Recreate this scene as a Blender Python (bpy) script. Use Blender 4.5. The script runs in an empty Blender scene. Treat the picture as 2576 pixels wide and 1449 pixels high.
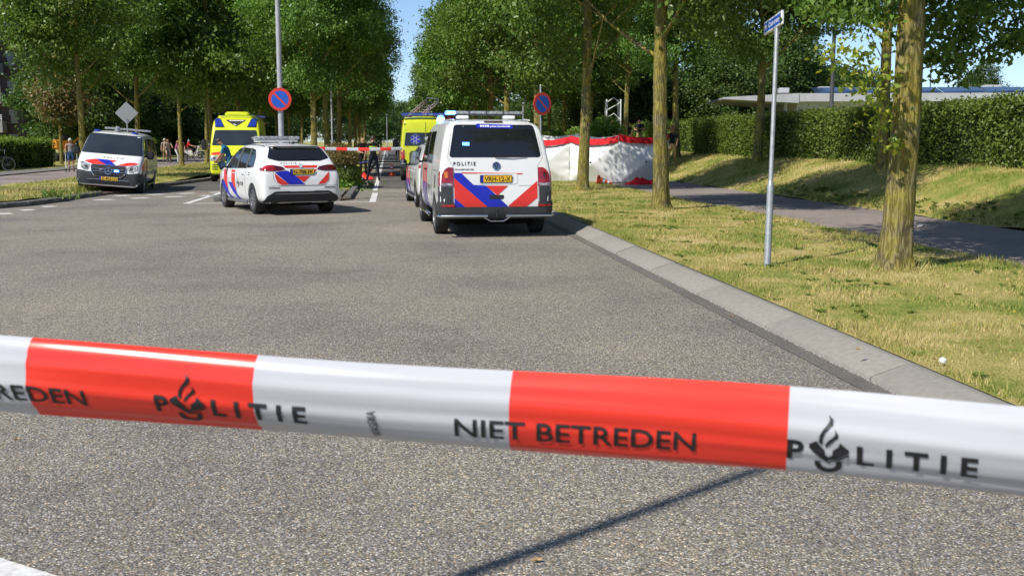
import bpy, bmesh, math, random
import numpy as np
from mathutils import Vector, Matrix
from mathutils.bvhtree import BVHTree
random.seed(7)
RNG = np.random.default_rng(7)
rad = math.radians
SC = bpy.context.scene
COL = SC.collection

# ---------------------------------------------------------------- camera
H = 1.6                       # eye height
FPX = 2700.0                  # focal length on a 2576 wide frame
PITCH = math.atan((724.5 - 355.0) / FPX)
cam_d = bpy.data.cameras.new('camera')
cam_d.sensor_width = 36.0
cam_d.lens = 36.0 * FPX / 2576.0
cam_d.clip_start = 0.05
cam_d.clip_end = 3000
cam = bpy.data.objects.new('camera', cam_d)
COL.objects.link(cam)
cam.location = (0, 0, H)
cam.rotation_euler = (math.pi / 2 - PITCH, 0, 0)
cam_d.dof.use_dof = True
cam_d.dof.focus_distance = 17.0
cam_d.dof.aperture_fstop = 16.0
SC.camera = cam

# ---------------------------------------------------------------- sky and sun
SUN_EL = rad(48)
SHADOW_DIR = rad(43)          # direction shadows fall, from +X towards +Y
world = bpy.data.worlds.new('World')
SC.world = world
world.use_nodes = True
wn = world.node_tree
bg = wn.nodes['Background']
sky = wn.nodes.new('ShaderNodeTexSky')
sky.sky_type = 'NISHITA'
sky.sun_disc = False
sky.sun_elevation = SUN_EL
sky.sun_rotation = math.atan2(-math.cos(SHADOW_DIR), -math.sin(SHADOW_DIR))
sky.air_density = 0.7
sky.dust_density = 0.35
sky.ozone_density = 3.5
wn.links.new(sky.outputs[0], bg.inputs[0])
bg.inputs[1].default_value = 0.13
sun_d = bpy.data.lights.new('sun', 'SUN')
sun_d.energy = 4.6
sun_d.angle = rad(0.53)
sun_d.color = (1.0, 0.95, 0.87)
sun = bpy.data.objects.new('sun', sun_d)
COL.objects.link(sun)
tosun = Vector((-math.cos(SHADOW_DIR) * math.cos(SUN_EL), -math.sin(SHADOW_DIR) * math.cos(SUN_EL), math.sin(SUN_EL)))
sun.rotation_euler = tosun.to_track_quat('Z', 'Y').to_euler()
sun.location = tosun * 60
vs = SC.view_settings
vs.view_transform = 'Standard'
vs.look = 'None'
vs.exposure = 0.25
vs.gamma = 1.0
vs.use_curve_mapping = False
try:
    SC.cycles.max_bounces = 8
    SC.cycles.transparent_max_bounces = 8
    SC.cycles.use_denoising = True
    SC.cycles.sample_clamp_indirect = 6.0
except Exception:
    pass

# ---------------------------------------------------------------- measuring helpers (used once, while laying the place out)
def ray(px, py):
    u, v = px - 1288.0, py - 724.5
    c, s = math.cos(PITCH), math.sin(PITCH)
    return u, FPX * c - v * s, -(v * c + FPX * s)

def G(px, py, z=0.0):
    a, b, d = ray(px, py)
    t = (z - H) / d
    return Vector((a * t, b * t, z))

def AT(px, py, Y):
    a, b, d = ray(px, py)
    t = Y / b
    return Vector((a * t, Y, H + d * t))

ROAD_A = math.atan(307.0 * math.cos(PITCH) / FPX)
RD = Vector((-math.sin(ROAD_A), math.cos(ROAD_A), 0))
RN = Vector((math.cos(ROAD_A), math.sin(ROAD_A), 0))
_p = G(2039, 885)
RO = _p - RD * (_p.y / RD.y)

def R(s, t, z=0.0):
    """a point along the road: s metres ahead, t metres right of the kerb foot"""
    p = RO + RD * s + RN * t
    return Vector((p.x, p.y, z))

def ST(p):
    d = Vector((p[0], p[1], 0)) - RO
    return d.dot(RD), d.dot(RN)

# ---------------------------------------------------------------- tagging
def tag(o, label=None, cat=None, group=None, kind=None):
    if label: o['label'] = label
    if cat: o['category'] = cat
    if group: o['group'] = group
    if kind: o['kind'] = kind
    return o

def empty(name, loc=(0, 0, 0), rz=0.0, ry=0.0):
    o = bpy.data.objects.new(name, None)
    o.empty_display_size = 0.2
    COL.objects.link(o)
    o.location = loc
    o.rotation_euler = (0, ry, rz)
    return o

def link(name, me, parent=None, mats=None):
    o = bpy.data.objects.new(name, me)
    COL.objects.link(o)
    if mats:
        me.materials.clear()
        for m in mats: me.materials.append(m)
    if parent: o.parent = parent
    return o

def copy_tree(o, parent=None):
    c = o.copy()
    COL.objects.link(c)
    c.parent = parent
    for ch in list(o.children):
        copy_tree(ch, c)
    return c

# ---------------------------------------------------------------- materials
MATS = {}
def nodes(m):
    m.use_nodes = True
    nt = m.node_tree
    return nt, nt.nodes, nt.links

def M(name, c, c2=None, scale=6.0, rough=0.5, metal=0.0, bump=0.0, bscale=40.0, spec=0.5, coat=0.0, emit=None, estr=0.0, detail=4.0, coord='Object', stretch=None):
    """principled surface whose colour wanders a little between c and c2"""
    if name in MATS: return MATS[name]
    m = bpy.data.materials.new(name)
    nt, N, L = nodes(m)
    b = N['Principled BSDF']
    tc = N.new('ShaderNodeTexCoord')
    src = tc.outputs[coord]
    if stretch:
        mp = N.new('ShaderNodeMapping'); mp.inputs['Scale'].default_value = stretch
        L.new(src, mp.inputs['Vector']); src = mp.outputs[0]
    c2 = c2 or tuple(x * 0.86 for x in c)
    n = N.new('ShaderNodeTexNoise'); n.inputs['Scale'].default_value = scale; n.inputs['Detail'].default_value = detail
    L.new(src, n.inputs['Vector'])
    r = N.new('ShaderNodeValToRGB')
    r.color_ramp.elements[0].position = 0.36; r.color_ramp.elements[1].position = 0.64
    r.color_ramp.elements[0].color = (*c2, 1); r.color_ramp.elements[1].color = (*c, 1)
    L.new(n.outputs['Fac'], r.inputs[0]); L.new(r.outputs[0], b.inputs['Base Color'])
    b.inputs['Roughness'].default_value = rough
    b.inputs['Metallic'].default_value = metal
    b.inputs['Specular IOR Level'].default_value = spec
    b.inputs['Coat Weight'].default_value = coat
    b.inputs['Coat Roughness'].default_value = 0.05
    if bump:
        n2 = N.new('ShaderNodeTexNoise'); n2.inputs['Scale'].default_value = bscale; n2.inputs['Detail'].default_value = 5
        L.new(src, n2.inputs['Vector'])
        bp = N.new('ShaderNodeBump'); bp.inputs['Strength'].default_value = bump; bp.inputs['Distance'].default_value = 0.02
        L.new(n2.outputs['Fac'], bp.inputs['Height']); L.new(bp.outputs[0], b.inputs['Normal'])
    if emit:
        b.inputs['Emission Color'].default_value = (*emit, 1); b.inputs['Emission Strength'].default_value = estr
    MATS[name] = m
    return m

def leaf_mat(name, cols, trans=0.35, rough=0.45, tint=None):
    if name in MATS: return MATS[name]
    m = bpy.data.materials.new(name)
    nt, N, L = nodes(m)
    b = N['Principled BSDF']; out = N['Material Output']
    g = N.new('ShaderNodeNewGeometry')
    r = N.new('ShaderNodeValToRGB')
    e = r.color_ramp.elements
    while len(e) < len(cols): e.new(0.5)
    for i, (p, c) in enumerate(cols):
        e[i].position = p; e[i].color = (*c, 1)
    oi = N.new('ShaderNodeObjectInfo')
    tc = N.new('ShaderNodeTexCoord')
    nz = N.new('ShaderNodeTexNoise'); nz.inputs['Scale'].default_value = 0.55
    L.new(tc.outputs['Object'], nz.inputs['Vector'])
    ad = N.new('ShaderNodeMath'); ad.operation = 'MULTIPLY_ADD'; ad.inputs[1].default_value = 0.55
    L.new(g.outputs['Random Per Island'], ad.inputs[0])
    mu = N.new('ShaderNodeMath'); mu.operation = 'MULTIPLY'; mu.inputs[1].default_value = 0.45
    L.new(nz.outputs['Fac'], mu.inputs[0]); L.new(mu.outputs[0], ad.inputs[2])
    L.new(ad.outputs[0], r.inputs[0])
    hs = N.new('ShaderNodeHueSaturation')
    ma = N.new('ShaderNodeMath'); ma.operation = 'MULTIPLY_ADD'; ma.inputs[1].default_value = 0.03; ma.inputs[2].default_value = 0.485
    L.new(oi.outputs['Random'], ma.inputs[0]); L.new(ma.outputs[0], hs.inputs['Hue'])
    mv = N.new('ShaderNodeMath'); mv.operation = 'MULTIPLY_ADD'; mv.inputs[1].default_value = 0.3; mv.inputs[2].default_value = 0.86
    L.new(oi.outputs['Random'], mv.inputs[0]); L.new(mv.outputs[0], hs.inputs['Value'])
    L.new(r.outputs[0], hs.inputs['Color'])
    L.new(hs.outputs[0], b.inputs['Base Color'])
    b.inputs['Roughness'].default_value = rough
    b.inputs['Specular IOR Level'].default_value = 0.35
    t = N.new('ShaderNodeBsdfTranslucent')
    mc = N.new('ShaderNodeMixRGB'); mc.blend_type = 'MULTIPLY'; mc.inputs[0].default_value = 1; mc.inputs[2].default_value = (1.2, 1.25, 0.5, 1)
    L.new(hs.outputs[0], mc.inputs[1]); L.new(mc.outputs[0], t.inputs[0])
    mx = N.new('ShaderNodeMixShader'); mx.inputs[0].default_value = trans
    L.new(b.outputs[0], mx.inputs[1]); L.new(t.outputs[0], mx.inputs[2]); L.new(mx.outputs[0], out.inputs[0])
    MATS[name] = m
    return m

def ramp(N, pts):
    r = N.new('ShaderNodeValToRGB')
    e = r.color_ramp.elements
    while len(e) < len(pts): e.new(0.5)
    for i, (p, c) in enumerate(pts):
        e[i].position = p; e[i].color = (*c, 1)
    return r

def asphalt_mat(name, dark, mid, light, chip=115.0, patch=True, bump=0.55):
    m = bpy.data.materials.new(name)
    nt, N, L = nodes(m)
    b = N['Principled BSDF']
    tc = N.new('ShaderNodeTexCoord')
    v = N.new('ShaderNodeTexVoronoi'); v.inputs['Scale'].default_value = chip; v.inputs['Randomness'].default_value = 1
    L.new(tc.outputs['Object'], v.inputs['Vector'])
    sep = N.new('ShaderNodeSeparateColor'); L.new(v.outputs['Color'], sep.inputs[0])
    r = ramp(N, [(0.0, dark), (0.42, mid), (0.78, mid), (0.97, light)])
    L.new(sep.outputs[0], r.inputs[0])
    warm = ramp(N, [(0.0, (0.80, 0.84, 0.95)), (0.5, (1, 1, 1)), (1.0, (1.22, 1.04, 0.78))])
    L.new(sep.outputs[1], warm.inputs[0])
    m1 = N.new('ShaderNodeMixRGB'); m1.blend_type = 'MULTIPLY'; m1.inputs[0].default_value = 1
    L.new(r.outputs[0], m1.inputs[1]); L.new(warm.outputs[0], m1.inputs[2])
    # dark binder between the chips
    gap = ramp(N, [(0.30, (1, 1, 1)), (0.62, (0.35, 0.35, 0.37))])
    vd = N.new('ShaderNodeMath'); vd.operation = 'MULTIPLY'; vd.inputs[1].default_value = 1.0
    L.new(v.outputs['Distance'], vd.inputs[0]); L.new(vd.outputs[0], gap.inputs[0])
    m2 = N.new('ShaderNodeMixRGB'); m2.blend_type = 'MULTIPLY'; m2.inputs[0].default_value = 0.85
    L.new(m1.outputs[0], m2.inputs[1]); L.new(gap.outputs[0], m2.inputs[2])
    last = m2.outputs[0]
    if patch:
        n = N.new('ShaderNodeTexNoise'); n.inputs['Scale'].default_value = 0.35; n.inputs['Detail'].default_value = 6; n.inputs['Roughness'].default_value = 0.62
        L.new(tc.outputs['Object'], n.inputs['Vector'])
        rp = ramp(N, [(0.33, (0.74, 0.74, 0.77)), (0.5, (1, 1, 1)), (0.68, (1.18, 1.15, 1.09))])
        L.new(n.outputs['Fac'], rp.inputs[0])
        m3 = N.new('ShaderNodeMixRGB'); m3.blend_type = 'MULTIPLY'; m3.inputs[0].default_value = 1
        L.new(last, m3.inputs[1]); L.new(rp.outputs[0], m3.inputs[2]); last = m3.outputs[0]
        # tar spots and small stains
        n2 = N.new('ShaderNodeTexNoise'); n2.inputs['Scale'].default_value = 2.3; n2.inputs['Detail'].default_value = 8; n2.inputs['Roughness'].default_value = 0.7
        L.new(tc.outputs['Object'], n2.inputs['Vector'])
        rs = ramp(N, [(0.27, (0.72, 0.72, 0.76)), (0.38, (1, 1, 1))])
        L.new(n2.outputs['Fac'], rs.inputs[0])
        m4 = N.new('ShaderNodeMixRGB'); m4.blend_type = 'MULTIPLY'; m4.inputs[0].default_value = 1
        L.new(last, m4.inputs[1]); L.new(rs.outputs[0], m4.inputs[2]); last = m4.outputs[0]
    L.new(last, b.inputs['Base Color'])
    b.inputs['Roughness'].default_value = 0.85
    b.inputs['Specular IOR Level'].default_value = 0.3
    bp = N.new('ShaderNodeBump'); bp.inputs['Strength'].default_value = bump; bp.inputs['Distance'].default_value = 0.006; bp.invert = True
    L.new(v.outputs['Distance'], bp.inputs['Height']); L.new(bp.outputs[0], b.inputs['Normal'])
    MATS[name] = m
    return m

def grass_ground(name, blades=False):
    if name in MATS: return MATS[name]
    m = bpy.data.materials.new(name)
    nt, N, L = nodes(m)
    b = N['Principled BSDF']
    tc = N.new('ShaderNodeTexCoord')
    n = N.new('ShaderNodeTexNoise'); n.inputs['Scale'].default_value = 0.9; n.inputs['Detail'].default_value = 7; n.inputs['Roughness'].default_value = 0.66
    L.new(tc.outputs['Object'], n.inputs['Vector'])
    fac = n.outputs['Fac']
    if blades:
        g = N.new('ShaderNodeNewGeometry')
        a = N.new('ShaderNodeMath'); a.operation = 'MULTIPLY_ADD'; a.inputs[1].default_value = 0.34
        s = N.new('ShaderNodeMath'); s.operation = 'SUBTRACT'; s.inputs[1].default_value = 0.17
        L.new(g.outputs['Random Per Island'], a.inputs[0]); L.new(n.outputs['Fac'], s.inputs[0]); L.new(s.outputs[0], a.inputs[2])
        fac = a.outputs[0]
    else:
        n3 = N.new('ShaderNodeTexNoise'); n3.inputs['Scale'].default_value = 60; n3.inputs['Detail'].default_value = 4
        L.new(tc.outputs['Object'], n3.inputs['Vector'])
        a = N.new('ShaderNodeMath'); a.operation = 'MULTIPLY_ADD'; a.inputs[1].default_value = 0.5
        s = N.new('ShaderNodeMath'); s.operation = 'SUBTRACT'; s.inputs[1].default_value = 0.25
        L.new(n3.outputs['Fac'], a.inputs[0]); L.new(n.outputs['Fac'], s.inputs[0]); L.new(s.outputs[0], a.inputs[2])
        fac = a.outputs[0]
    r = ramp(N, [(0.28, (0.115, 0.185, 0.026)), (0.425, (0.225, 0.265, 0.050)), (0.525, (0.385, 0.33, 0.10)), (0.70, (0.57, 0.445, 0.215))])
    L.new(fac, r.inputs[0]); L.new(r.outputs[0], b.inputs['Base Color'])
    b.inputs['Roughness'].default_value = 0.8
    b.inputs['Specular IOR Level'].default_value = 0.2
    if not blades:
        n4 = N.new('ShaderNodeTexNoise'); n4.inputs['Scale'].default_value = 45; n4.inputs['Detail'].default_value = 6
        L.new(tc.outputs['Object'], n4.inputs['Vector'])
        bp = N.new('ShaderNodeBump'); bp.inputs['Strength'].default_value = 0.9; bp.inputs['Distance'].default_value = 0.05
        L.new(n4.outputs['Fac'], bp.inputs['Height']); L.new(bp.outputs[0], b.inputs['Normal'])
    MATS[name] = m
    return m

def bark_mat(name, lichen=1.0):
    if name in MATS: return MATS[name]
    m = bpy.data.materials.new(name)
    nt, N, L = nodes(m)
    b = N['Principled BSDF']
    tc = N.new('ShaderNodeTexCoord')
    mp = N.new('ShaderNodeMapping'); mp.inputs['Scale'].default_value = (20, 20, 2.6)
    L.new(tc.outputs['Object'], mp.inputs[0])
    nz = N.new('ShaderNodeTexNoise'); nz.inputs['Scale'].default_value = 1.0; nz.inputs['Detail'].default_value = 6; nz.inputs['Roughness'].default_value = 0.62; nz.inputs['Distortion'].default_value = 0.5
    L.new(mp.outputs[0], nz.inputs['Vector'])
    s1 = N.new('ShaderNodeMath'); s1.operation = 'SUBTRACT'; s1.inputs[1].default_value = 0.5
    L.new(nz.outputs['Fac'], s1.inputs[0])
    s2 = N.new('ShaderNodeMath'); s2.operation = 'ABSOLUTE'; L.new(s1.outputs[0], s2.inputs[0])
    v = N.new('ShaderNodeMath'); v.operation = 'MULTIPLY'; v.inputs[1].default_value = 3.4; L.new(s2.outputs[0], v.inputs[0])
    base = ramp(N, [(0.0, (0.10, 0.088, 0.06)), (0.2, (0.19, 0.165, 0.115)), (0.6, (0.27, 0.24, 0.175))])
    L.new(v.outputs[0], base.inputs[0])
    ln = N.new('ShaderNodeTexNoise'); ln.inputs['Scale'].default_value = 2.6; ln.inputs['Detail'].default_value = 9; ln.inputs['Roughness'].default_value = 0.7
    L.new(tc.outputs['Object'], ln.inputs['Vector'])
    lr = ramp(N, [(0.36, (lichen * .12,) * 3), (0.60, (lichen, lichen, lichen))])
    L.new(ln.outputs['Fac'], lr.inputs[0])
    mx = N.new('ShaderNodeMixRGB'); mx.inputs[2].default_value = (0.37, 0.31, 0.05, 1)
    L.new(lr.outputs[0], mx.inputs[0]); L.new(base.outputs[0], mx.inputs[1])
    dk = N.new('ShaderNodeMixRGB'); dk.blend_type = 'MULTIPLY'; dk.inputs[0].default_value = 0.75
    gr = ramp(N, [(0.0, (0.30, 0.28, 0.25)), (0.28, (1, 1, 1))])
    L.new(v.outputs[0], gr.inputs[0]); L.new(mx.outputs[0], dk.inputs[1]); L.new(gr.outputs[0], dk.inputs[2])
    L.new(dk.outputs[0], b.inputs['Base Color'])
    b.inputs['Roughness'].default_value = 0.9
    b.inputs['Specular IOR Level'].default_value = 0.15
    bp = N.new('ShaderNodeBump'); bp.inputs['Strength'].default_value = 0.8; bp.inputs['Distance'].default_value = 0.02
    L.new(v.outputs[0], bp.inputs['Height']); L.new(bp.outputs[0], b.inputs['Normal'])
    MATS[name] = m
    return m

# ---------------------------------------------------------------- mesh helpers
def fin(me, angle=38):
    """smooth shading with sharp edges kept"""
    bm = bmesh.new(); bm.from_mesh(me)
    lim = rad(angle)
    for f in bm.faces: f.smooth = True
    for e in bm.edges:
        if len(e.link_faces) == 2:
            e.smooth = e.calc_face_angle(0) < lim
    bm.to_mesh(me); bm.free()

class MB:
    """collects simple shapes into ONE mesh"""
    def __init__(self):
        self.v = []; self.f = []; self.m = []
    def add(self, verts, faces, mi=0):
        o = len(self.v)
        self.v += [tuple(p) for p in verts]
        self.f += [tuple(o + i for i in f) for f in faces]
        self.m += [mi] * len(faces)
        return self
    def box(self, c, s, mi=0, rz=0.0, bev=0.0, rx=0.0):
        hx, hy, hz = s[0] / 2, s[1] / 2, s[2] / 2
        if bev > 0:
            b = min(bev, hx * .9, hy * .9, hz * .9)
            P = []
            for z, k in ((-hz, b), (-hz + b, 0), (hz - b, 0), (hz, b)):
                X, Y = hx - k, hy - k
                P += [(-X + b, -Y, z), (X - b, -Y, z), (X, -Y + b, z), (X, Y - b, z), (X - b, Y, z), (-X + b, Y, z), (-X, Y - b, z), (-X, -Y + b, z)]
            F = [tuple(range(7, -1, -1)), tuple(range(24, 32))]
            for r in range(3):
                for i in range(8):
                    F.append((r * 8 + i, r * 8 + (i + 1) % 8, r * 8 + 8 + (i + 1) % 8, r * 8 + 8 + i))
        else:
            P = [(x, y, z) for z in (-hz, hz) for x, y in ((-hx, -hy), (hx, -hy), (hx, hy), (-hx, hy))]
            F = [(3, 2, 1, 0), (4, 5, 6, 7), (0, 1, 5, 4), (1, 2, 6, 5), (2, 3, 7, 6), (3, 0, 4, 7)]
        mt = Matrix.Rotation(rz, 3, 'Z') @ Matrix.Rotation(rx, 3, 'X')
        P = [mt @ Vector(p) + Vector(c) for p in P]
        return self.add(P, F, mi)
    def cyl(self, p0, p1, r0, r1=None, n=12, mi=0, caps=True):
        r1 = r0 if r1 is None else r1
        p0, p1 = Vector(p0), Vector(p1)
        d = (p1 - p0)
        if d.length < 1e-6: return self
        d.normalize()
        a = d.orthogonal().normalized(); b = d.cross(a)
        V = []
        for p, r in ((p0, r0), (p1, r1)):
            for i in range(n):
                t = 2 * math.pi * i / n
                V.append(p + a * (r * math.cos(t)) + b * (r * math.sin(t)))
        F = [(i, (i + 1) % n, n + (i + 1) % n, n + i) for i in range(n)]
        if caps: F += [tuple(range(n - 1, -1, -1)), tuple(range(n, 2 * n))]
        return self.add(V, F, mi)
    def tube(self, path, r, n=8, mi=0, closed=False):
        path = [Vector(p) for p in path]
        rs = r if isinstance(r, (list, tuple)) else [r] * len(path)
        V = []; up = Vector((0, 0, 1)); prev = None
        for i, p in enumerate(path):
            if closed: d = path[(i + 1) % len(path)] - path[i - 1]
            else: d = path[min(i + 1, len(path) - 1)] - path[max(i - 1, 0)]
            d.normalize()
            a = prev - d * prev.dot(d) if prev is not None else d.orthogonal()
            if a.length < 1e-4: a = d.orthogonal()
            a.normalize(); prev = a
            b = d.cross(a)
            for k in range(n):
                t = 2 * math.pi * k / n
                V.append(p + a * (rs[i] * math.cos(t)) + b * (rs[i] * math.sin(t)))
        F = []
        m = len(path)
        for i in range(m if closed else m - 1):
            j = (i + 1) % m
            for k in range(n):
                F.append((i * n + k, i * n + (k + 1) % n, j * n + (k + 1) % n, j * n + k))
        if not closed: F += [tuple(range(n - 1, -1, -1)), tuple(range((m - 1) * n, m * n))]
        return self.add(V, F, mi)
    def lathe(self, c, prof, n=20, mi=0, axis='Z'):
        """prof: list of (radius, height); may be closed by radius 0 at the ends"""
        V = []; F = []
        for r, h in prof:
            for i in range(n):
                t = 2 * math.pi * i / n
                p = (r * math.cos(t), r * math.sin(t), h)
                if axis == 'X': p = (h, p[0], p[1])
                elif axis == 'Y': p = (p[1], h, p[0])
                V.append(Vector(p) + Vector(c))
        for j in range(len(prof) - 1):
            for i in range(n):
                F.append((j * n + i, j * n + (i + 1) % n, (j + 1) * n + (i + 1) % n, (j + 1) * n + i))
        return self.add(V, F, mi)
    def prism(self, poly, z0, z1, mi=0, plane='XY'):
        n = len(poly)
        def q(p, h):
            return (p[0], p[1], h) if plane == 'XY' else ((p[0], h, p[1]) if plane == 'XZ' else (h, p[0], p[1]))
        V = [q(p, z0) for p in poly] + [q(p, z1) for p in poly]
        F = [tuple(range(n - 1, -1, -1)), tuple(range(n, 2 * n))] + [(i, (i + 1) % n, n + (i + 1) % n, n + i) for i in range(n)]
        return self.add(V, F, mi)
    def build(self, name, mats, parent=None, smooth=38, fixn=True):
        me = bpy.data.meshes.new(name)
        me.from_pydata(self.v, [], self.f)
        if not isinstance(mats, (list, tuple)): mats = [mats]
        for m in mats: me.materials.append(m)
        if len(mats) > 1: me.polygons.foreach_set('material_index', self.m)
        bm = bmesh.new(); bm.from_mesh(me)
        if fixn: bmesh.ops.recalc_face_normals(bm, faces=bm.faces)
        for f in bm.faces: f.smooth = bool(smooth)
        if smooth:
            lim = rad(smooth)
            for e in bm.edges:
                if len(e.link_faces) == 2: e.smooth = e.calc_face_angle(0) < lim
        bm.to_mesh(me); bm.free()
        return link(name, me, parent)

def mesh_np(name, V, F, mats, parent=None, smooth=False, mi=None):
    V = np.asarray(V, dtype=np.float32); F = np.asarray(F, dtype=np.int32)
    k = F.shape[1]
    me = bpy.data.meshes.new(name)
    me.vertices.add(len(V)); me.vertices.foreach_set('co', V.ravel())
    me.loops.add(F.size); me.loops.foreach_set('vertex_index', F.ravel())
    me.polygons.add(len(F))
    me.polygons.foreach_set('loop_start', np.arange(0, F.size, k, dtype=np.int32))
    me.polygons.foreach_set('loop_total', np.full(len(F), k, dtype=np.int32))
    if smooth: me.polygons.foreach_set('use_smooth', np.ones(len(F), dtype=bool))
    for m in (mats if isinstance(mats, (list, tuple)) else [mats]): me.materials.append(m)
    if mi is not None: me.polygons.foreach_set('material_index', np.asarray(mi, dtype=np.int32))
    me.update(calc_edges=True)
    return link(name, me, parent) if name else me

def sheet(name, pts, mat, z=None, parent=None):
    """one flat polygon in the place"""
    m = MB()
    m.add([(p[0], p[1], p[2] if z is None else z) for p in pts], [tuple(range(len(pts)))])
    o = m.build(name, mat, parent, smooth=0)
    return o

def rounded(poly, r, n=4):
    """round the corners of a 2D polygon"""
    out = []
    N = len(poly)
    for i in range(N):
        p = Vector(poly[i]); a = Vector(poly[i - 1]); b = Vector(poly[(i + 1) % N])
        da = a - p; db = b - p
        k = min(r, da.length * .45, db.length * .45)
        q0 = p + da.normalized() * k; q1 = p + db.normalized() * k
        for j in range(n + 1):
            t = j / n
            out.append(tuple(q0 * (1 - t) ** 2 + p * (2 * t * (1 - t)) + q1 * t ** 2))
    return out

_text_cache = {}
def text2d(s, bold=0.0, res=3, space=1.0):
    """letter shapes as a flat mesh: (verts, faces), left at 0, baseline 0, cap height 1"""
    key = (s, bold, res, space)
    if key in _text_cache: return _text_cache[key]
    cu = bpy.data.curves.new('lettering', 'FONT'); cu.body = s; cu.resolution_u = res; cu.offset = bold; cu.space_character = space
    ob = bpy.data.objects.new('lettering', cu)
    me = bpy.data.meshes.new_from_object(ob)
    V = np.zeros(len(me.vertices) * 3, dtype=np.float32); me.vertices.foreach_get('co', V)
    V = V.reshape(-1, 3)[:, :2]
    F = [tuple(p.vertices) for p in me.polygons]
    bpy.data.objects.remove(ob); bpy.data.meshes.remove(me); bpy.data.curves.remove(cu)
    V = V - np.array([V[:, 0].min(), 0.0])
    V = V / 0.73
    _text_cache[key] = (V, F)
    return V, F

def fit_text(s, x0, x1, z0, h, bold=0.0, space=1.0):
    """letters stretched to run from x0 to x1 with baseline z0 and cap height h"""
    V, F = text2d(s, bold, 3, space)
    w = V[:, 0].max()
    return np.stack([x0 + V[:, 0] / w * (x1 - x0), z0 + V[:, 1] * h], axis=1), F

def bake(mesh, mods):
    """run modifiers on a mesh and return the resulting mesh"""
    ob = bpy.data.objects.new('bake', mesh)
    COL.objects.link(ob)
    for kind, props in mods:
        md = ob.modifiers.new(kind, kind)
        for k, v in props.items(): setattr(md, k, v)
    dg = bpy.context.evaluated_depsgraph_get()
    me = bpy.data.meshes.new_from_object(ob.evaluated_get(dg))
    bpy.data.objects.remove(ob)
    return me

# ================================================================ the setting
A_MAIN = asphalt_mat('asphalt_chippings', (0.135, 0.126, 0.107), (0.335, 0.308, 0.255), (0.70, 0.655, 0.56), chip=104, bump=0.7)
A_DARK = asphalt_mat('asphalt_dense', (0.07, 0.07, 0.07), (0.15, 0.146, 0.138), (0.32, 0.31, 0.29), chip=90, bump=0.3)
A_PATH = asphalt_mat('asphalt_path', (0.22, 0.193, 0.178), (0.39, 0.342, 0.315), (0.55, 0.49, 0.45), chip=130, bump=0.3)
A_GUT = asphalt_mat('asphalt_gutter', (0.14, 0.132, 0.12), (0.225, 0.212, 0.19), (0.36, 0.34, 0.31), chip=170, bump=0.15)
CONC = M('kerb_concrete', (0.285, 0.268, 0.233), (0.245, 0.23, 0.198), scale=20, rough=0.85, bump=0.25, bscale=160, spec=0.2, detail=9)
CONC_D = M('old_kerb_concrete', (0.17, 0.165, 0.15), (0.10, 0.097, 0.09), scale=5, rough=0.9, bump=0.4, bscale=90, spec=0.2, detail=8)
GRASS_G = grass_ground('mown_lawn')
GRASS_B = grass_ground('grass_blades', True)
PAINT_W = M('road_paint', (0.72, 0.71, 0.68), (0.52, 0.51, 0.48), scale=22, rough=0.7, spec=0.2, detail=8)
BRICKRED = M('red_pavers', (0.30, 0.17, 0.13), (0.20, 0.12, 0.10), scale=9, rough=0.85, bump=0.3, bscale=60)
SLAB = M('paving_slab', (0.20, 0.195, 0.18), (0.13, 0.127, 0.12), scale=8, rough=0.85, bump=0.3, bscale=80)
SOIL = M('dry_soil', (0.19, 0.15, 0.10), (0.11, 0.085, 0.055), scale=12, rough=0.95, bump=0.5, bscale=50)

# the ground, out to the horizon
m = MB(); n = 64
m.add([(0, 0, -0.05)] + [(1500 * math.cos(2 * math.pi * i / n), 1500 * math.sin(2 * math.pi * i / n), -0.05) for i in range(n)],
      [(0, 1 + i, 1 + (i + 1) % n) for i in range(n)])
tag(m.build('ground', GRASS_G, smooth=0), kind='structure')

# road surface of the junction and both carriageways
left_edge = [(300, -11.0), (45.2, -10.5), (38.9, -11.2), (35.7, -11.45), (32.3, -12.15), (27.7, -12.65), (22, -14.5), (17, -30), (-14, -34)]
pts = [R(-14, 0.02), R(300, 0.02)] + [R(s, t) for s, t in left_edge]
tag(sheet('road', pts, A_MAIN, z=0.0), kind='structure')
tag(sheet('road_resurfaced_lane', [R(37.3, -4.0), R(37.3, -0.17), R(300, -0.17), R(300, -4.0)], A_DARK, z=0.004), kind='structure')
tag(sheet('road_opposite_lane', [R(36.2, -11.3), R(36.6, -8.2), R(300, -8.2), R(300, -11.0), R(45, -10.55), R(39, -11.2)], A_DARK, z=0.004), kind='structure')
tag(sheet('road_gutter', [R(-14, -0.165), R(-14, 0.01), R(300, 0.01), R(300, -0.165)], A_GUT, z=0.005), kind='structure')
# sand and grit that gathers along the kerb foot
grit = []
gf = []
for i in range(2600):
    s = 3 + 34 * (i / 2600) ** 1.0 + RNG.uniform(0, .1); t = -abs(RNG.normal(0, 0.010)) - 0.003; k = RNG.uniform(.002, .0055)
    p = R(s, t, 0.007); o = len(grit); a = RNG.uniform(0, 6.28)
    grit += [(p.x + k * math.cos(a + j * 2.1), p.y + k * math.sin(a + j * 2.1), 0.007) for j in range(3)] + [(p.x, p.y, 0.007 + k)]
    gf += [(o, o + 1, o + 3), (o + 1, o + 2, o + 3), (o + 2, o, o + 3)]
tag(mesh_np('gutter_grit', grit, gf, M('pale_grit', (0.62, 0.58, 0.50), (0.4, 0.36, 0.3), scale=60, rough=.9)), 'pale grit lying in the gutter along the kerb foot', 'grit', kind='stuff')

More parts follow.
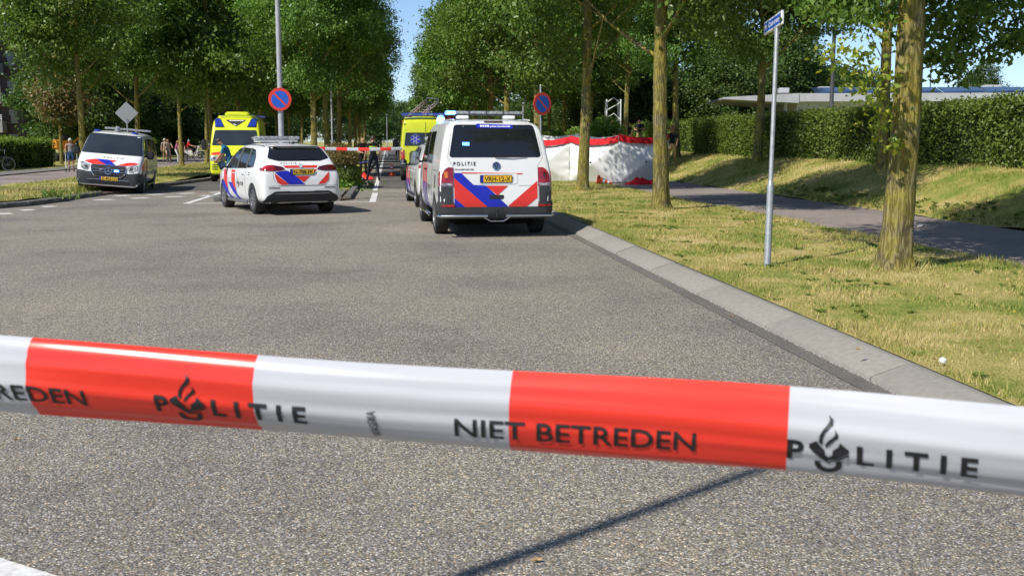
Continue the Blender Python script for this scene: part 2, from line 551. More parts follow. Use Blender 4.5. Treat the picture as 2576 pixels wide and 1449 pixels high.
def dash(p0, p1, w, z=0.006):
    p0, p1 = Vector(p0), Vector(p1); d = (p1 - p0); d.z = 0; d.normalize(); s = Vector((-d.y, d.x, 0)) * (w / 2)
    return [(*(p0 + s).xy, z), (*(p0 - s).xy, z), (*(p1 - s).xy, z), (*(p1 + s).xy, z)]
marks = empty('road_markings'); tag(marks, kind='structure')
def mark(name, *a, **k):
    m = MB(); q = dash(*a, **k); m.add(q, [(0, 1, 2, 3)]); return m.build(name, PAINT_W, marks, smooth=0)
mark('edge_line', R(29.0, -3.66), R(34.1, -3.66), 0.17)
mark('edge_line', R(35.55, -3.68), R(180, -3.95), 0.15)
mark('nose_line', R(28.78, -8.5), R(28.95, -3.59), 0.16)
mark('median_line', R(28.85, -8.42), R(120, -8.35), 0.16)
mark('detector_line', R(34.25, -4.2), R(34.35, -2.5), 0.07)
mark('detector_line', R(35.4, -4.15), R(35.5, -2.55), 0.07)
mark('edge_line', R(45, -10.7), R(160, -10.9), 0.14)
cr = lambda x, y: (x * .2256, 439 + y * .2256)
for x0, x1, y in [(-20, 130, 440), (235, 380, 400), (470, 610, 360), (1055, 1255, 285), (1460, 1650, 267), (1845, 2035, 252), (2230, 2400, 238), (1290, 1440, 240), (1650, 1820, 226), (2000, 2170, 214), (2340, 2480, 203)]:
    a = G(*cr(x0, y + (x1 - x0) * .02)); b = G(*cr(x1, y - (x1 - x0) * .02))
    mark('crossing_block', a, b, 0.40)
mark('edge_line', G(-120, 1400), G(120, 1478), 0.16)
# joints where the lanes were resurfaced
crack = M('tar_joint', (0.045, 0.043, 0.04), (0.03, 0.03, 0.03), rough=0.7)
for s, t0, t1 in ((34.0, -4.3, -.2), (37.28, -4.0, -.2)):
    m = MB(); m.add([tuple(R(s + 0.03 * math.sin(i * 1.7) + k, t0 + (t1 - t0) * i / 12, 0.0068)) for i in range(13) for k in (-.02, .025)], [(2 * i, 2 * i + 1, 2 * i + 3, 2 * i + 2) for i in range(12)])
    m.build('tar_joint', crack, marks, smooth=0)

# the kerb on the right, stone by stone
kerb = empty('kerb'); tag(kerb, kind='structure')
prof = [(0.0, -.06), (0.0, 0.028), (0.012, 0.040), (0.225, 0.112), (0.25, 0.118), (0.30, 0.117), (0.315, 0.108), (0.315, -.06)]
KL = 2.05
def stone_mesh():
    V = []; F = []; n = len(prof)
    ys = [0.010, 0.026, KL / 2, KL - 0.026, KL - 0.010]
    for j, y in enumerate(ys):
        sh = 0.006 if j in (0, 4) else 0.0
        V += [(t, y, z - (sh if z > 0 else 0)) for t, z in prof]
    for j in range(4):
        F += [(j * n + i, j * n + i + 1, (j + 1) * n + i + 1, (j + 1) * n + i) for i in range(n - 1)]
    F += [tuple(range(n)), tuple(range(4 * n + n - 1, 4 * n - 1, -1))]
    me = bpy.data.meshes.new('kerb_stone'); me.from_pydata(V, [], F); me.materials.append(CONC)
    bm = bmesh.new(); bm.from_mesh(me); bmesh.ops.recalc_face_normals(bm, faces=bm.faces); bm.to_mesh(me); bm.free()
    fin(me, 50)
    return me
sm = stone_mesh()
s0 = ST(G(2317, 957))[0] - 4 * KL
for i in range(46):
    o = link('kerb_stone', sm, kerb)
    p = R(s0 + i * KL, 0.0, RNG.uniform(-.004, .004))
    o.location = p; o.rotation_euler = (RNG.uniform(-.003, .003), 0, ROAD_A + RNG.uniform(-.002, .002))
# dark joint filler behind the stones
tag(sheet('kerb_backing', [R(-8, .31), R(-8, .40), R(98, .40), R(98, .31)], CONC_D, z=0.108), kind='structure')
tag(sheet('kerb_joint_bed', [R(-8, .02), R(-8, .30), R(98, .30), R(98, .02)], crack, z=0.012), kind='structure')

def strip(name, t_list, s_list, zf, mat, kind='structure', smooth=True):
    """a long strip of ground following the road; zf(s,t) is its height"""
    V = []; nt = len(t_list)
    for s in s_list:
        for t in t_list:
            V.append(tuple(R(s, t, zf(s, t))))
    F = [(j * nt + i, j * nt + i + 1, (j + 1) * nt + i + 1, (j + 1) * nt + i) for j in range(len(s_list) - 1) for i in range(nt - 1)]
    me = bpy.data.meshes.new(name); me.from_pydata(V, [], F); me.materials.append(mat)
    for p in me.polygons: p.use_smooth = smooth
    o = link(name, me); tag(o, kind=kind)
    return o
def wob(s, t, a=1.0):
    return a * (0.012 * math.sin(s * 1.7 + t * 2.1) + 0.010 * math.sin(s * .63 - t * 1.3) + 0.008 * math.sin(s * 3.1 + t * 4.7))
S_FINE = [-8 + i * .5 for i in range(116)] + [50 + i * 4 for i in range(64)]
def z_verge(s, t): return 0.115 + wob(s, t) * min(1, max(0, (t - .33) / .5)) * min(1, max(0, (4.38 - t) / .3)) - 0.02 * max(0, (t - 3.6))
strip('grass_verge', [.33, .5, .8, 1.2, 1.6, 2.0, 2.4, 2.8, 3.2, 3.6, 4.0, 4.25, 4.38], S_FINE, z_verge, GRASS_G)
strip('footpath', [4.32, 5.5, 6.5, 7.62], S_FINE, lambda s, t: 0.072 + .01 * math.sin(t * 1.2), A_PATH)
EMB = [(7.55, .075), (7.9, .17), (8.5, .36), (9.3, .66), (10.2, .90), (11.0, .98), (13, 1.02), (22, 1.0), (140, 1.0)]
def z_emb(s, t):
    for (a, za), (b, zb) in zip(EMB, EMB[1:]):
        if t <= b: return za + (zb - za) * (t - a) / (b - a) + wob(s, t, 2.0)
    return 1.0
strip('embankment', [7.55, 7.7, 7.9, 8.2, 8.5, 8.9, 9.3, 9.8, 10.2, 10.6, 11.0, 13, 22, 140], S_FINE, z_emb, GRASS_G)
def z_left(s, t): return 0.11 + wob(s, t)
strip('grass_verge_opposite', [-16.3, -15.5, -14.5, -13.5, -12.7, -12.0, -11.5], [36 + i * .6 for i in range(60)] + [72 + 5 * i for i in range(40)], lambda s, t: z_left(s, t) - (.03 if t > -11.6 else 0), GRASS_G)
strip('cycle_path', [-20.3, -18.5, -16.25], [10 + i * 3 for i in range(80)], lambda s, t: 0.06, A_PATH)
strip('pavement', [-22.2, -20.45], [10 + i * 3 for i in range(80)], lambda s, t: 0.09, SLAB)
strip('edging_strip', [-20.47, -20.28], [10 + i * 3 for i in range(80)], lambda s, t: 0.105, CONC_D)
strip('lawn_opposite', [-90, -60, -40, -30, -26, -24, -22.2], [0 + i * 3 for i in range(90)], lambda s, t: 0.09 + wob(s, t), GRASS_G)
# grass apron at the corner on the left, between the kerb and the cycle path
cor = [(36.2, -11.75), (34.6, -12.3), (31.5, -12.75), (27.7, -13.05), (22, -15.0), (17.5, -30), (10, -45), (36.2, -45)]
def apron():
    V = []; F = []
    ss = [18 + i * .6 for i in range(32)]; ts = [-16.28 + i * .3 for i in range(17)]
    def edge(s):
        e = [(36.6, -11.6), (34.6, -12.2), (31.5, -12.6), (27.7, -12.95), (22, -14.9), (17, -16.2)]
        for (a, ta), (b, tb) in zip(e, e[1:]):
            if b <= s <= a: return ta + (tb - ta) * (a - s) / (a - b)
        return -16.2
    nt = 12
    for s in ss:
        e = edge(s)
        for i in range(nt):
            t = -16.28 + (e + 16.28) * i / (nt - 1)
            V.append(tuple(R(s, t, 0.10 + wob(s, t))))
    F = [(j * nt + i, j * nt + i + 1, (j + 1) * nt + i + 1, (j + 1) * nt + i) for j in range(len(ss) - 1) for i in range(nt - 1)]
    me = bpy.data.meshes.new('grass_corner'); me.from_pydata(V, [], F); me.materials.append(GRASS_G)
    for p in me.polygons: p.use_smooth = True
    return link('grass_corner', me)
tag(apron(), kind='structure')
# worn soil line across that corner and its old kerb
tag(sheet('worn_track', [G(-20, 486), G(150, 482), G(330, 480), G(330, 482.5), G(150, 486), G(-20, 490)], SOIL, z=0.135), kind='structure')
okerb = empty('old_kerb'); tag(okerb, kind='structure')
line = [G(-60, 529), G(62, 519), G(143, 508.5), G(196, 499.5), G(250, 492)]
for a, b in zip(line, line[1:]):
    d = (b - a); L_ = d.length; k = max(1, round(L_ / 1.0))
    for i in range(k):
        p = a + d * ((i + .5) / k)
        m = MB(); m.box((0, 0, .04), (L_ / k - .02, .22, .17), bev=.02)
        o = m.build('kerb_stone', CONC_D, okerb); o.location = (p.x, p.y, 0); o.rotation_euler = (0, 0, math.atan2(d.y, d.x))
line = [R(36.5, -11.42), R(38.9, -11.25), R(45.2, -10.55), R(60, -10.75), R(90, -10.95)]
for a, b in zip(line, line[1:]):
    d = (b - a); L_ = d.length; k = max(1, round(L_ / 1.0))
    for i in range(k):
        p = a + d * ((i + .5) / k)
        m = MB(); m.box((0, 0, .03), (L_ / k - .015, .2, .18), bev=.02)
        o = m.build('kerb_stone', CONC_D, okerb); o.location = (p.x, p.y, 0); o.rotation_euler = (0, 0, math.atan2(d.y, d.x))
# red paved crossing piece beside the corner
red = empty('red_paving'); tag(red, kind='structure')
a0, b0, a1, b1 = G(196, 499), G(330, 484.5), G(215, 489), G(322, 480)
for i in range(9):
    for j in range(3):
        q = []
        for (u, v) in ((i, j), (i + 1, j), (i + 1, j + 1), (i, j + 1)):
            uu = (u + (.03 if u == i else -.03)) / 9; vv = (v + (.05 if v == j else -.05)) / 3
            p = (a0 * (1 - uu) + b0 * uu) * (1 - vv) + (a1 * (1 - uu) + b1 * uu) * vv
            q.append((p.x, p.y))
        m = MB(); m.prism(q, 0.0, 0.075 + RNG.uniform(0, .006)); m.build('paver', BRICKRED, red, smooth=0)

# ---- the median island
isl = [(29.6, -7.0), (29.75, -4.55), (30.1, -4.3), (180, -4.35), (180, -7.9), (30.2, -7.9), (29.7, -7.6)]
m = MB(); m.prism([tuple(R(s, t).xy) for s, t in isl], -.03, 0.05); tag(m.build('median_island', SOIL, smooth=0), kind='structure')
mk = empty('median_kerb'); tag(mk, kind='structure')
for s in range(0, 60):
    for t in (-4.35, -7.85):
        m = MB(); m.box((0, 0, .045), (.18, .98, .17), bev=.02)
        o = m.build('kerb_stone', CONC_D, mk); o.location = R(30.7 + s, t); o.rotation_euler = (0, 0, ROAD_A)
for i, t in enumerate((-7.4, -6.4, -5.4, -4.75)):
    m = MB(); m.box((0, 0, .045), (.96 if i < 3 else .5, .2, .17), bev=.02)
    o = m.build('kerb_stone', CONC_D, mk); o.location = R(29.75, t); o.rotation_euler = (0, 0, ROAD_A)
mp_ = empty('median_paving'); tag(mp_, kind='structure')
for i in range(4):
    for j in range(3):
        m = MB(); m.box((0, 0, .06), (1.02, .98, .11), bev=.012)
        o = m.build('slab', SLAB, mp_); o.location = R(30.5 + i * 1.0, -5.05 - j * 1.04, RNG.uniform(-.006, .006)); o.rotation_euler = (RNG.uniform(-.006, .006), RNG.uniform(-.006, .006), ROAD_A)
for i in range(12):
    m = MB(); m.box((0, 0, .055), (.2, .38, .11), bev=.008)
    o = m.build('paver', BRICKRED, mp_); o.location = R(34.35, -4.62 - i * .215, 0); o.rotation_euler = (0, 0, ROAD_A)
strip('median_planting', [-7.7, -6, -4.5], [34.6 + i * 2 for i in range(60)], lambda s, t: .09 + wob(s, t), GRASS_G)

# ---------------------------------------------------------------- blades of grass
def blades(name, regions, label, mat=None):
    Vs = []; n_all = 0
    for (s0, s1, t0, t1, dens, h, w, zf) in regions:
        n = int((s1 - s0) * (t1 - t0) * dens)
        s = RNG.uniform(s0, s1, n); t = RNG.uniform(t0, t1, n)
        cl = np.sin(s * 2.3 + 1.7 * np.sin(t * 2.9)) * np.sin(t * 3.1 + s * .7)
        keep = RNG.uniform(0, 1, n) < 0.72 + .28 * cl
        s, t, cl = s[keep], t[keep], cl[keep]; n = len(s)
        z = np.array([zf(a, b) for a, b in zip(s, t)]) - 0.006
        x = RO.x + RD.x * s + RN.x * t; y = RO.y + RD.y * s + RN.y * t
        a = RNG.uniform(0, 6.283, n); hh = h * RNG.uniform(.45, 1.25, n) * (1 + .45 * cl); ww = w * RNG.uniform(.6, 1.4, n)
        ln = RNG.uniform(0.1, 0.9, n) * hh; b = RNG.uniform(0, 6.283, n)
        P = np.zeros((n, 3, 3), dtype=np.float32)
        P[:, 0, 0] = x - np.cos(a) * ww; P[:, 0, 1] = y - np.sin(a) * ww; P[:, 0, 2] = z
        P[:, 1, 0] = x + np.cos(a) * ww; P[:, 1, 1] = y + np.sin(a) * ww; P[:, 1, 2] = z
        P[:, 2, 0] = x + np.cos(b) * ln; P[:, 2, 1] = y + np.sin(b) * ln; P[:, 2, 2] = z + hh
        Vs.append(P.reshape(-1, 3))
    V = np.concatenate(Vs)
    o = mesh_np(name, V, np.arange(len(V)).reshape(-1, 3), mat or GRASS_B)
    return tag(o, label, 'grass', kind='stuff')
blades('grass', [(4.5, 9, .36, 4.4, 2800, .040, .0030, z_verge), (9, 14, .36, 4.4, 2000, .040, .0040, z_verge), (14, 24, .36, 4.4, 1000, .042, .006, z_verge),
                 (24, 42, .36, 4.4, 480, .042, .009, z_verge), (4.5, 20, .34, .52, 2500, .06, .003, z_verge), (8, 24, 4.2, 4.45, 1500, .07, .005, z_verge)] + [(s - .42, s + .42, 2.3, 3.1, 900, .10, .0045, z_verge) for s in (12.31, 23.41, 33.04)] + [(13.35, 13.8, 1.38, 1.82, 900, .09, .004, z_verge)],
       'short half dry grass on the verge beside the road')
blades('grass', [(10, 26, 7.6, 11.2, 420, .08, .006, z_emb), (26, 60, 7.6, 11.2, 170, .10, .010, z_emb), (10, 30, 7.58, 7.95, 900, .11, .006, z_emb)],
       'longer green grass on the bank below the hedge')
blades('grass', [(26, 36, -16, -12.7, 200, .09, .008, z_left), (30, 75, -16, -11.8, 110, .09, .010, z_left), (33, 36.5, -12.9, -12.2, 500, .16, .008, z_left)],
       'dry grass on the verge between road and cycle path')
# edge weeds on the median and the old kerb
wd = MB()
for (px, py, n, h, z) in ((143, 508, 70, .30, .08), (320, 484, 60, .30, .08), (930, 472, 40, .22, .05), (915, 490, 26, .14, .1), (860, 490, 22, .1, .1), (215, 497, 30, .12, .08)):
    c = G(px, py)
    for i in range(n):
        a = RNG.uniform(0, 6.28); r = abs(RNG.normal(0, .28)); b = RNG.uniform(0, 6.28); l = h * RNG.uniform(.4, 1.1)
        x, y = c.x + r * math.cos(a) * 1.3, c.y + r * math.sin(a) * .6
        w = .012
        wd.add([(x - w * math.sin(b), y + w * math.cos(b), z), (x + w * math.sin(b), y - w * math.cos(b), z), (x + l * .35 * math.cos(b) + w * 1.5, y + l * .35 * math.sin(b), z + l * .7), (x + l * .7 * math.cos(b), y + l * .7 * math.sin(b), z + l * .9)], [(0, 1, 2), (0, 2, 3)])
WEED = leaf_mat('weed_leaf', [(0.0, (0.09, 0.16, 0.03)), (0.5, (0.16, 0.25, 0.05)), (1.0, (0.28, 0.33, 0.09))])
tag(wd.build('weeds', WEED, smooth=0, fixn=False), 'weeds sprouting along the old kerb and the median edge', 'weeds', kind='stuff')
# broad clover and plantain leaves in the lawn, and small yellow flowers
V = []; F = []
def rosette(c, n, rr, lift):
    for i in range(n):
        a = RNG.uniform(0, 6.28); l = rr * RNG.uniform(.5, 1.1); w = l * .28
        d = np.array([math.cos(a), math.sin(a), 0]); sd = np.array([-d[1], d[0], 0])
        o = len(V); c_ = np.array(c)
        V.extend([c_, c_ + d * l * .5 + sd * w + [0, 0, lift * .7], c_ + d * l + [0, 0, lift * RNG.uniform(.3, 1.2)], c_ + d * l * .5 - sd * w + [0, 0, lift * .7]])
        F.append((o, o + 1, o + 2, o + 3))
for i in range(520):
    s = 5 + 21 * RNG.uniform(0, 1) ** 1.3; t = RNG.uniform(.4, 4.3)
    if math.sin(s * 1.9 + t * 2.7) + math.sin(t * 3.3 - s * .8) < .1: continue
    rosette(R(s, t, z_verge(s, t)), RNG.integers(5, 11), .055 + .03 * RNG.uniform(), .035)
for i in range(220):
    s = RNG.uniform(11, 30); t = RNG.uniform(7.6, 8.4)
    rosette(R(s, t, z_emb(s, t)), 8, .10, .07)
tag(mesh_np('clover', V, F, WEED), 'broad leaved clover and plantain growing in the verge lawn', 'clover', kind='stuff')
V = []; F = []
for i in range(95):
    s = 6.5 + 18 * RNG.uniform(); t = RNG.uniform(.5, 4.2)
    if i < 24:
        g = G(RNG.uniform(1760, 2010), RNG.uniform(615, 690), .1); s, t = ST(g)
    c = R(s, t, z_verge(s, t) + RNG.uniform(.035, .08)); o = len(V); r = RNG.uniform(.010, .018)
    V += [(c.x + r * math.cos(k * 1.0472), c.y + r * math.sin(k * 1.0472), c.z + .004 * (k % 2)) for k in range(6)]
    F.append((o, o + 1, o + 2, o + 3, o + 4, o + 5))
tag(mesh_np('yellow_flowers', V, F, M('yellow_petal', (0.75, 0.5, 0.02), (0.6, 0.36, 0.02), scale=30)), 'small yellow flowers scattered in the verge lawn', 'flowers', kind='stuff')
# pale dead stalks standing in the lawn
m = MB()
for (px, py, h, dx) in ((1980, 668, .55, .33), (1900, 660, .35, -.05), (2050, 665, .42, .2), (2010, 655, .3, .12), (1880, 640, .3, .03)):
    c = G(px, py, .1)
    m.tube([c, c + Vector((dx * .3, 0, h * .5)), c + Vector((dx, .02, h * .9)), c + Vector((dx * 1.35, .02, h))], [.003, .0025, .002, .004], n=4)
tag(m.build('dead_stalks', M('straw', (0.5, 0.38, 0.17), (0.36, 0.26, 0.11), scale=20), smooth=0), 'pale dead grass stalks standing near the street sign', 'stalks', kind='stuff')

# ---------------------------------------------------------------- foliage
def leaf_quads(C, D, Nn, L, W, fold=0.25):
    """leaf shaped quads: C centres, D direction along leaf, Nn normals"""
    D = D / np.linalg.norm(D, axis=1, keepdims=True)
    S = np.cross(D, Nn); S /= np.maximum(np.linalg.norm(S, axis=1, keepdims=True), 1e-6)
    U = np.cross(S, D)
    L = L[:, None]; W = W[:, None]
    a = C - D * L * .5; b = C + S * W * .5 + D * L * .08 + U * W * fold; c = C + D * L * .5 - U * L * .12; d = C - S * W * .5 + D * L * .08 + U * W * fold
    V = np.stack([a, b, c, d], axis=1).reshape(-1, 3)
    return V, np.arange(len(V)).reshape(-1, 4)

def rand_unit(n):
    v = RNG.normal(0, 1, (n, 3)); return v / np.linalg.norm(v, axis=1, keepdims=True)

OAK = leaf_mat('oak_leaf', [(0.0, (0.050, 0.105, 0.018)), (0.40, (0.102, 0.192, 0.031)), (0.72, (0.170, 0.268, 0.052)), (1.0, (0.30, 0.37, 0.10))], trans=0.32, rough=0.40)
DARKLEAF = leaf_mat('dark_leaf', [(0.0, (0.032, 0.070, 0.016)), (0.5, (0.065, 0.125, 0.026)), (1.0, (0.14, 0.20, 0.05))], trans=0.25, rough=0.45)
HEDGE_L = leaf_mat('hedge_leaf', [(0.0, (0.070, 0.125, 0.022)), (0.45, (0.135, 0.215, 0.035)), (0.85, (0.22, 0.29, 0.06)), (1.0, (0.33, 0.26, 0.09))], trans=0.30)
PRIVET = leaf_mat('privet_leaf', [(0.0, (0.085, 0.16, 0.018)), (0.5, (0.165, 0.28, 0.034)), (1.0, (0.29, 0.40, 0.075))], trans=0.30)
BROWNLEAF = leaf_mat('scorched_leaf', [(0.0, (0.06, 0.10, 0.02)), (0.42, (0.12, 0.13, 0.035)), (0.62, (0.22, 0.15, 0.06)), (1.0, (0.32, 0.20, 0.09))], trans=0.3)
YELLOWLEAF = leaf_mat('young_oak_leaf', [(0.0, (0.10, 0.15, 0.02)), (0.45, (0.24, 0.28, 0.035)), (0.8, (0.40, 0.38, 0.05)), (1.0, (0.42, 0.26, 0.14))], trans=0.35)
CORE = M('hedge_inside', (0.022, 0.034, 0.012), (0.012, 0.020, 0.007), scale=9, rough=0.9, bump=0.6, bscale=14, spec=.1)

def hedge(name, label, s0, s1, t0, t1, z0, z1, leaf, n, L=.085, group=None, rough=.07, faces='all'):
    root = empty(name, R((s0 + s1) / 2, (t0 + t1) / 2, 0), ROAD_A)
    hs, ht = (s1 - s0) / 2, (t1 - t0) / 2
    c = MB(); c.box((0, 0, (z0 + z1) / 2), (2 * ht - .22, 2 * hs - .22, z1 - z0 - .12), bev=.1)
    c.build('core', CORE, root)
    areas = {'front': 2 * hs * (z1 - z0), 'top': 4 * hs * ht, 'near': 2 * ht * (z1 - z0), 'far': 2 * ht * (z1 - z0), 'back': 2 * hs * (z1 - z0) * .3}
    tot = sum(areas.values()); Vs = []; o = 0; Fs = []
    for k, a in areas.items():
        q = int(n * a / tot)
        u = RNG.uniform(-1, 1, q); v = RNG.uniform(0, 1, q)
        bulge = .06 * np.sin(u * hs * 2.1) + .05 * np.sin(u * hs * .9 + v * 5) + RNG.normal(0, rough, q) - .05
        zz = z0 + v * (z1 - z0)
        if k == 'front': P = np.stack([-ht - bulge, u * hs, zz], 1); nrm = np.array([-1, 0, .25])
        elif k == 'back': P = np.stack([ht + bulge, u * hs, zz], 1); nrm = np.array([1, 0, .25])
        elif k == 'top': P = np.stack([(v * 2 - 1) * ht, u * hs, z1 + bulge], 1); nrm = np.array([0, 0, 1.])
        elif k == 'near': P = np.stack([u * ht, -hs - bulge, zz], 1); nrm = np.array([0, -1, .25])
        else: P = np.stack([u * ht, hs + bulge, zz], 1); nrm = np.array([0, 1, .25])
        N_ = nrm + rand_unit(q) * .75
        D = rand_unit(q) + np.array([0, 0, -.2])
        LL = L * RNG.uniform(.6, 1.3, q)
        V, F = leaf_quads(P, D, N_, LL, LL * .62)
        Vs.append(V); Fs.append(F + o); o += len(V)
    # sprigs sticking out of the top
    q = int(n * .035)
    u = RNG.uniform(-1, 1, q); P = np.stack([RNG.uniform(-1, 1, q) * ht, u * hs, z1 + np.abs(RNG.normal(0, .10, q))], 1)
    V, F = leaf_quads(P, rand_unit(q) + np.array([0, 0, .9]), rand_unit(q), L * RNG.uniform(.6, 1.2, q), L * .5 * np.ones(q))
    Vs.append(V); Fs.append(F + o)
    mesh_np('foliage', np.concatenate(Vs), np.concatenate(Fs), leaf, root)
    return tag(root, label, 'hedge', group)

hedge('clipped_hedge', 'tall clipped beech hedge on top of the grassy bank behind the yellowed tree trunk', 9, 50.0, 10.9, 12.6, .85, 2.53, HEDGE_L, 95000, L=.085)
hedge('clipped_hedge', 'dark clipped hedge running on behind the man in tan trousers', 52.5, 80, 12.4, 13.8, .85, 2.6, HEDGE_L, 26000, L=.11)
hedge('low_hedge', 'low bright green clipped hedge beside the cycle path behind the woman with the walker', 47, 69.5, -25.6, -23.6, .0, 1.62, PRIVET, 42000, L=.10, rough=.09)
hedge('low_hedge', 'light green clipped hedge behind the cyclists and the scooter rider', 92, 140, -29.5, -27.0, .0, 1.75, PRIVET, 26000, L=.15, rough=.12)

# ================================================================ trees
BARK = bark_mat('oak_bark', 0.85)
BARK_D = bark_mat('dark_bark', 0.25)
def S_AT(px, t):
    k = (px - 1288.0) * math.cos(PITCH) / FPX
    return (RO.x + RN.x * t - k * RN.y * t) / (k * RD.y - RD.x)

def trunk_mb(r0, h, seed, zb, rc, ztop, n_limb=11, seg=22):
    g = np.random.default_rng(seed)
    m = MB(); rings = []
    zs = [-.12, 0, .05, .12, .22, .36, .55, .8, 1.1, 1.5, 2, 2.5, 3, 3.6, 4.3, 5, 6, 7, 8.2, h]
    zs = [z for z in zs if z <= h]
    ph = g.uniform(0, 6.28, 6); lean = g.normal(0, .012, 2)
    def cx(z): return (lean[0] * z + .03 * math.sin(z * .8 + ph[4]), lean[1] * z + .03 * math.sin(z * .7 + ph[5]))
    V = []
    for z in zs:
        r = r0 * (1 - .055 * max(z, 0)) * (1 + .38 * math.exp(-max(z, 0) / .13) + .14 * math.exp(-max(z, 0) / .7))
        r = max(r, .03)
        for i in range(seg):
            a = 2 * math.pi * i / seg
            fl = math.exp(-max(z, 0) / .22)
            k = 1 + .05 * math.sin(3 * a + ph[0] + z * .3) + .03 * math.sin(7 * a + ph[1] + z) + fl * (.16 * math.sin(5 * a + ph[2]) + .1 * math.sin(8 * a + ph[3])) + .02 * g.normal()
            V.append((cx(z)[0] + r * k * math.cos(a), cx(z)[1] + r * k * math.sin(a), z))
    F = [(j * seg + i, j * seg + (i + 1) % seg, (j + 1) * seg + (i + 1) % seg, (j + 1) * seg + i) for j in range(len(zs) - 1) for i in range(seg)]
    m.add(V, F)
    for i in range(n_limb):
        z = zb - .3 + (h - zb - .4) * (i / n_limb) + g.uniform(0, .3); a = i * 2.4 + g.uniform(-.4, .4)
        L_ = rc * g.uniform(.55, .85) * (1 - .4 * i / n_limb); x, y = cx(z)
        d = Vector((math.cos(a), math.sin(a), 0))
        p0 = Vector((x, y, z)); p1 = p0 + d * L_ * .45 + Vector((0, 0, L_ * .28)); p2 = p0 + d * L_ + Vector((0, 0, L_ * .75))
        rr = max(.022, r0 * (1 - .055 * z) * .38)
        m.tube([p0, p0.lerp(p1, .5) + Vector((0, 0, -.03)), p1, p1.lerp(p2, .5), p2], [rr, rr * .8, rr * .6, rr * .4, rr * .2], n=6)
        for k in range(2):
            e = p1 + Vector((g.normal(0, .7), g.normal(0, .7), g.uniform(.2, 1.0)))
            m.tube([p1, p1.lerp(e, .5), e], [rr * .45, rr * .3, rr * .12], n=5)
    return m

def crown_np(zb, ztop, rc, n_lobe, per, L, seed, sub=12, lobe=1.0, sp=.24):
    """leaf quads in small clumps, the clumps gathered in lobes through a broad egg shaped volume"""
    g = np.random.default_rng(seed)
    hz = (ztop - zb) / 2; zc = (ztop + zb) / 2
    C = []
    for i in range(n_lobe):
        u = g.normal(0, 1, 3); u /= np.linalg.norm(u)
        r = g.uniform(.12, 1.0) ** .42
        zz = u[2] * r
        wide = 1.0 - .30 * max(zz, 0) - .22 * max(-zz - .3, 0)
        c = np.array([u[0] * r * (rc - lobe * .45) * wide, u[1] * r * (rc - lobe * .45) * wide, zc + zz * (hz - lobe * .35)])
        R0 = lobe * g.uniform(.65, 1.25)
        k = max(3, int(sub * (R0 / lobe) ** 2))
        w = g.normal(0, 1, (k, 3)); w /= np.linalg.norm(w, axis=1, keepdims=True)
        C.append(c + w * (R0 * g.uniform(.45, 1.0, (k, 1))) * np.array([1, 1, .62]))
    C = np.concatenate(C); n_clump = len(C)
    R_ = g.uniform(sp * .6, sp * 1.4, n_clump)
    idx = np.repeat(np.arange(n_clump), (per * (R_ / sp) ** 1.3).astype(int)); n = len(idx)
    off = g.normal(0, 1, (n, 3)) * R_[idx][:, None] * np.array([1.1, 1.1, .6])
    P = C[idx] + off
    outw = P - np.array([0, 0, zc]); outw /= np.maximum(np.linalg.norm(outw, axis=1, keepdims=True), .1)
    cl = off / np.maximum(np.linalg.norm(off, axis=1, keepdims=True), .05)
    N_ = g.normal(0, 1, (n, 3)) * .5 + outw * .45 + cl * .3 + np.array([0, 0, .8])
    D = g.normal(0, 1, (n, 3)) * .8 + outw * .5 + np.array([0, 0, -.35])
    LL = L * g.uniform(.65, 1.35, n)
    return leaf_quads(P, D, N_, LL, LL * .56)

def crown_mesh(name, *a, mat=None, **k):
    V, F = crown_np(*a, **k)
    return mesh_np(None, V, F, mat) if False else _mesh_only(name, V, F, mat)
def _mesh_only(name, V, F, mat):
    o = mesh_np(name, V, F, mat); me = o.data
    bpy.data.objects.remove(o)
    return me

def trunk_mesh_only(*a, **k):
    o = trunk_mb(*a, **k).build('trunk', BARK, smooth=60, fixn=False); me = o.data
    bpy.data.objects.remove(o); return me

CR = [crown_mesh('crown', 3.3, 12.4, 3.6, 78, 62, .128, 11 + i, mat=OAK) for i in range(3)]
CRL = [crown_mesh('crown', 3.4, 12.6, 3.7, 74, 56, .145, 31 + i, mat=OAK) for i in range(2)]
CRF = [crown_mesh('crown', 2.8, 12.8, 3.7, 70, 24, .25, 51 + i, mat=OAK, sp=.32) for i in range(2)]
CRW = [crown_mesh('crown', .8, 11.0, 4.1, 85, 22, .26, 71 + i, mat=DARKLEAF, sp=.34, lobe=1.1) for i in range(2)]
CRB = crown_mesh('crown', 2.0, 7.2, 2.3, 26, 26, .20, 91, mat=BROWNLEAF, sp=.28, lobe=.7)
TR = [trunk_mesh_only(.17, 9.0, 5 + i, 3.4, 3.4, 12) for i in range(3)]

def tree(name, label, pos, crown, trunk, rz=0.0, sc=1.0, group=None, cat='tree', tsc=1.0):
    r = empty(name, pos, rz)
    t = link('trunk', trunk, r); t.scale = (tsc, tsc, 1)
    c = link('crown', crown, r); c.scale = (sc, sc, 1.0)
    return tag(r, label, cat, group)

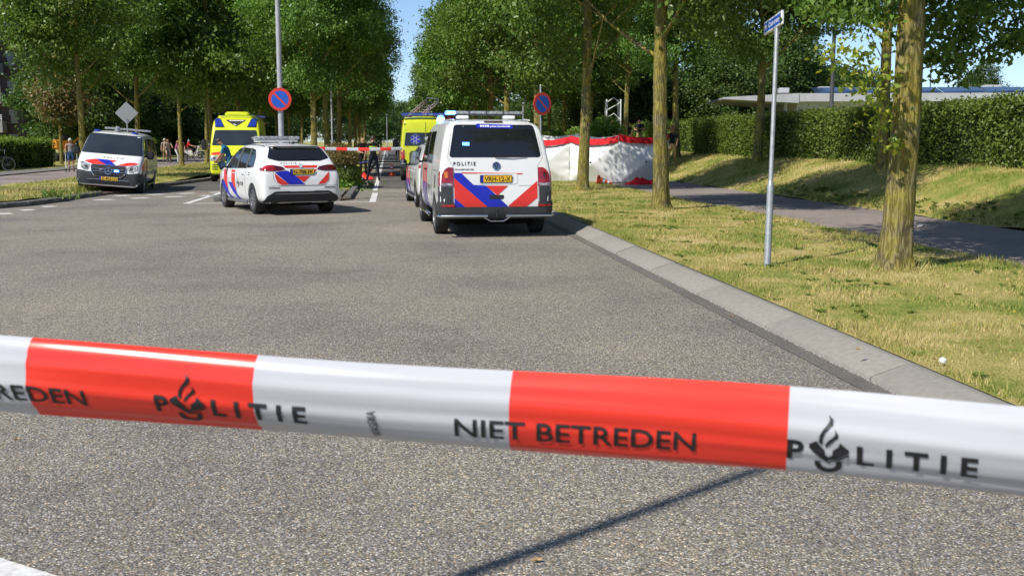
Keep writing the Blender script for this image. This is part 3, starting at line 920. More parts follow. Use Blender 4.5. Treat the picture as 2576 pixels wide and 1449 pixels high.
# right verge row
verge_lab = ['mossy yellow-green oak with broad trunk beside the street name sign', 'oak with sunlit mossy trunk at the end of the white screens, second along the verge',
             'oak on the verge with trunk rising in front of the white screens', 'oak on the verge just behind the tilted no-parking sign',
             'fifth oak along the right verge, its trunk above the police van roof', 'sixth oak along the right verge', 'seventh oak along the right verge',
             'eighth oak along the right verge', 'ninth oak along the right verge', 'tenth oak along the right verge', 'eleventh oak along the right verge', 'last oak seen along the right verge']
near_trees = []
for i, s in enumerate([12.31, 23.41, 33.04, 43.6, 54.2, 64.8, 75.4, 86, 97, 108, 122, 140]):
    p = R(s, 2.7, .08)
    cm = CR[i % 3] if i < 6 else CRF[i % 2]
    near_trees.append(tree('oak_tree', verge_lab[i], p, cm, TR[i % 3], rz=i * 2.1 + .6, sc=[1, 1.0, 1.0, 1.02, .98, 1.05, 1, 1.05, 1, 1, 1, 1][i], group='oaks along the right verge'))
# row on the bank beside the hedge
bank_lab = ['oak on the bank whose leaves hang over the hedge top at the picture edge', 'oak on the bank hidden behind the mossy trunk', 'oak on the bank with a yellow mossy patch in front of the hedge',
            'slim dark oak behind the man in tan trousers', 'dark slim oak behind the officers at the screens', 'oak with a bright mossy patch behind the white screens', 'oak on the bank behind the screens, left of the mossy one', 'far oak on the bank, last one visible']
bs = [S_AT(2224, 10.0) - 10.5, S_AT(2224, 10.0), S_AT(1908, 10.0), S_AT(1701, 10.0), S_AT(1574, 10.0), S_AT(1485, 10.0), S_AT(1419, 10.0), S_AT(1380, 10.0)]
for i, s in enumerate(bs):
    tree('oak_tree', bank_lab[i], R(s, 10.0, .85), CR[(i + 1) % 3] if i < 5 else CRF[i % 2], TR[(i + 2) % 3], rz=i * 1.7 + 2.2, sc=.98 if i < 5 else 1.05, group='oaks on the bank by the hedge', tsc=.92)
# row across the road
left_lab = ['oak with sunlit yellow trunk behind the woman with the walker', 'oak with mossy trunk behind the grey back of a diamond sign',
            'oak on the far verge in front of the cyclists', 'slim oak beside the front of the ambulance', 'oak on the far verge behind the ambulance', 'far oak beyond the ambulance', 'farthest oak of the row across the road']
ls = [S_AT(205, -15.7), S_AT(350, -15.7), S_AT(454, -15.7), S_AT(520, -15.7), S_AT(570, -15.7), S_AT(612, -15.7), S_AT(648, -15.7)]
for i, s in enumerate(ls):
    tree('oak_tree', left_lab[i], R(s, -15.7, .08), CRL[i % 2] if i < 4 else CRF[i % 2], TR[i % 3], rz=i * 2.6 + 1.1, sc=1.0, group='oaks across the road', tsc=.78)
med_lab = ['oak on the median behind the no-parking lamp post, nearest of its row', 'second oak along the median', 'third oak along the median', 'oak on the median with sunlit yellow trunk above the two officers', 'fifth oak along the median', 'sixth oak along the median', 'seventh oak along the median', 'last oak seen along the median']
ms = [S_AT(788, -6.55), S_AT(824, -6.1), S_AT(853, -6.1), S_AT(881, -6.1), S_AT(881, -6.1) + 11, S_AT(881, -6.1) + 22, S_AT(881, -6.1) + 33, S_AT(881, -6.1) + 46]
for i, s in enumerate(ms):
    tree('oak_tree', med_lab[i], R(s, -6.55 if i == 0 else -6.1, .05), CR[i % 3] if i < 4 else CRF[i % 2], TR[(i + 1) % 3], rz=i * 1.3 + .4, sc=.93, group='oaks on the median', tsc=.85)
# second row across the road beyond the opposite lane edge, closing the canopy
for i, s in enumerate([58, 69, 80, 91, 103, 116]):
    tree('oak_tree', ['first', 'second', 'third', 'fourth', 'fifth', 'sixth'][i] + ' oak standing between the ambulance lane and the cycle path', R(s, -12.4, .08), CRF[i % 2], TR[i % 3], rz=i * 2.2, sc=.95, group='oaks beside the opposite lane', tsc=.8)
# wood behind the low hedges
wl = ['left of the brown leaved tree', 'above the low hedge', 'behind the woman with the walker', 'behind the first police bus', 'behind the diamond sign', 'behind the cyclists', 'behind the scooter rider', 'behind the ambulance',
      'beyond the ambulance', 'beside the flats', 'far back behind the flats', 'far back behind the cyclists', 'far back behind the ambulance', 'at the far end of the cycle path', 'right above the second hedge', 'above the scooter rider', 'past the scooter rider', 'where the second hedge ends', 'at the end of the avenue', 'deep behind the second hedge']
wpx = [(222, 80), (262, 100), (330, 113), (150, 100), (395, 119), (455, 121), (520, 126), (585, 128), (650, 134), (300, 124), (700, 150), (380, 138), (470, 145), (560, 150), (740, 170), (630, 165), (225, 128), (430, 150), (610, 150), (345, 155)]
wp = [ST(AT(x, 355, y)) for x, y in wpx]
for i, (s, t) in enumerate(wp):
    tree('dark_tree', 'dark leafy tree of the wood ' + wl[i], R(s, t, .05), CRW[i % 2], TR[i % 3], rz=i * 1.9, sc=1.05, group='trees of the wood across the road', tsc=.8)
tree('brown_tree', 'small tree with scorched brown leaves in front of the dark wood', (AT(152, 355, 69).x, 69, .05), CRB, TR[0], rz=1, sc=1.0, tsc=.6)
# trees closing the far end of the road and behind the low building
fw = [(205, -13, 1.2), (215, -5, 1.1), (226, 3, 1.2), (190, 8, 1.1), (180, -20, 1.2), (240, -1, 1.3), (250, -9, 1.3)]
for i, (s, t, k) in enumerate(fw):
    tree('far_tree', 'distant tree closing the ' + ['left side of the road end', 'road end straight ahead', 'right side of the road end', 'end of the right verge', 'end of the cycle path', 'far distance past the road end', 'far distance over the median'][i], R(s, t, 0), CRW[i % 2], TR[i % 3], rz=i, sc=k, group='trees closing the far end')
ug = [(70, 19.5), (74, 14.5), (79, 15.5), (88, 14.0), (98, 14.5), (110, 13.5), (124, 13.5), (140, 13), (158, 12), (176, 11)]
for i, (s, t) in enumerate(ug):
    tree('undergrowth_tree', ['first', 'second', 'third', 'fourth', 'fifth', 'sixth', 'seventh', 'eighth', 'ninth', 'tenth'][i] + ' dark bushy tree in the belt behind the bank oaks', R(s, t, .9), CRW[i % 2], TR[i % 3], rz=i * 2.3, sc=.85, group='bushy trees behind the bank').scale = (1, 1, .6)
bw = [(11, 88), (17, 92), (23, 88), (27, 98), (30.5, 101), (34.5, 106), (15, 78), (19, 76)]
bl = ['over the white roof tip', 'above the low building, left of the street sign', 'above the low building behind the street sign', 'above the low building left of the mossy trunk', 'behind the dark lamp post', 'behind the yellow-leaved shoots of the mossy trunk', 'close behind the white roof tip', 'close behind the low building']
for i, (x, y) in enumerate(bw):
    tree('background_tree', 'background tree ' + bl[i], (x, y, 1.0), CRW[i % 2], TR[i % 3], rz=i * 1.4, sc=.9, group='trees behind the low building').scale = (1, 1, (.72 if i < 6 else .85))
# lone tree against the sky and a bush beside it
t = tree('lone_tree', 'lone round tree standing against the sky beyond the flat roof', (48.5, 113, 1.0), CRW[0], TR[1], rz=2, sc=.72); t.scale = (1, 1, .80)
t = tree('lone_bush', 'distant bush just right of the mossy trunk above the roof', (40.5, 108, 1.0), CRW[1], TR[1], rz=1, sc=.5, cat='bush'); t.scale = (1, 1, .46)

# shoots growing from the near trunk, hanging branch at its right
T1 = near_trees[0]
def cluster(name, pts, mat, parent, L=.12, spread=(.16, .16, .12), per=26, twig=True, base=None):
    g = np.random.default_rng(len(pts) * 7 + int(L * 1000))
    P = np.concatenate([np.array(p) + g.normal(0, 1, (per, 3)) * np.array(spread) for p in pts]); n = len(P)
    N_ = g.normal(0, 1, (n, 3)) * .7 + np.array([-.3, -.5, .6]); D = g.normal(0, 1, (n, 3)) + np.array([-.1, 0, -.5])
    LL = L * g.uniform(.6, 1.3, n)
    V, F = leaf_quads(P, D, N_, LL, LL * .6)
    o = mesh_np(name, V, F, mat, parent); o['kind'] = 'stuff'
    return o
inv = T1.matrix_basis.inverted()
def loc1(px, py, Y): return tuple(inv @ AT(px, py, Y))
pts = [loc1(x, y, d) for x, y, d in ((2215, 95, 12.2), (2190, 150, 12.1), (2165, 140, 12.0), (2140, 175, 12.0), (2180, 200, 12.1), (2205, 225, 12.2), (2160, 235, 12.0), (2195, 265, 12.1), (2220, 285, 12.3), (2110, 160, 12.0), (2080, 150, 11.9), (2230, 190, 12.2), (2215, 320, 12.3), (2120, 110, 12.1), (2225, 250, 12.3))]
cluster('epicormic_shoot', pts, YELLOWLEAF, T1, L=.085, spread=(.085, .10, .075), per=26)
cluster('epicormic_shoot', [loc1(x, y, 12.28) for x, y in ((2245, 362), (2262, 368), (2236, 372), (2255, 356))], YELLOWLEAF, T1, L=.10, spread=(.05, .04, .03), per=9)
cluster('epicormic_shoot', [loc1(x, y, 12.25) for x, y in ((2205, 345), (2212, 350), (2160, 318))], YELLOWLEAF, T1, L=.07, spread=(.04, .03, .03), per=6)
tw = MB()
def tw_path(*p, r=.012): tw.tube([loc1(*q) for q in p], [r * (1 - .75 * i / (len(p) - 1)) for i in range(len(p))], n=5)
tw_path((2245, 300, 12.5), (2215, 240, 12.3), (2185, 190, 12.1), (2130, 165, 12.0), (2070, 150, 11.9))
tw_path((2245, 200, 12.5), (2220, 150, 12.2), (2190, 90, 12.1))
tw_path((2240, 380, 12.4), (2210, 352, 12.25), (2150, 312, 12.2), r=.006)
tw.build('twig', BARK_D, T1)
hang = []
g = np.random.default_rng(5)
for i in range(120):
    x = g.uniform(2275, 2640); lim = 195 - 95 * abs((x - 2400) / 160.) ** 1.3 if x < 2480 else 165 - (x - 2480) * .25
    lim = max(40, min(185, lim)) - 28 - (60 if 2325 < x < 2352 else 0) - (45 if 2425 < x < 2500 else 0)
    y = g.uniform(-80, lim); hang.append(loc1(x, y, g.uniform(12.6, 14.6)))
for x, y in ((2405, 190), (2400, 200), (2410, 175), (2395, 165), (2540, 120), (2555, 110), (2500, 150), (2520, 140), (2385, 150), (2335, 150), (2320, 130), (2570, 90)):
    hang.append(loc1(x, y, 13.2))
cluster('hanging_branch', hang, OAK, T1, L=.095, spread=(.10, .14, .055), per=34)
hang2 = []
for i in range(60):
    x = g.uniform(2010, 2240); y = g.uniform(-60, 80 - abs(x - 2140) * .3); hang2.append(loc1(x, y, g.uniform(12.2, 13.6)))
cluster('hanging_branch', hang2, OAK, T1, L=.085, spread=(.10, .14, .06), per=30)

# shrub on the median: dry on top, green below, speckled with white flowers
sh = empty('flowering_shrub', R(37.6, -4.95, .05), ROAD_A)
def blob(zc, rz, rx, n, L, seed, sy=1.6):
    g = np.random.default_rng(seed); u = g.normal(0, 1, (n, 3)); u /= np.linalg.norm(u, axis=1, keepdims=True)
    r = g.uniform(.35, 1.0, n)[:, None] ** .5
    P = u * r * np.array([rx, rx * sy, rz]) + np.array([0, 0, zc]); P[:, 2] = np.abs(P[:, 2])
    LL = L * g.uniform(.6, 1.3, n)
    return leaf_quads(P, g.normal(0, 1, (n, 3)) + np.array([0, 0, .6]), g.normal(0, 1, (n, 3)) + u * .6, LL, LL * .45)
DRYLEAF = leaf_mat('dry_flower_stem', [(0.0, (0.10, 0.09, 0.03)), (0.5, (0.24, 0.19, 0.07)), (1.0, (0.36, 0.30, 0.13))])
mesh_np('dry_top', *blob(.98, .50, .72, 6500, .10, 3, 2.2), DRYLEAF, sh)
mesh_np('foliage', *blob(.42, .50, .80, 7500, .10, 4, 2.2), WEED, sh)
mesh_np('foliage', *blob(.15, .22, .85, 2500, .12, 6, 2.4), PRIVET, sh)
mesh_np('blossom', *blob(.62, .40, .82, 330, .055, 5, 2.2), M('white_petal', (0.75, 0.74, 0.78), (0.6, 0.6, 0.66), scale=20), sh)
tag(sh, 'waist-high shrub on the median, dry brown on top with tiny white flowers', 'shrub')
for i, (px, py, Y, w, h, lab) in enumerate(((1455, 345, 62, 2.0, 1.5, 'sunlit light green bush left of the mossy trunk behind the screens'), (1525, 335, 60, 2.3, 2.0, 'round sunlit bush below the white frame tower'), (1402, 350, 60, 1.2, 1.3, 'sunlit narrow bush right behind the police van'), (1360, 345, 66, 2.2, 1.6, 'dull green bush behind the tilted sign post'))):
    c = AT(px, 355, Y)
    b = empty('garden_bush', (c.x, c.y, .75), .3)
    mesh_np('foliage', *blob(h * .5, h * .62, w / 2, 4200, .15, 20 + i, 1.0), [PRIVET, PRIVET, PRIVET, HEDGE_L][i], b)
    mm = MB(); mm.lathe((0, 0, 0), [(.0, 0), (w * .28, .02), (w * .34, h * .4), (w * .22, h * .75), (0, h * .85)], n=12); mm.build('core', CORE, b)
    tag(b, lab, 'bush', 'bushes behind the screens')

# ================================================================ vehicles
P_WHITE = M('white_car_paint', (0.78, 0.78, 0.76), (0.75, 0.75, 0.735), scale=3, rough=0.22, coat=0.6, spec=0.5)
P_YELLOW = M('ambulance_yellow', (0.66, 0.70, 0.022), (0.60, 0.64, 0.018), scale=3, rough=0.28, coat=0.5)
P_RED = M('fire_red', (0.55, 0.02, 0.012), scale=3, rough=0.3, coat=0.5)
PLASTIC = M('grey_plastic', (0.036, 0.038, 0.042), (0.027, 0.029, 0.032), scale=9, rough=0.6, bump=.08, bscale=300)
BLACKP = M('black_plastic', (0.018, 0.018, 0.02), (0.012, 0.012, 0.013), scale=9, rough=0.5)
GLASS = M('tinted_glass', (0.012, 0.014, 0.016), (0.010, 0.012, 0.014), scale=2, rough=0.03, spec=0.75)
GLASS_L = M('clear_windscreen', (0.028, 0.036, 0.042), (0.02, 0.025, 0.03), scale=1.5, rough=0.03, spec=0.8)
RUBBER = M('tyre_rubber', (0.026, 0.025, 0.024), (0.018, 0.018, 0.017), scale=14, rough=0.85, bump=.2, bscale=60)
ALLOY = M('alloy', (0.42, 0.43, 0.44), (0.34, 0.34, 0.35), scale=6, rough=0.32, metal=0.85)
CHROME = M('chrome', (0.72, 0.72, 0.73), (0.66, 0.66, 0.67), scale=5, rough=0.14, metal=1.0)
STRIPE_R = M('stripe_red', (0.70, 0.035, 0.022), (0.64, 0.030, 0.02), scale=8, rough=0.4)
STRIPE_B = M('stripe_blue', (0.012, 0.022, 0.42), (0.010, 0.018, 0.37), scale=8, rough=0.4)
PLATE_Y = M('plate_yellow', (0.86, 0.50, 0.02), (0.80, 0.46, 0.02), scale=12, rough=0.45)
INK = M('black_ink', (0.014, 0.014, 0.016), (0.010, 0.010, 0.011), scale=12, rough=0.5)
INK_G = M('grey_ink', (0.10, 0.10, 0.105), (0.08, 0.08, 0.085), scale=12, rough=0.4)
WHITE_INK = M('white_ink', (0.8, 0.8, 0.8), scale=10, rough=0.5)
LAMP_R = M('red_lens', (0.46, 0.010, 0.012), (0.22, 0.004, 0.006), scale=9, rough=0.08, coat=0.9, spec=.7)
LAMP_RD = M('dark_red_lens', (0.10, 0.004, 0.006), (0.05, 0.003, 0.004), scale=12, rough=0.08, coat=0.9, spec=.7)
LAMP_C = M('clear_lens', (0.52, 0.53, 0.54), (0.12, 0.125, 0.135), scale=16, rough=0.06, coat=0.9, spec=.8)
LAMP_A = M('amber_lens', (0.72, 0.22, 0.03), (0.55, 0.14, 0.02), scale=14, rough=0.1, coat=.8)
BLUE_ON = M('blue_lamp_lit', (0.02, 0.08, 0.9), scale=8, rough=0.1, emit=(0.06, 0.22, 1.0), estr=7.0)
BLUE_CORE = M('blue_lamp_core', (0.5, 0.75, 1.0), scale=8, rough=0.1, emit=(0.45, 0.75, 1.0), estr=9.0)
BLUE_OFF = M('blue_lens', (0.015, 0.045, 0.36), (0.008, 0.025, 0.22), scale=16, rough=0.08, coat=.9)
BAR_CLEAR = M('light_bar_lens', (0.34, 0.36, 0.38), (0.12, 0.13, 0.14), scale=24, rough=0.1, coat=.8)
MIRROR = M('mirror_glass', (0.30, 0.34, 0.40), (0.26, 0.30, 0.36), scale=3, rough=0.03, metal=1.0)
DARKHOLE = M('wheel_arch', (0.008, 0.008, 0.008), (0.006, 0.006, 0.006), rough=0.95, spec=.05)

PROFILE = [(0, 0), (.45, 0), (.80, 0), (.93, .03), (1, .12), (1, .32), (1, .52), (.995, .70), (.99, .82), (.965, .925), (.90, .985), (.5, 1.0), (0, 1.0)]
def body_loft(stations, tum, prof=PROFILE):
    """stations: (y, zbottom, ztop, halfwidth); tum(z) narrows the body upwards"""
    V = []; F = []
    half = prof
    ring = len(half) * 2 - 2
    for (y, zb, zt, w) in stations:
        pts = []
        for fx, fz in half:
            z = zb + (zt - zb) * fz
            pts.append((w * fx * tum(z), y, z))
        full = pts + [(-x, yy, z) for x, yy, z in reversed(pts[1:-1])]
        V += full
    for j in range(len(stations) - 1):
        for i in range(ring):
            F.append((j * ring + i, j * ring + (i + 1) % ring, (j + 1) * ring + (i + 1) % ring, (j + 1) * ring + i))
    F += [tuple(range(ring)), tuple(range((len(stations) - 1) * ring + ring - 1, (len(stations) - 1) * ring - 1, -1))]
    me = bpy.data.meshes.new('body'); me.from_pydata(V, [], F)
    bm = bmesh.new(); bm.from_mesh(me); bmesh.ops.recalc_face_normals(bm, faces=bm.faces); bm.to_mesh(me); bm.free()
    return me

class Vehicle:
    def __init__(self, name, stations, tum, paint, wheels, wr, track, prof=PROFILE, arch=1.13, under=True):
        self.root = empty(name)
        me = bake(body_loft(stations, tum, prof), [('SUBSURF', dict(levels=2, render_levels=2))])
        vs = [v.co.copy() for v in me.vertices]; ps = [tuple(p.vertices) for p in me.polygons]
        self.bvh = BVHTree.FromPolygons(vs, ps)
        self.ymax = stations[-1][0]
        # wheel arches
        cut = MB()
        for y in wheels:
            for s in (-1, 1):
                cut.cyl((s * (track - .30), y, wr * 1.0), (s * (track + .5), y, wr * 1.0), wr * arch, n=28, mi=1)
        co = cut.build('cutter', [paint, DARKHOLE], smooth=0)
        me.materials.append(paint); me.materials.append(DARKHOLE)
        me2 = bake(me, [('BOOLEAN', dict(operation='DIFFERENCE', object=co, solver='EXACT'))])
        bpy.data.objects.remove(co)
        me2.materials.clear(); me2.materials.append(paint); me2.materials.append(DARKHOLE)
        fin(me2, 42)
        self.body = link('body', me2, self.root)
        if under:
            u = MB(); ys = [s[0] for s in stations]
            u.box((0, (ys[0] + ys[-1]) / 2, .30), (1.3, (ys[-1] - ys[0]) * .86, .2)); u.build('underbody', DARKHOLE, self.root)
        for y in wheels:
            for s in (-1, 1): self.wheel(s, y, wr, track)
    def wheel(self, s, y, r, track):
        w = .215
        x = s * track
        m = MB(); rr = .66 * r
        sx = lambda d: d * s
        m.lathe((x, y, r), [(rr, sx(-.01)), (r * .80, sx(.012)), (r * .95, sx(0)), (r, sx(-.03)), (r, sx(-w + .03)), (r * .95, sx(-w)), (rr, sx(-w))], n=28, axis='X')
        t = m.build('wheel', RUBBER, self.root)
        m = MB(); m.lathe((x, y, r), [(rr * 1.01, sx(.0)), (rr * .94, sx(.004)), (rr * .9, sx(-.035)), (0.001, sx(-.045))], n=24, axis='X')
        for k in range(10):
            a = 2 * math.pi * k / 10
            d = Vector((0, math.cos(a), math.sin(a))); q = Vector((0, -d.z, d.y))
            c = Vector((x, y, r))
            P = []
            for rad_, wd, dx in ((.03, .016, .002), (rr * .93, .028, -.004)):
                P += [c + d * rad_ + q * wd + Vector((sx(dx), 0, 0)), c + d * rad_ - q * wd + Vector((sx(dx), 0, 0))]
            m.add(P + [p + Vector((sx(-.03), 0, 0)) for p in P], [(0, 1, 3, 2), (0, 2, 6, 4), (1, 3, 7, 5)])
        m.lathe((x, y, r), [(.045, sx(-.02)), (.045, sx(.008)), (.03, sx(.014)), (.001, sx(.014))], n=12, axis='X')
        m.build('rim', ALLOY, t)
    def hit(self, axis, a, b, back=False):
        """project onto the body: axis 'r' from behind, 'f' from the front, 'l' / 's' from left and right"""
        if axis == 'r': o, d = Vector((a, -3, b)), Vector((0, 1, 0))
        elif axis == 'f': o, d = Vector((a, 12, b)), Vector((0, -1, 0))
        elif axis == 'l': o, d = Vector((-4, a, b)), Vector((1, 0, 0))
        elif axis == 's': o, d = Vector((4, a, b)), Vector((-1, 0, 0))
        else: o, d = Vector((a, b, 6)), Vector((0, 0, -1))
        h = self.bvh.ray_cast(o, d)
        if h[0] is None:
            p = {'r': Vector((a, .05, b)), 'f': Vector((a, self.ymax - .05, b)), 'l': Vector((-1, a, b)), 's': Vector((1, a, b))}.get(axis, Vector((a, b, 2)))
            h = self.bvh.find_nearest(p)
            return h[0], h[1]
        n = h[1] if h[1].dot(d) < 0 else -h[1]
        return h[0], n
    def patch(self, axis, poly, name, mat, off=.004, step=.07, rim=.02, parent=None, label=None, ylim=None):
        bm = bmesh.new()
        vs = [bm.verts.new((p[0], p[1], 0)) for p in poly]
        bm.faces.new(vs)
        bmesh.ops.triangulate(bm, faces=bm.faces[:])
        for ax in (0, 1):
            lo = min(p[ax] for p in poly); hi = max(p[ax] for p in poly)
            k = max(1, int((hi - lo) / step))
            for i in range(1, k + 0):
                c = [0, 0, 0]; c[ax] = lo + (hi - lo) * i / k; n = [0, 0, 0]; n[ax] = 1
                bmesh.ops.bisect_plane(bm, geom=bm.verts[:] + bm.edges[:] + bm.faces[:], plane_co=c, plane_no=n)
        ins = {'r': Vector((0, 1, 0)), 'f': Vector((0, -1, 0)), 'l': Vector((1, 0, 0)), 's': Vector((-1, 0, 0)), 't': Vector((0, 0, -1))}[axis]
        if rim:
            be = [e for e in bm.edges if len(e.link_faces) == 1]
        P = {}
        for v in bm.verts:
            p, n = self.hit(axis, v.co.x, v.co.y)
            if ylim is not None and ((axis == 'r' and p.y > ylim) or (axis == 'f' and p.y < ylim)): p = Vector((p.x, ylim, p.z))
            P[v] = p + n * off
        if rim:
            new = {}
            for e in be:
                for v in e.verts:
                    if v not in new:
                        w = bm.verts.new(v.co); new[v] = w; P[w] = P[v] + ins * (rim + off)
            for e in be:
                a, b = e.verts
                bm.faces.new((a, b, new[b], new[a]))
        for v, p in P.items(): v.co = p
        bmesh.ops.recalc_face_normals(bm, faces=bm.faces)
        me = bpy.data.meshes.new(name); bm.to_mesh(me); bm.free()
        me.materials.append(mat); fin(me, 40)
        o = link(name, me, parent or self.root)
        if label: o['label'] = label
        return o
    def text(self, axis, s, x0, x1, z0, h, mat, off=.006, bold=0.0, name='lettering', parent=None, space=1.0):
        V, F = fit_text(s, x0, x1, z0, h, bold, space)
        P = []
        for a, b in V:
            p, n = self.hit(axis, float(a), float(b)); P.append(p + n * off)
        me = bpy.data.meshes.new(name); me.from_pydata(P, [], F); me.materials.append(mat)
        return link(name, me, parent or self.root)
    def poly(self, axis, polys, mat, off, name='emblem', parent=None):
        m = MB()
        for poly in polys:
            P = []
            for a, b in poly:
                p, n = self.hit(axis, a, b); P.append(p + n * off)
            m.add(P, [tuple(range(len(P)))])
        return m.build(name, mat, parent or self.root, smooth=0)
    def plate(self, axis, xc, zc, s, flip=1):
        """number plate with its band, holder and characters"""
        p, n = self.hit(axis, xc, zc)
        d = Vector((0, -1, 0)) if axis == 'r' else Vector((0, 1, 0))
        rx = Vector((1, 0, 0)) if axis == 'r' else Vector((-1, 0, 0))
        c = p + d * .03
        def quad(m, x0, x1, z0, z1, dd):
            m.add([c + rx * x + Vector((0, 0, z)) + d * dd for x, z in ((x0, z0), (x1, z0), (x1, z1), (x0, z1))], [(0, 1, 2, 3)])
        m = MB(); m.box(c - d * .012, (.54, .02, .128), bev=.006); pl = m.build('number_plate', BLACKP, self.root)
        m = MB(); quad(m, -.255, .258, -.053, .053, 0.0015); m.build('plate_face', PLATE_Y, pl, smooth=0)
        m = MB(); quad(m, -.259, -.215, -.053, .053, 0.003); m.build('country_band', STRIPE_B, pl, smooth=0)
        V, F = fit_text(s, -.195, .242, -.040, .080, .02)
        me = bpy.data.meshes.new('plate_number'); me.from_pydata([c + rx * float(a) + Vector((0, 0, float(b))) + d * .0035 for a, b in V], [], F); me.materials.append(INK)
        link('plate_number', me, pl)
        return pl
    def add(self, mb, name, mat, parent=None, smooth=38): return mb.build(name, mat, parent or self.root, smooth)
    def place(self, loc, rz, ry=0.0):
        self.root.location = loc; self.root.rotation_euler = (0, ry, rz)

def circ(cx, cz, r, n=20, rz=None): return [(cx + r * math.cos(2 * math.pi * i / n), cz + (rz or r) * math.sin(2 * math.pi * i / n)) for i in range(n)]
def annulus(cx, cz, r0, r1, n=24):
    return [[(cx + r1 * math.cos(a), cz + r1 * math.sin(a)), (cx + r1 * math.cos(b), cz + r1 * math.sin(b)), (cx + r0 * math.cos(b), cz + r0 * math.sin(b)), (cx + r0 * math.cos(a), cz + r0 * math.sin(a))]
            for a, b in ((2 * math.pi * i / n, 2 * math.pi * (i + 1) / n) for i in range(n))]
def star3(cx, cz, r, k=.16):
    P = []
    for i in range(3):
        a = math.pi / 2 + i * 2 * math.pi / 3
        P.append([(cx + r * math.cos(a), cz + r * math.sin(a)), (cx + r * k * math.cos(a + 1.05), cz + r * k * math.sin(a + 1.05)), (cx, cz), (cx + r * k * math.cos(a - 1.05), cz + r * k * math.sin(a - 1.05))])
    return P
# torch, book and ring of the police emblem; unit = cap height, origin at its middle on the base line
_e = lambda L: [((x - 1135) / 145., (635 - y) / 145.) for x, y in L]
EMBLEM = [_e([(1125, 320), (1160, 345), (1160, 380), (1140, 395), (1100, 430), (1085, 465), (1085, 500), (1070, 505), (1055, 490), (1060, 450), (1085, 410), (1120, 375), (1135, 350)]),
          _e([(1172, 400), (1200, 430), (1198, 455), (1175, 470), (1140, 500), (1110, 530), (1105, 505), (1130, 475), (1165, 450), (1180, 430)]),
          _e([(985, 512), (1040, 485), (1058, 508), (1100, 545), (1108, 580), (1135, 598), (1132, 652), (985, 540)]),
          _e([(1135, 598), (1160, 575), (1162, 545), (1205, 515), (1215, 485), (1285, 532), (1285, 552), (1140, 628)]),
          _e([(1137, 652), (1140, 636), (1285, 560), (1285, 574)])]
_r = []
for i in range(14):
    a0 = math.pi * 1.08 + math.pi * .88 * 1.0 * i / 14 * 1.0; a1 = math.pi * 1.08 + math.pi * .88 * (i + 1) / 14
    a0 = math.pi * .93 + math.pi * 1.2 * i / 14; a1 = math.pi * .93 + math.pi * 1.2 * (i + 1) / 14
    _r.append(_e([(1132 + 102 * math.cos(a0), 652 - 78 * math.sin(a0)), (1132 + 102 * math.cos(a1), 652 - 78 * math.sin(a1)), (1132 + 58 * math.cos(a1), 652 - 42 * math.sin(a1)), (1132 + 58 * math.cos(a0), 652 - 42 * math.sin(a0))]))
EMBLEM += _r
def politie_side(v, axis, y0, y1, z0, h, mat=INK_G):
    """the word with the torch as its O, along a side; y0 is where the word starts"""
    w = y1 - y0
    for t, a, b in (('P', 0, .085), ('LITIE', .33, 1.0)):
        v.text(axis, t, y0 + w * a, y0 + w * b, z0, h, mat, bold=.02)
    k = h; sx = (w * .245) / 2.07
    v.poly(axis, [[(y0 + w * .20 + x * sx, z0 + z * k) for x, z in p] for p in EMBLEM], mat, .006)

def slanted(v, axis, segs, mat, name='stripe'):
    for p in segs: v.patch(axis, p, name, mat, off=.005, step=.05, rim=0)

# ---------------------------------------------------------------- the police van seen from behind
def tum_van(z): return 1.0 if z < 1.05 else 1.0 - .155 * ((z - 1.05) / .92)
st = [(.00, .42, .60, .84), (.015, .36, .70, .90), (.045, .33, .93, .925), (.075, .32, 1.12, .94), (.12, .32, 1.36, .95), (.18, .31, 1.60, .952), (.25, .31, 1.80, .952), (.34, .31, 1.905, .952), (.52, .30, 1.95, .952),
      (1.1, .30, 1.975, .952), (2.2, .30, 1.985, .952), (3.1, .30, 1.965, .952), (3.45, .30, 1.90, .95), (3.72, .30, 1.68, .95), (3.98, .30, 1.46, .95), (4.2, .30, 1.28, .945), (4.42, .30, 1.16, .925), (4.68, .30, 1.04, .88), (4.83, .33, .88, .79), (4.88, .42, .70, .66)]
van = Vehicle('police_van', st, tum_van, P_WHITE, (.99, 3.99), .345, .945)
tc = lambda x, y: ((x - 1048) * .00175, (1391 - y) * .001735)
# back window, its frame and stickers
van.patch('r', rounded([(-.67, 1.865), (.67, 1.865), (.775, 1.33), (-.775, 1.33)], .06), 'rear_window', GLASS, off=.006)
stk = van.patch('r', rounded([(-.295, 1.875), (.315, 1.862), (.315, 1.80), (-.295, 1.812)], .012), 'window_sticker', STRIPE_B, off=.010, rim=0)
van.text('r', 'politie.nl/socialmedia', -.065, .275, 1.822, .026, WHITE_INK, off=.013, bold=.03, parent=stk)
for i in range(4): van.poly('r', [circ(-.218 + i * .040, 1.838, .017, 12)], WHITE_INK, .013, 'round_icon', stk)
van.patch('r', rounded([(-.155, 1.922), (.165, 1.922), (.165, 1.895), (-.155, 1.895)], .01), 'brake_light', LAMP_RD, off=.012)
wb = MB(); a = van.hit('r', .0, 1.355)[0]; b = van.hit('r', .52, 1.345)[0]
wb.cyl(a + Vector((0, -.03, 0)), a + Vector((0, .02, 0)), .025, n=10); wb.tube([a + Vector((0, -.03, 0)), a.lerp(b, .5) + Vector((0, -.04, .005)), b + Vector((0, -.02, 0))], [.014, .010, .007], n=6)
van.add(wb, 'wiper', BLACKP)
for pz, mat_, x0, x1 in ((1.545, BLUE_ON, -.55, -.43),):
    van.poly('r', [[(-.545, 1.575), (-.43, 1.575), (-.43, 1.52), (-.545, 1.525)]], BLUE_ON, .009, 'lamp_reflection')
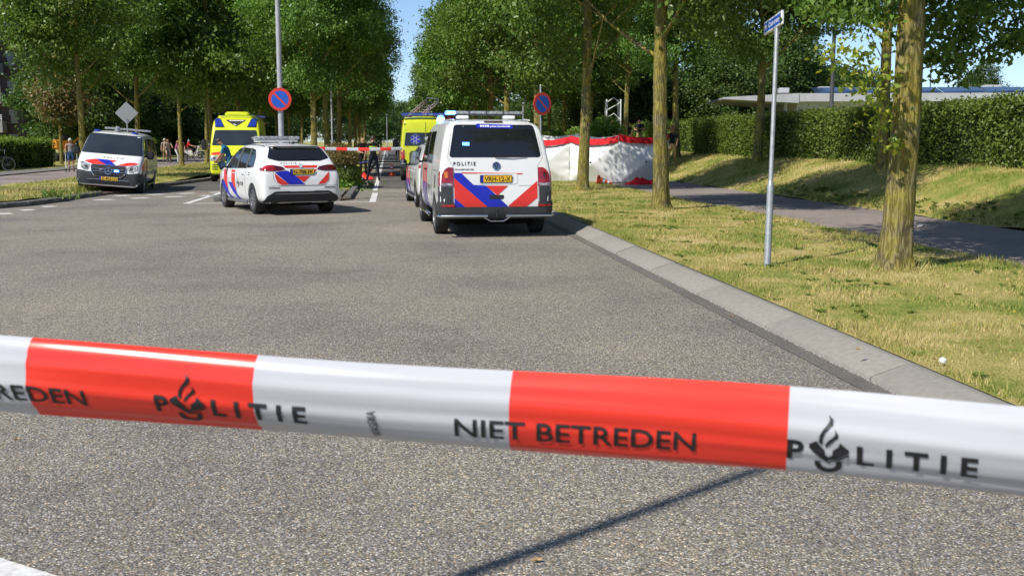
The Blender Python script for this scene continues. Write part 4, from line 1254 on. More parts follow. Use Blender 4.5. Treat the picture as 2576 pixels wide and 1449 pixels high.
# tail lamps wrap round the corners
for s in (-1, 1):
    P = [(s * .715, 1.16), (s * .79, 1.165), (s * .85, 1.13), (s * .895, 1.05), (s * .915, .86), (s * .715, .86)]
    l = van.patch('r', P if s > 0 else P[::-1], 'tail_lamp', LAMP_R, off=.018, step=.045, rim=.05, ylim=.13)
    sd = 's' if s > 0 else 'l'
    van.patch(sd, [(.075, .86), (.17, .86), (.16, 1.06), (.11, 1.10)], 'lamp_side', LAMP_R, off=.012, parent=l)
    Q = [(s * .73, .905), (s * .905, .905), (s * .905, .868), (s * .73, .868)]
    van.patch('r', Q if s > 0 else Q[::-1], 'reversing_lens', LAMP_C, off=.022, rim=0, parent=l)
    van.poly('r', [[(s * .80, 1.09), (s * .86, 1.09), (s * .86, .99), (s * .80, .99)]], LAMP_A if s < 0 else LAMP_RD, .022, 'indicator', l)
    P = [(s * .725, .85), (s * .915, .85), (s * .915, .60), (s * .725, .60)]
    van.patch('r', P if s > 0 else P[::-1], 'corner_panel', PLASTIC, off=.010, ylim=.13)
    van.patch(sd, [(.02, .60), (.16, .60), (.155, .85), (.04, .85)], 'corner_panel', PLASTIC, off=.008)
# striping of the tailgate
def tcp(L): return [tc(*p) for p in L]
slanted(van, 'r', [tcp([(648, 772), (716, 772), (832, 885), (950, 893), (1168, 1098), (968, 1098), (648, 820)]), tcp([(648, 1010), (752, 1098), (648, 1098)])], STRIPE_B)
slanted(van, 'r', [tcp([(648, 822), (966, 1098), (754, 1098), (648, 1008)]), tcp([(950, 893), (1165, 895), (1058, 988)]), tcp([(1446, 850), (1446, 1012), (1335, 1098), (1168, 1098), (1164, 1085)]), tcp([(716, 766), (1310, 778), (1300, 787), (722, 776)])], STRIPE_R)
van.patch('r', rounded([(-.335, 1.06), (.36, 1.06), (.36, .90), (.30, .885), (-.28, .885), (-.335, .93)], .03), 'plate_recess', P_WHITE, off=.006, rim=0)
def seam(v, axis, pts, r=.0032, name='panel_gap'):
    P = []
    for a, b in zip(pts, pts[1:]):
        k = max(2, int(math.hypot(b[0] - a[0], b[1] - a[1]) / .06))
        P += [v.hit(axis, a[0] + (b[0] - a[0]) * i / k, a[1] + (b[1] - a[1]) * i / k) for i in range(k)]
    P.append(v.hit(axis, *pts[-1]))
    m = MB(); m.tube([p + n * .0005 for p, n in P], r, n=4); return v.add(m, name, INK_G)
seam(van, 'r', [(-.712, .52), (-.712, 1.18), (-.80, 1.32), (-.705, 1.885), (.705, 1.885), (.80, 1.32), (.712, 1.18), (.712, .52)])
seam(van, 'r', [(-.71, .865), (-.36, .862)]); seam(van, 'r', [(.38, .862), (.71, .865)])
van.plate('r', 0.0, .975, 'VRH-12-X')
van.text('r', 'POLITIE', -.705, -.335, 1.195, .062, INK, bold=.03, space=1.55)
van.text('r', 'TRANSPORTER', -.695, -.36, 1.118, .024, INK_G, bold=.03)
em = van.poly('r', [circ(.012, 1.187, .068, 24)], INK, .010, 'badge')
van.poly('r', annulus(.012, 1.187, .058, .068), CHROME, .013, 'badge_ring', em)
vv = []
for sx_ in (-1, 1):
    vv += [[(.012 + sx_ * .030, 1.243), (.012 + sx_ * .020, 1.243), (.012 - 0, 1.198), (.012 + sx_ * .004, 1.190)],
           [(.012 + sx_ * .055, 1.205), (.012 + sx_ * .046, 1.217), (.012 + sx_ * .018, 1.140), (.012 + sx_ * .028, 1.134)],
           [(.012 + sx_ * .028, 1.134), (.012 + sx_ * .018, 1.140), (.012 - 0, 1.180), (.012 + 0, 1.196)]]
van.poly('r', vv, CHROME, .0135, 'badge_letters', em)
van.patch('r', rounded([(-.115, .71), (.125, .71), (.125, .655), (.09, .64), (-.09, .64), (-.115, .655)], .015), 'handle', BLACKP, off=.008)
# bumper
van.patch('r', [(-.93, .60), (-.72, .60), (-.70, .515), (.70, .515), (.72, .60), (.93, .60), (.93, .34), (-.93, .34)], 'bumper', PLASTIC, off=.035, step=.05, rim=.08, ylim=.10)
for s in (-1, 1):
    P = [(s * .70, .555), (s * .90, .555), (s * .90, .52), (s * .70, .52)]
    van.patch('r', P if s > 0 else P[::-1], 'reflector', LAMP_R, off=.042, rim=.01)
    sd = 's' if s > 0 else 'l'
    van.patch(sd, [(.0, .33), (.60, .33), (.62, .52), (.20, .60), (.0, .60)], 'bumper_end', PLASTIC, off=.014)
tb = MB()
tb.tube([(-.97, .16, .37), (-.96, .0, .37), (-.93, -.075, .37), (-.16, -.085, .372)], .024, n=10)
van.add(tb, 'bumper_tube', CHROME)
tb = MB(); tb.tube([(.97, .16, .37), (.96, .0, .37), (.93, -.075, .37), (.15, -.085, .372)], .024, n=10); van.add(tb, 'bumper_tube', CHROME)
tb = MB(); tb.tube([(-.22, -.05, .345), (-.10, -.04, .28), (.12, -.04, .28), (.22, -.05, .345)], .012, n=6); van.add(tb, 'bumper_brace', CHROME)
tb = MB(); tb.tube([(0, .1, .33), (0, -.06, .33), (0, -.10, .36), (0, -.10, .44)], [.022, .022, .02, .016], n=8); tb.lathe((0, -.10, .462), [(0.001, -.025), (.02, -.018), (.026, 0), (.02, .018), (.001, .025)], n=10); van.add(tb, 'tow_bar', BLACKP)
# sides
for sd, s in (('l', -1), ('s', 1)):
    van.patch(sd, rounded([(1.62, 1.20), (2.62, 1.20), (2.62, 1.77), (1.70, 1.77)], .06), 'side_window', GLASS, off=.006)
    van.patch(sd, rounded([(2.72, 1.20), (3.88, 1.20), (3.62, 1.50), (3.35, 1.77), (2.74, 1.77)], .05), 'door_window', GLASS, off=.006)
    slanted(van, sd, [[(2.55 + k * .34, 1.18), (2.70 + k * .34, 1.18), (2.66 + k * .34, .84), (2.50 + k * .34, .84)] for k in range(3)] + [[(2.42 + k * .34, .84), (2.50 + k * .34, .84), (2.48 + k * .34, .56)] for k in range(3)], STRIPE_R)
    slanted(van, sd, [[(2.50 + k * .34, .84), (2.66 + k * .34, .84), (2.52 + k * .34, .56), (2.28 + k * .34, .32), (2.16 + k * .34, .32), (2.40 + k * .34, .56)] for k in range(3)], STRIPE_B)
    for y in (1.50, 2.66):
        ln = MB(); P = [van.hit(sd, y, .36 + 1.49 * i / 14) for i in range(15)]; ln.tube([p + n * .001 for p, n in P], .004, n=4); van.add(ln, 'panel_gap', INK_G)
    ln = MB(); P = [van.hit(sd, .2 + i * .09, 1.10) for i in range(15)]; ln.tube([p + n * .001 for p, n in P], .005, n=4); van.add(ln, 'panel_gap', INK_G)
    van.patch(sd, rounded([(.78, .80), (.98, .80), (.98, 1.02), (.78, 1.02)], .01), 'side_sticker', INK_G, rim=0)
    hd = MB(); p, n = van.hit(sd, 2.72, 1.08); hd.box(p + n * .02, (.03, .17, .035), bev=.01); van.add(hd, 'handle', BLACKP)
    mi_ = MB(); px_ = s * 1.02
    mi_.box((s * .93, 3.60, 1.20), (.16, .06, .04)); mi_.box((px_ + s * .07, 3.62, 1.27), (.20, .10, .27), bev=.045); mo = van.add(mi_, 'mirror', BLACKP)
    mg = MB(); mg.prism(rounded([(px_ + s * .07 - .085, 1.15), (px_ + s * .07 + .085, 1.15), (px_ + s * .07 + .085, 1.39), (px_ + s * .07 - .085, 1.39)], .04), 3.561, 3.566, plane='XZ'); van.add(mg, 'mirror_glass', MIRROR, mo)
    sb = MB(); sb.tube([(s * .99, 1.48, .30), (s * 1.0, 1.52, .32), (s * 1.0, 3.45, .32), (s * .99, 3.5, .30)], .03, n=8); van.add(sb, 'side_bar', CHROME)
politie_side(van, 'l', 2.28, 1.62, .74, .085)
van.patch('f', rounded([(-.72, 1.86), (.72, 1.86), (.84, 1.30), (-.84, 1.30)], .06), 'windscreen', GLASS_L, off=.006)
# roof bar and beacon
rb = MB(); rb.box((-.02, 1.25, 2.085), (1.36, .16, .065), bev=.02); bar = van.add(rb, 'light_bar', BAR_CLEAR)
rb = MB(); rb.box((-.62, 1.25, 2.086), (.19, .17, .068), bev=.02); van.add(rb, 'blue_lamp', BLUE_ON, bar)
rb = MB(); rb.box((-.62, 1.163, 2.086), (.13, .012, .035), bev=.004); van.add(rb, 'lamp_core', BLUE_CORE, bar)
rb = MB()
for x in (-.30, .0, .30): rb.box((x, 1.25, 2.085), (.02, .165, .07))
rb.box((-.02, 1.25, 2.045), (1.36, .14, .014)); van.add(rb, 'bar_clip', PLASTIC, bar)
for x in (-.42, .40):
    rb = MB(); rb.box((x, 1.25, 2.01), (.22, .20, .06), bev=.015); van.add(rb, 'bar_foot', P_WHITE, bar)
rb = MB(); rb.lathe((-.62, 3.05, 1.90), [(.07, 0), (.07, .08), (.065, .15), (.05, .175), (.001, .185)], n=16); bc = van.add(rb, 'beacon', BLUE_ON)
rb = MB(); rb.lathe((-.62, 3.05, 1.97), [(.001, 0), (.071, .01), (.071, .06), (.05, .07), (.001, .075)], n=14); van.add(rb, 'lamp_core', BLUE_CORE, bc)
rb = MB()
for s in (-1, 1): rb.tube([(s * .64, .5, 1.945), (s * .66, 1.0, 1.965), (s * .66, 2.9, 1.96)], .014, n=6)
van.add(rb, 'roof_rail', P_WHITE)
van.place(G(1249, 598), rad(9.3))
tag(van.root, 'white police van seen from behind, blue lamp lit, parked by the kerb', 'van')

# ---------------------------------------------------------------- police estate car
def tum_car(z): return 1.0 if z < .92 else 1.0 - .30 * ((z - .92) / .62) ** 1.15
def tum_car(z):
    return 1.0 if z < .90 else 1.0 - .27 * ((z - .90) / .65)
st = [(.00, .42, .58, .66), (.015, .34, .74, .78), (.045, .29, .92, .835), (.09, .27, 1.03, .86), (.15, .25, 1.12, .872), (.24, .24, 1.235, .882), (.36, .23, 1.37, .888), (.46, .23, 1.455, .89), (.56, .22, 1.49, .893), (.9, .21, 1.53, .898),
      (1.7, .20, 1.56, .90), (2.3, .20, 1.55, .90), (2.7, .20, 1.50, .90), (3.0, .20, 1.38, .898), (3.28, .20, 1.20, .897), (3.46, .20, 1.09, .895), (3.62, .20, 1.03, .89), (3.95, .20, .95, .87), (4.2, .21, .86, .83), (4.36, .25, .75, .72), (4.41, .34, .60, .56)]
def police_car(name, plate):
    v = Vehicle(name, st, tum_car, P_WHITE, (.83, 3.56), .325, .885)
    c = lambda x, y: ((x - 1640) * .00108, (1435 - y) * .00106)
    cp = lambda L: [c(*p) for p in L]
    v.patch('r', rounded([(-.56, 1.478), (.56, 1.478), (.69, 1.225), (.47, 1.165), (-.47, 1.165), (-.69, 1.225)], .05), 'rear_window', GLASS, off=.006, step=.05)
    sp = MB(); sp.prism(rounded([(-.52, .40), (.52, .40), (.55, .60), (-.55, .60)], .04), 1.482, 1.498); v.add(sp, 'spoiler', P_WHITE)
    wb = MB(); a = v.hit('r', .0, 1.20)[0]; b = v.hit('r', .36, 1.215)[0]
    wb.tube([a + Vector((0, -.02, 0)), b + Vector((0, -.02, 0))], [.014, .008], n=6); v.add(wb, 'wiper', BLACKP)
    for s in (-1, 1):
        P = [(s * .36, .985), (s * .42, 1.045), (s * .62, 1.08), (s * .74, 1.075), (s * .80, 1.04), (s * .82, .985), (s * .78, .955), (s * .50, .955)]
        l = v.patch('r', P if s > 0 else P[::-1], 'tail_lamp', LAMP_R if s < 0 else LAMP_RD, off=.012, step=.035, rim=.03, ylim=.26)
        P = [(s * .36, .987), (s * .40, 1.035), (s * .60, 1.06), (s * .60, .962), (s * .50, .962)]
        v.patch('r', P if s > 0 else P[::-1], 'inner_lens', LAMP_RD, off=.0145, step=.05, rim=0, parent=l)
        sd = 's' if s > 0 else 'l'
        v.patch(sd, [(.09, .955), (.26, .965), (.34, 1.0), (.27, 1.03), (.16, 1.01), (.10, .985)], 'lamp_side', LAMP_R if s < 0 else LAMP_RD, off=.010, step=.035, parent=l)
        P = [(s * .50, .605), (s * .74, .605), (s * .74, .588), (s * .50, .588)]
        v.patch('r', P if s > 0 else P[::-1], 'reflector', LAMP_RD, off=.006, rim=.006)
        v.patch(sd, rounded([(2.22, .975), (3.30, .955), (2.92, 1.27), (2.62, 1.42), (2.26, 1.45)], .04), 'door_window', GLASS_L if s < 0 else GLASS, off=.006, step=.06)
        v.patch(sd, rounded([(1.40, .995), (2.15, .978), (2.18, 1.45), (1.50, 1.43)], .035), 'door_window', GLASS, off=.006, step=.06)
        v.patch(sd, rounded([(.82, 1.03), (1.34, 1.0), (1.44, 1.43), (1.15, 1.40), (.90, 1.25)], .06), 'quarter_window', GLASS, off=.006, step=.05)
        for p0, p1 in (((1.37, .99), (1.47, 1.44)), ((2.185, .975), (2.22, 1.455))):
            P = [v.hit(sd, p0[0] + (p1[0] - p0[0]) * i / 8, p0[1] + (p1[1] - p0[1]) * i / 8) for i in range(9)]
            fr = MB(); fr.tube([p + n * .002 for p, n in P], .022, n=5); v.add(fr, 'window_pillar', PLASTIC)
        for y in (1.36, 2.19, 3.16):
            ln = MB(); P = [v.hit(sd, y + (.06 * math.sin(i * .3) if y == 1.36 else 0), .34 + .61 * i / 10) for i in range(11)]; ln.tube([p + n * .0005 for p, n in P], .0035, n=4); v.add(ln, 'panel_gap', INK_G)
        # stripes on the front door and wing
        for k in (0, .76):
            slanted(v, sd, [[(2.68 + k, .935), (2.36 + k, .935), (2.33 + k, .66), (2.24 + k, .46), (2.62 + k, .645), (2.66 + k, .70)]], STRIPE_R)
            slanted(v, sd, [[(2.98 + k, .64), (2.61 + k, .64), (2.24 + k, .455), (2.18 + k, .39), (1.92 + k, .285), (2.16 + k, .285), (2.56 + k, .43)]], STRIPE_B)
        slanted(v, sd, [[(4.00, .84), (4.16, .80), (4.20, .58), (3.99, .62)]], STRIPE_R)
        for y in (1.62, 2.45):
            hd = MB(); p, n = v.hit(sd, y, .86); hd.box(p + n * .012, (.028, .19, .03), bev=.01); v.add(hd, 'handle', P_WHITE)
        v.patch(sd, rounded([(.98, .83), (1.22, .83), (1.19, .94), (1.02, .96)], .02), 'fuel_sticker', WHITE_INK, rim=0, off=.003)
        for k in range(2): v.poly(sd, [[(1.04, .845 + k * .045), (1.17, .845 + k * .045), (1.17, .868 + k * .045), (1.04, .868 + k * .045)]], INK_G, .006, 'sticker_text')
        mi_ = MB(); mi_.box((s * .90, 3.13, .99), (.14, .06, .04)); mi_.box((s * 1.0, 3.15, 1.05), (.20, .12, .14), bev=.045); mo = v.add(mi_, 'mirror', BLACKP)
        mg = MB(); mg.prism(rounded([(s * 1.0 - .08, .995), (s * 1.0 + .08, .995), (s * 1.0 + .08, 1.105), (s * 1.0 - .08, 1.105)], .03), 3.086, 3.089, plane='XZ'); v.add(mg, 'mirror_glass', MIRROR, mo)
        sl = MB(); sl.box((s * .885, 2.2, .235), (.06, 1.75, .07), bev=.02); v.add(sl, 'sill', ALLOY)
        rr = MB(); P = [v.hit('t', s * .60, .75 + i * .22) for i in range(9)]; rr.tube([p + Vector((0, 0, .008)) for p, n in P], .010, n=5); v.add(rr, 'roof_rail', PLASTIC)
    politie_side(v, 'l', 2.14, 1.56, .60, .085)
    # tailgate colours
    slanted(v, 'r', [rounded([(-.345, 1.018), (-.385, 1.07), (.385, 1.07), (.345, 1.018)], .015)], STRIPE_R)
    slanted(v, 'r', [cp([(1095, 562), (1345, 525), (1460, 585), (1700, 808), (1372, 808)]), ], STRIPE_B)
    slanted(v, 'r', [cp([(1088, 575), (1368, 808), (1215, 812), (1130, 760), (1096, 660)]), cp([(1520, 642), (1815, 642), (1672, 765)]), cp([(2215, 556), (2196, 720), (2110, 800), (1965, 808)]), cp([(1880, 510), (1980, 505), (1900, 565)])], STRIPE_R)
    seam(v, 'r', [(-.58, 1.0), (-.635, .90), (-.61, .74), (-.52, .645), (.52, .645), (.61, .74), (.635, .90), (.58, 1.0)])
    seam(v, 'r', [(-.82, .63), (-.60, .632), (.60, .632), (.82, .63)])
    v.plate('r', .015, .935, plate)
    v.text('r', 'POLITIE', -.43, -.085, 1.10, .036, INK_G, bold=.01, space=1.7)
    em = v.poly('r', [circ(.0, 1.062, .048, 20)], WHITE_INK, .010, 'badge')
    v.poly('r', annulus(.0, 1.062, .038, .046), CHROME, .012, 'badge_ring', em); v.poly('r', star3(.0, 1.062, .038), CHROME, .012, 'badge_star', em)
    # lower bumper
    v.patch('r', rounded([(-.84, .30), (-.78, .42), (-.60, .52), (-.30, .525), (-.25, .515), (.25, .515), (.30, .525), (.60, .52), (.78, .42), (.84, .30), (.74, .245), (-.74, .245)], .03), 'bumper', BLACKP, off=.010, step=.05, rim=.04)
    tb = MB(); P = [v.hit('r', -.60 + i * .1, .465) for i in range(13)]; tb.tube([p + Vector((0, -.016, 0)) for p, n in P], .007, n=6); v.add(tb, 'chrome_strip', CHROME)
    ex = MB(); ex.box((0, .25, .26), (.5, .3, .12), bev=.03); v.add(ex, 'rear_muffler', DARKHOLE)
    v.patch('f', rounded([(-.58, 1.42), (.58, 1.42), (.78, 1.06), (-.78, 1.06)], .05), 'windscreen', GLASS_L, off=.006)
    # light bar and aerial
    rb = MB(); rb.box((0, 2.0, 1.665), (1.08, .28, .085), bev=.03); bar = v.add(rb, 'light_bar', BAR_CLEAR)
    for x in (-.40, .40):
        rb = MB(); rb.box((x, 2.0, 1.668), (.27, .30, .075), bev=.02); v.add(rb, 'clear_lens', LAMP_C, bar)
    rb = MB(); rb.box((0, 2.0, 1.60), (.98, .24, .06), bev=.015); v.add(rb, 'bar_foot', P_WHITE, bar)
    rb = MB(); rb.cyl((0.03, 1.0, 1.53), (0.03, .97, 1.60), .012, .004, n=6); rb.prism([(.96, 1.53), (1.12, 1.535), (.99, 1.59)], .10, .13, plane='YZ'); v.add(rb, 'aerial', BLACKP)
    return v
car = police_car('police_car', 'N-788-FK')
car.place(G(763, 541), rad(28))
tag(car.root, 'white police estate car standing askew by the median, seen from behind', 'car', 'police estate cars')
car2 = copy_tree(car.root)
a2 = rad(10.0)
p = G(1046, 521); off = Matrix.Rotation(a2, 3, 'Z') @ Vector((-.88, .83, 0))
car2.location = p - off; car2.rotation_euler = (0, 0, a2)
car2['label'] = 'white police estate car mostly hidden in front of the police van'

# ---------------------------------------------------------------- police bus facing the camera
def tum_bus(z): return 1.0 if z < 1.0 else 1.0 - .16 * ((z - 1.0) / .9)
st = [(.00, .42, .60, .84), (.02, .36, .75, .90), (.06, .33, 1.0, .94), (.12, .31, 1.4, .955), (.2, .31, 1.7, .96), (.32, .30, 1.84, .963), (.6, .30, 1.89, .963), (1.6, .30, 1.91, .963), (3.0, .30, 1.905, .963), (3.55, .30, 1.86, .963), (3.80, .30, 1.76, .962), (4.05, .30, 1.56, .962),
      (4.30, .30, 1.36, .96), (4.50, .29, 1.20, .955), (4.66, .28, 1.13, .945), (4.84, .27, 1.05, .925), (4.98, .26, .96, .90), (5.06, .25, .84, .87), (5.11, .25, .68, .83), (5.135, .30, .52, .74)]
bus = Vehicle('police_bus', st, tum_bus, P_WHITE, (.95, 4.15), .33, .94)
fx = lambda x, y: (-(x - 600) * .00166, (1318 - y) * .00162)
fp = lambda L: [fx(*p) for p in L]
bus.patch('f', rounded([(-.76, 1.80), (.76, 1.80), (.885, 1.20), (-.885, 1.20)], .05), 'windscreen', GLASS_L, off=.006, step=.06)
bus.patch('f', [(-.96, .30), (.96, .30), (.96, .62), (.86, .70), (.60, .66), (.50, .52), (-.50, .52), (-.60, .66), (-.86, .70), (-.96, .62)], 'bumper', PLASTIC, off=.012, step=.06, rim=.04)
for sd in 'ls': bus.patch(sd, [(4.52, .30), (5.02, .30), (5.03, .64), (4.75, .72), (4.56, .60)], 'bumper_end', PLASTIC, off=.010, step=.05)
gr = bus.patch('f', rounded([(-.50, .86), (.50, .86), (.46, .64), (.36, .545), (-.36, .545), (-.46, .64)], .05), 'grille', BLACKP, off=.02, step=.06)
for z in (.60, .68, .76):
    tb = MB(); P = [bus.hit('f', -.44 + i * .08, z) for i in range(12)]; tb.tube([p + Vector((0, .03, 0)) for p, n in P], .012, n=5); bus.add(tb, 'grille_bar', ALLOY if z > .65 else PLASTIC, gr)
fr = MB(); P = [bus.hit('f', *q) for q in rounded([(-.51, .87), (.51, .87), (.47, .63), (.37, .535), (-.37, .535), (-.47, .63)], .06)]; fr.tube([p + Vector((0, .024, 0)) for p, n in P], .014, n=5, closed=True); bus.add(fr, 'grille_frame', CHROME, gr)
em = bus.poly('f', [circ(0, .70, .105, 24)], BLACKP, .045, 'badge')
bus.poly('f', annulus(0, .70, .088, .105), CHROME, .05, 'badge_ring', em); bus.poly('f', star3(0, .70, .092, .2), CHROME, .052, 'badge_star', em)
bus.patch('f', rounded([(-.30, .735), (-.16, .735), (-.16, .685), (-.30, .685)], .01), 'grille_lamp', BLUE_ON, off=.045)
bus.patch('f', [(-.265, .725), (-.19, .725), (-.19, .695), (-.265, .695)], 'lamp_core', BLUE_CORE, off=.05, rim=0)
bus.patch('f', rounded([(.16, .745), (.26, .745), (.26, .715), (.16, .715)], .008), 'grille_lamp', LAMP_C, off=.045)
for s in (-1, 1):
    P = [(s * .53, .85), (s * .60, .885), (s * .76, .935), (s * .82, .91), (s * .81, .80), (s * .70, .71), (s * .59, .71)]
    l = bus.patch('f', P if s > 0 else P[::-1], 'headlamp', LAMP_C, off=.014, step=.05, rim=.04)
    bus.poly('f', [circ(s * .64, .80, .045, 14)], PLASTIC, .022, 'reflector_bowl', l)
    P = [(s * .62, .44), (s * .86, .46), (s * .86, .36), (s * .66, .34)]
    lc = MB(); p, n = bus.hit('f', s * .74, .42); lc.lathe(p + Vector((0, -.02, 0)), [(.075, 0), (.075, .03), (.055, .035), (.05, .02), (.001, .015)], n=16, axis='Y'); bus.add(lc, 'fog_lamp', PLASTIC)
    sd = 's' if s > 0 else 'l'
    bus.patch(sd, rounded([(3.05, 1.18), (4.28, 1.18), (4.05, 1.42), (3.72, 1.70), (3.10, 1.72)], .05), 'door_window', GLASS, off=.006)
    bus.patch(sd, rounded([(1.75, 1.18), (2.92, 1.18), (2.92, 1.73), (1.75, 1.73)], .05), 'side_window', GLASS, off=.006)
    bus.patch(sd, rounded([(.42, 1.18), (1.62, 1.18), (1.62, 1.73), (.55, 1.70)], .06), 'side_window', GLASS, off=.006)
    slanted(bus, sd, [[(3.55 + k * .36, 1.10), (3.72 + k * .36, 1.10), (3.70 + k * .36, .72), (3.56 + k * .36, .72)] for k in range(2)] + [[(4.35, 1.10), (4.55, 1.0), (4.85, .88), (4.6, .72), (4.4, .75)]], STRIPE_R)
    slanted(bus, sd, [[(3.56 + k * .36, .72), (3.70 + k * .36, .72), (3.62 + k * .36, .36), (3.45 + k * .36, .36)] for k in range(2)], STRIPE_B)
    mi_ = MB(); mi_.box((s * .95, 4.05, 1.20), (.14, .06, .05)); mi_.box((s * 1.08, 4.07, 1.24), (.22, .13, .24), bev=.05); bus.add(mi_, 'mirror', BLACKP)
    sb = MB(); sb.tube([(s * .98, 1.4, .31), (s * .98, 3.6, .31)], .03, n=8); bus.add(sb, 'side_bar', CHROME)
bus.patch('f', rounded([(-.62, .42), (.62, .42), (.54, .32), (-.54, .32)], .04), 'lower_grille', BLACKP, off=.024, step=.06)
tb = MB(); P = [bus.hit('f', -.60 + i * .1, .455 - .02 * abs(i - 6) / 6) for i in range(13)]; tb.tube([p + Vector((0, .018, 0)) for p, n in P], .014, n=6); bus.add(tb, 'bumper_trim', ALLOY)
bus.plate('f', -.02, .48, 'Z-403-LN')
bus.text('f', 'POLITIE', .19, -.37, 1.075, .035, INK_G, bold=.01, space=1.8)
slanted(bus, 'f', [fp([(330, 695), (410, 690), (640, 800), (300, 800), (300, 770), (190, 720)])[:0] or [(.66, .985), (.40, 1.035), (.08, .885), (.50, .885), (.53, .90), (.70, .955)]], STRIPE_R)
slanted(bus, 'f', [[(.39, 1.035), (.02, 1.035), (-.20, .885), (.09, .885)]], STRIPE_B)
slanted(bus, 'f', [[(.01, 1.035), (-.20, 1.03), (-.08, .96)], [(-.22, .885), (-.50, .885), (-.70, .93), (-.86, .965), (-.70, 1.005), (-.50, .985)]], STRIPE_R)
wp_ = MB(); a = bus.hit('f', .25, 1.215)[0]; b = bus.hit('f', -.45, 1.225)[0]; wp_.tube([a + Vector((0, .02, 0)), b + Vector((0, .02, 0))], .012, n=5); bus.add(wp_, 'wiper', BLACKP)
for x in (.60, -.52):
    rb = MB(); rb.lathe((x, 3.35, 1.855), [(.10, 0), (.10, .035), (.07, .06), (.001, .066)], n=14); bus.add(rb, 'beacon', BLUE_OFF)
rb = MB(); rb.lathe((.02, 3.2, 1.89), [(.11, 0), (.11, .03), (.075, .04), (.085, .12), (.05, .17), (.001, .18)], n=14); bus.add(rb, 'searchlight', BAR_CLEAR)
rb = MB(); rb.box((-.1, 1.5, 1.985), (1.45, .16, .07), bev=.02); bus.add(rb, 'light_bar', BAR_CLEAR)
bz = rad(180 + 13)
hd_ = Vector((-math.sin(bz), math.cos(bz), 0))
fpt = G(270, 490)
bus.place(fpt - hd_ * 5.135 + Vector((0, 0, .0)), bz, rad(-5.0))
tag(bus.root, 'white police minibus facing us, one wheel up on the grass corner', 'van')

# ---------------------------------------------------------------- ambulances
def tum_amb(z): return 1.0 if z < 1.1 else 1.0 - .13 * ((z - 1.1) / 1.5)
PROF_A = [(0, 0), (.45, 0), (.80, 0), (.93, .02), (1, .08), (1, .28), (1, .52), (.995, .72), (.99, .86), (.965, .95), (.90, .988), (.5, 1.0), (0, 1.0)]
st = [(.00, .50, .9, .90), (.02, .42, 1.3, .97), (.05, .40, 1.9, 1.0), (.10, .40, 2.35, 1.01), (.18, .40, 2.5, 1.02), (.4, .40, 2.56, 1.02), (2.0, .40, 2.58, 1.02), (3.6, .40, 2.58, 1.02), (4.35, .40, 2.54, 1.02), (4.55, .40, 2.36, 1.02), (4.72, .40, 2.06, 1.02), (4.95, .38, 1.72, 1.015), (5.15, .36, 1.45, 1.0), (5.32, .34, 1.32, .985), (5.55, .32, 1.22, .965), (5.72, .30, 1.08, .93), (5.82, .30, .85, .88), (5.86, .36, .62, .78)]
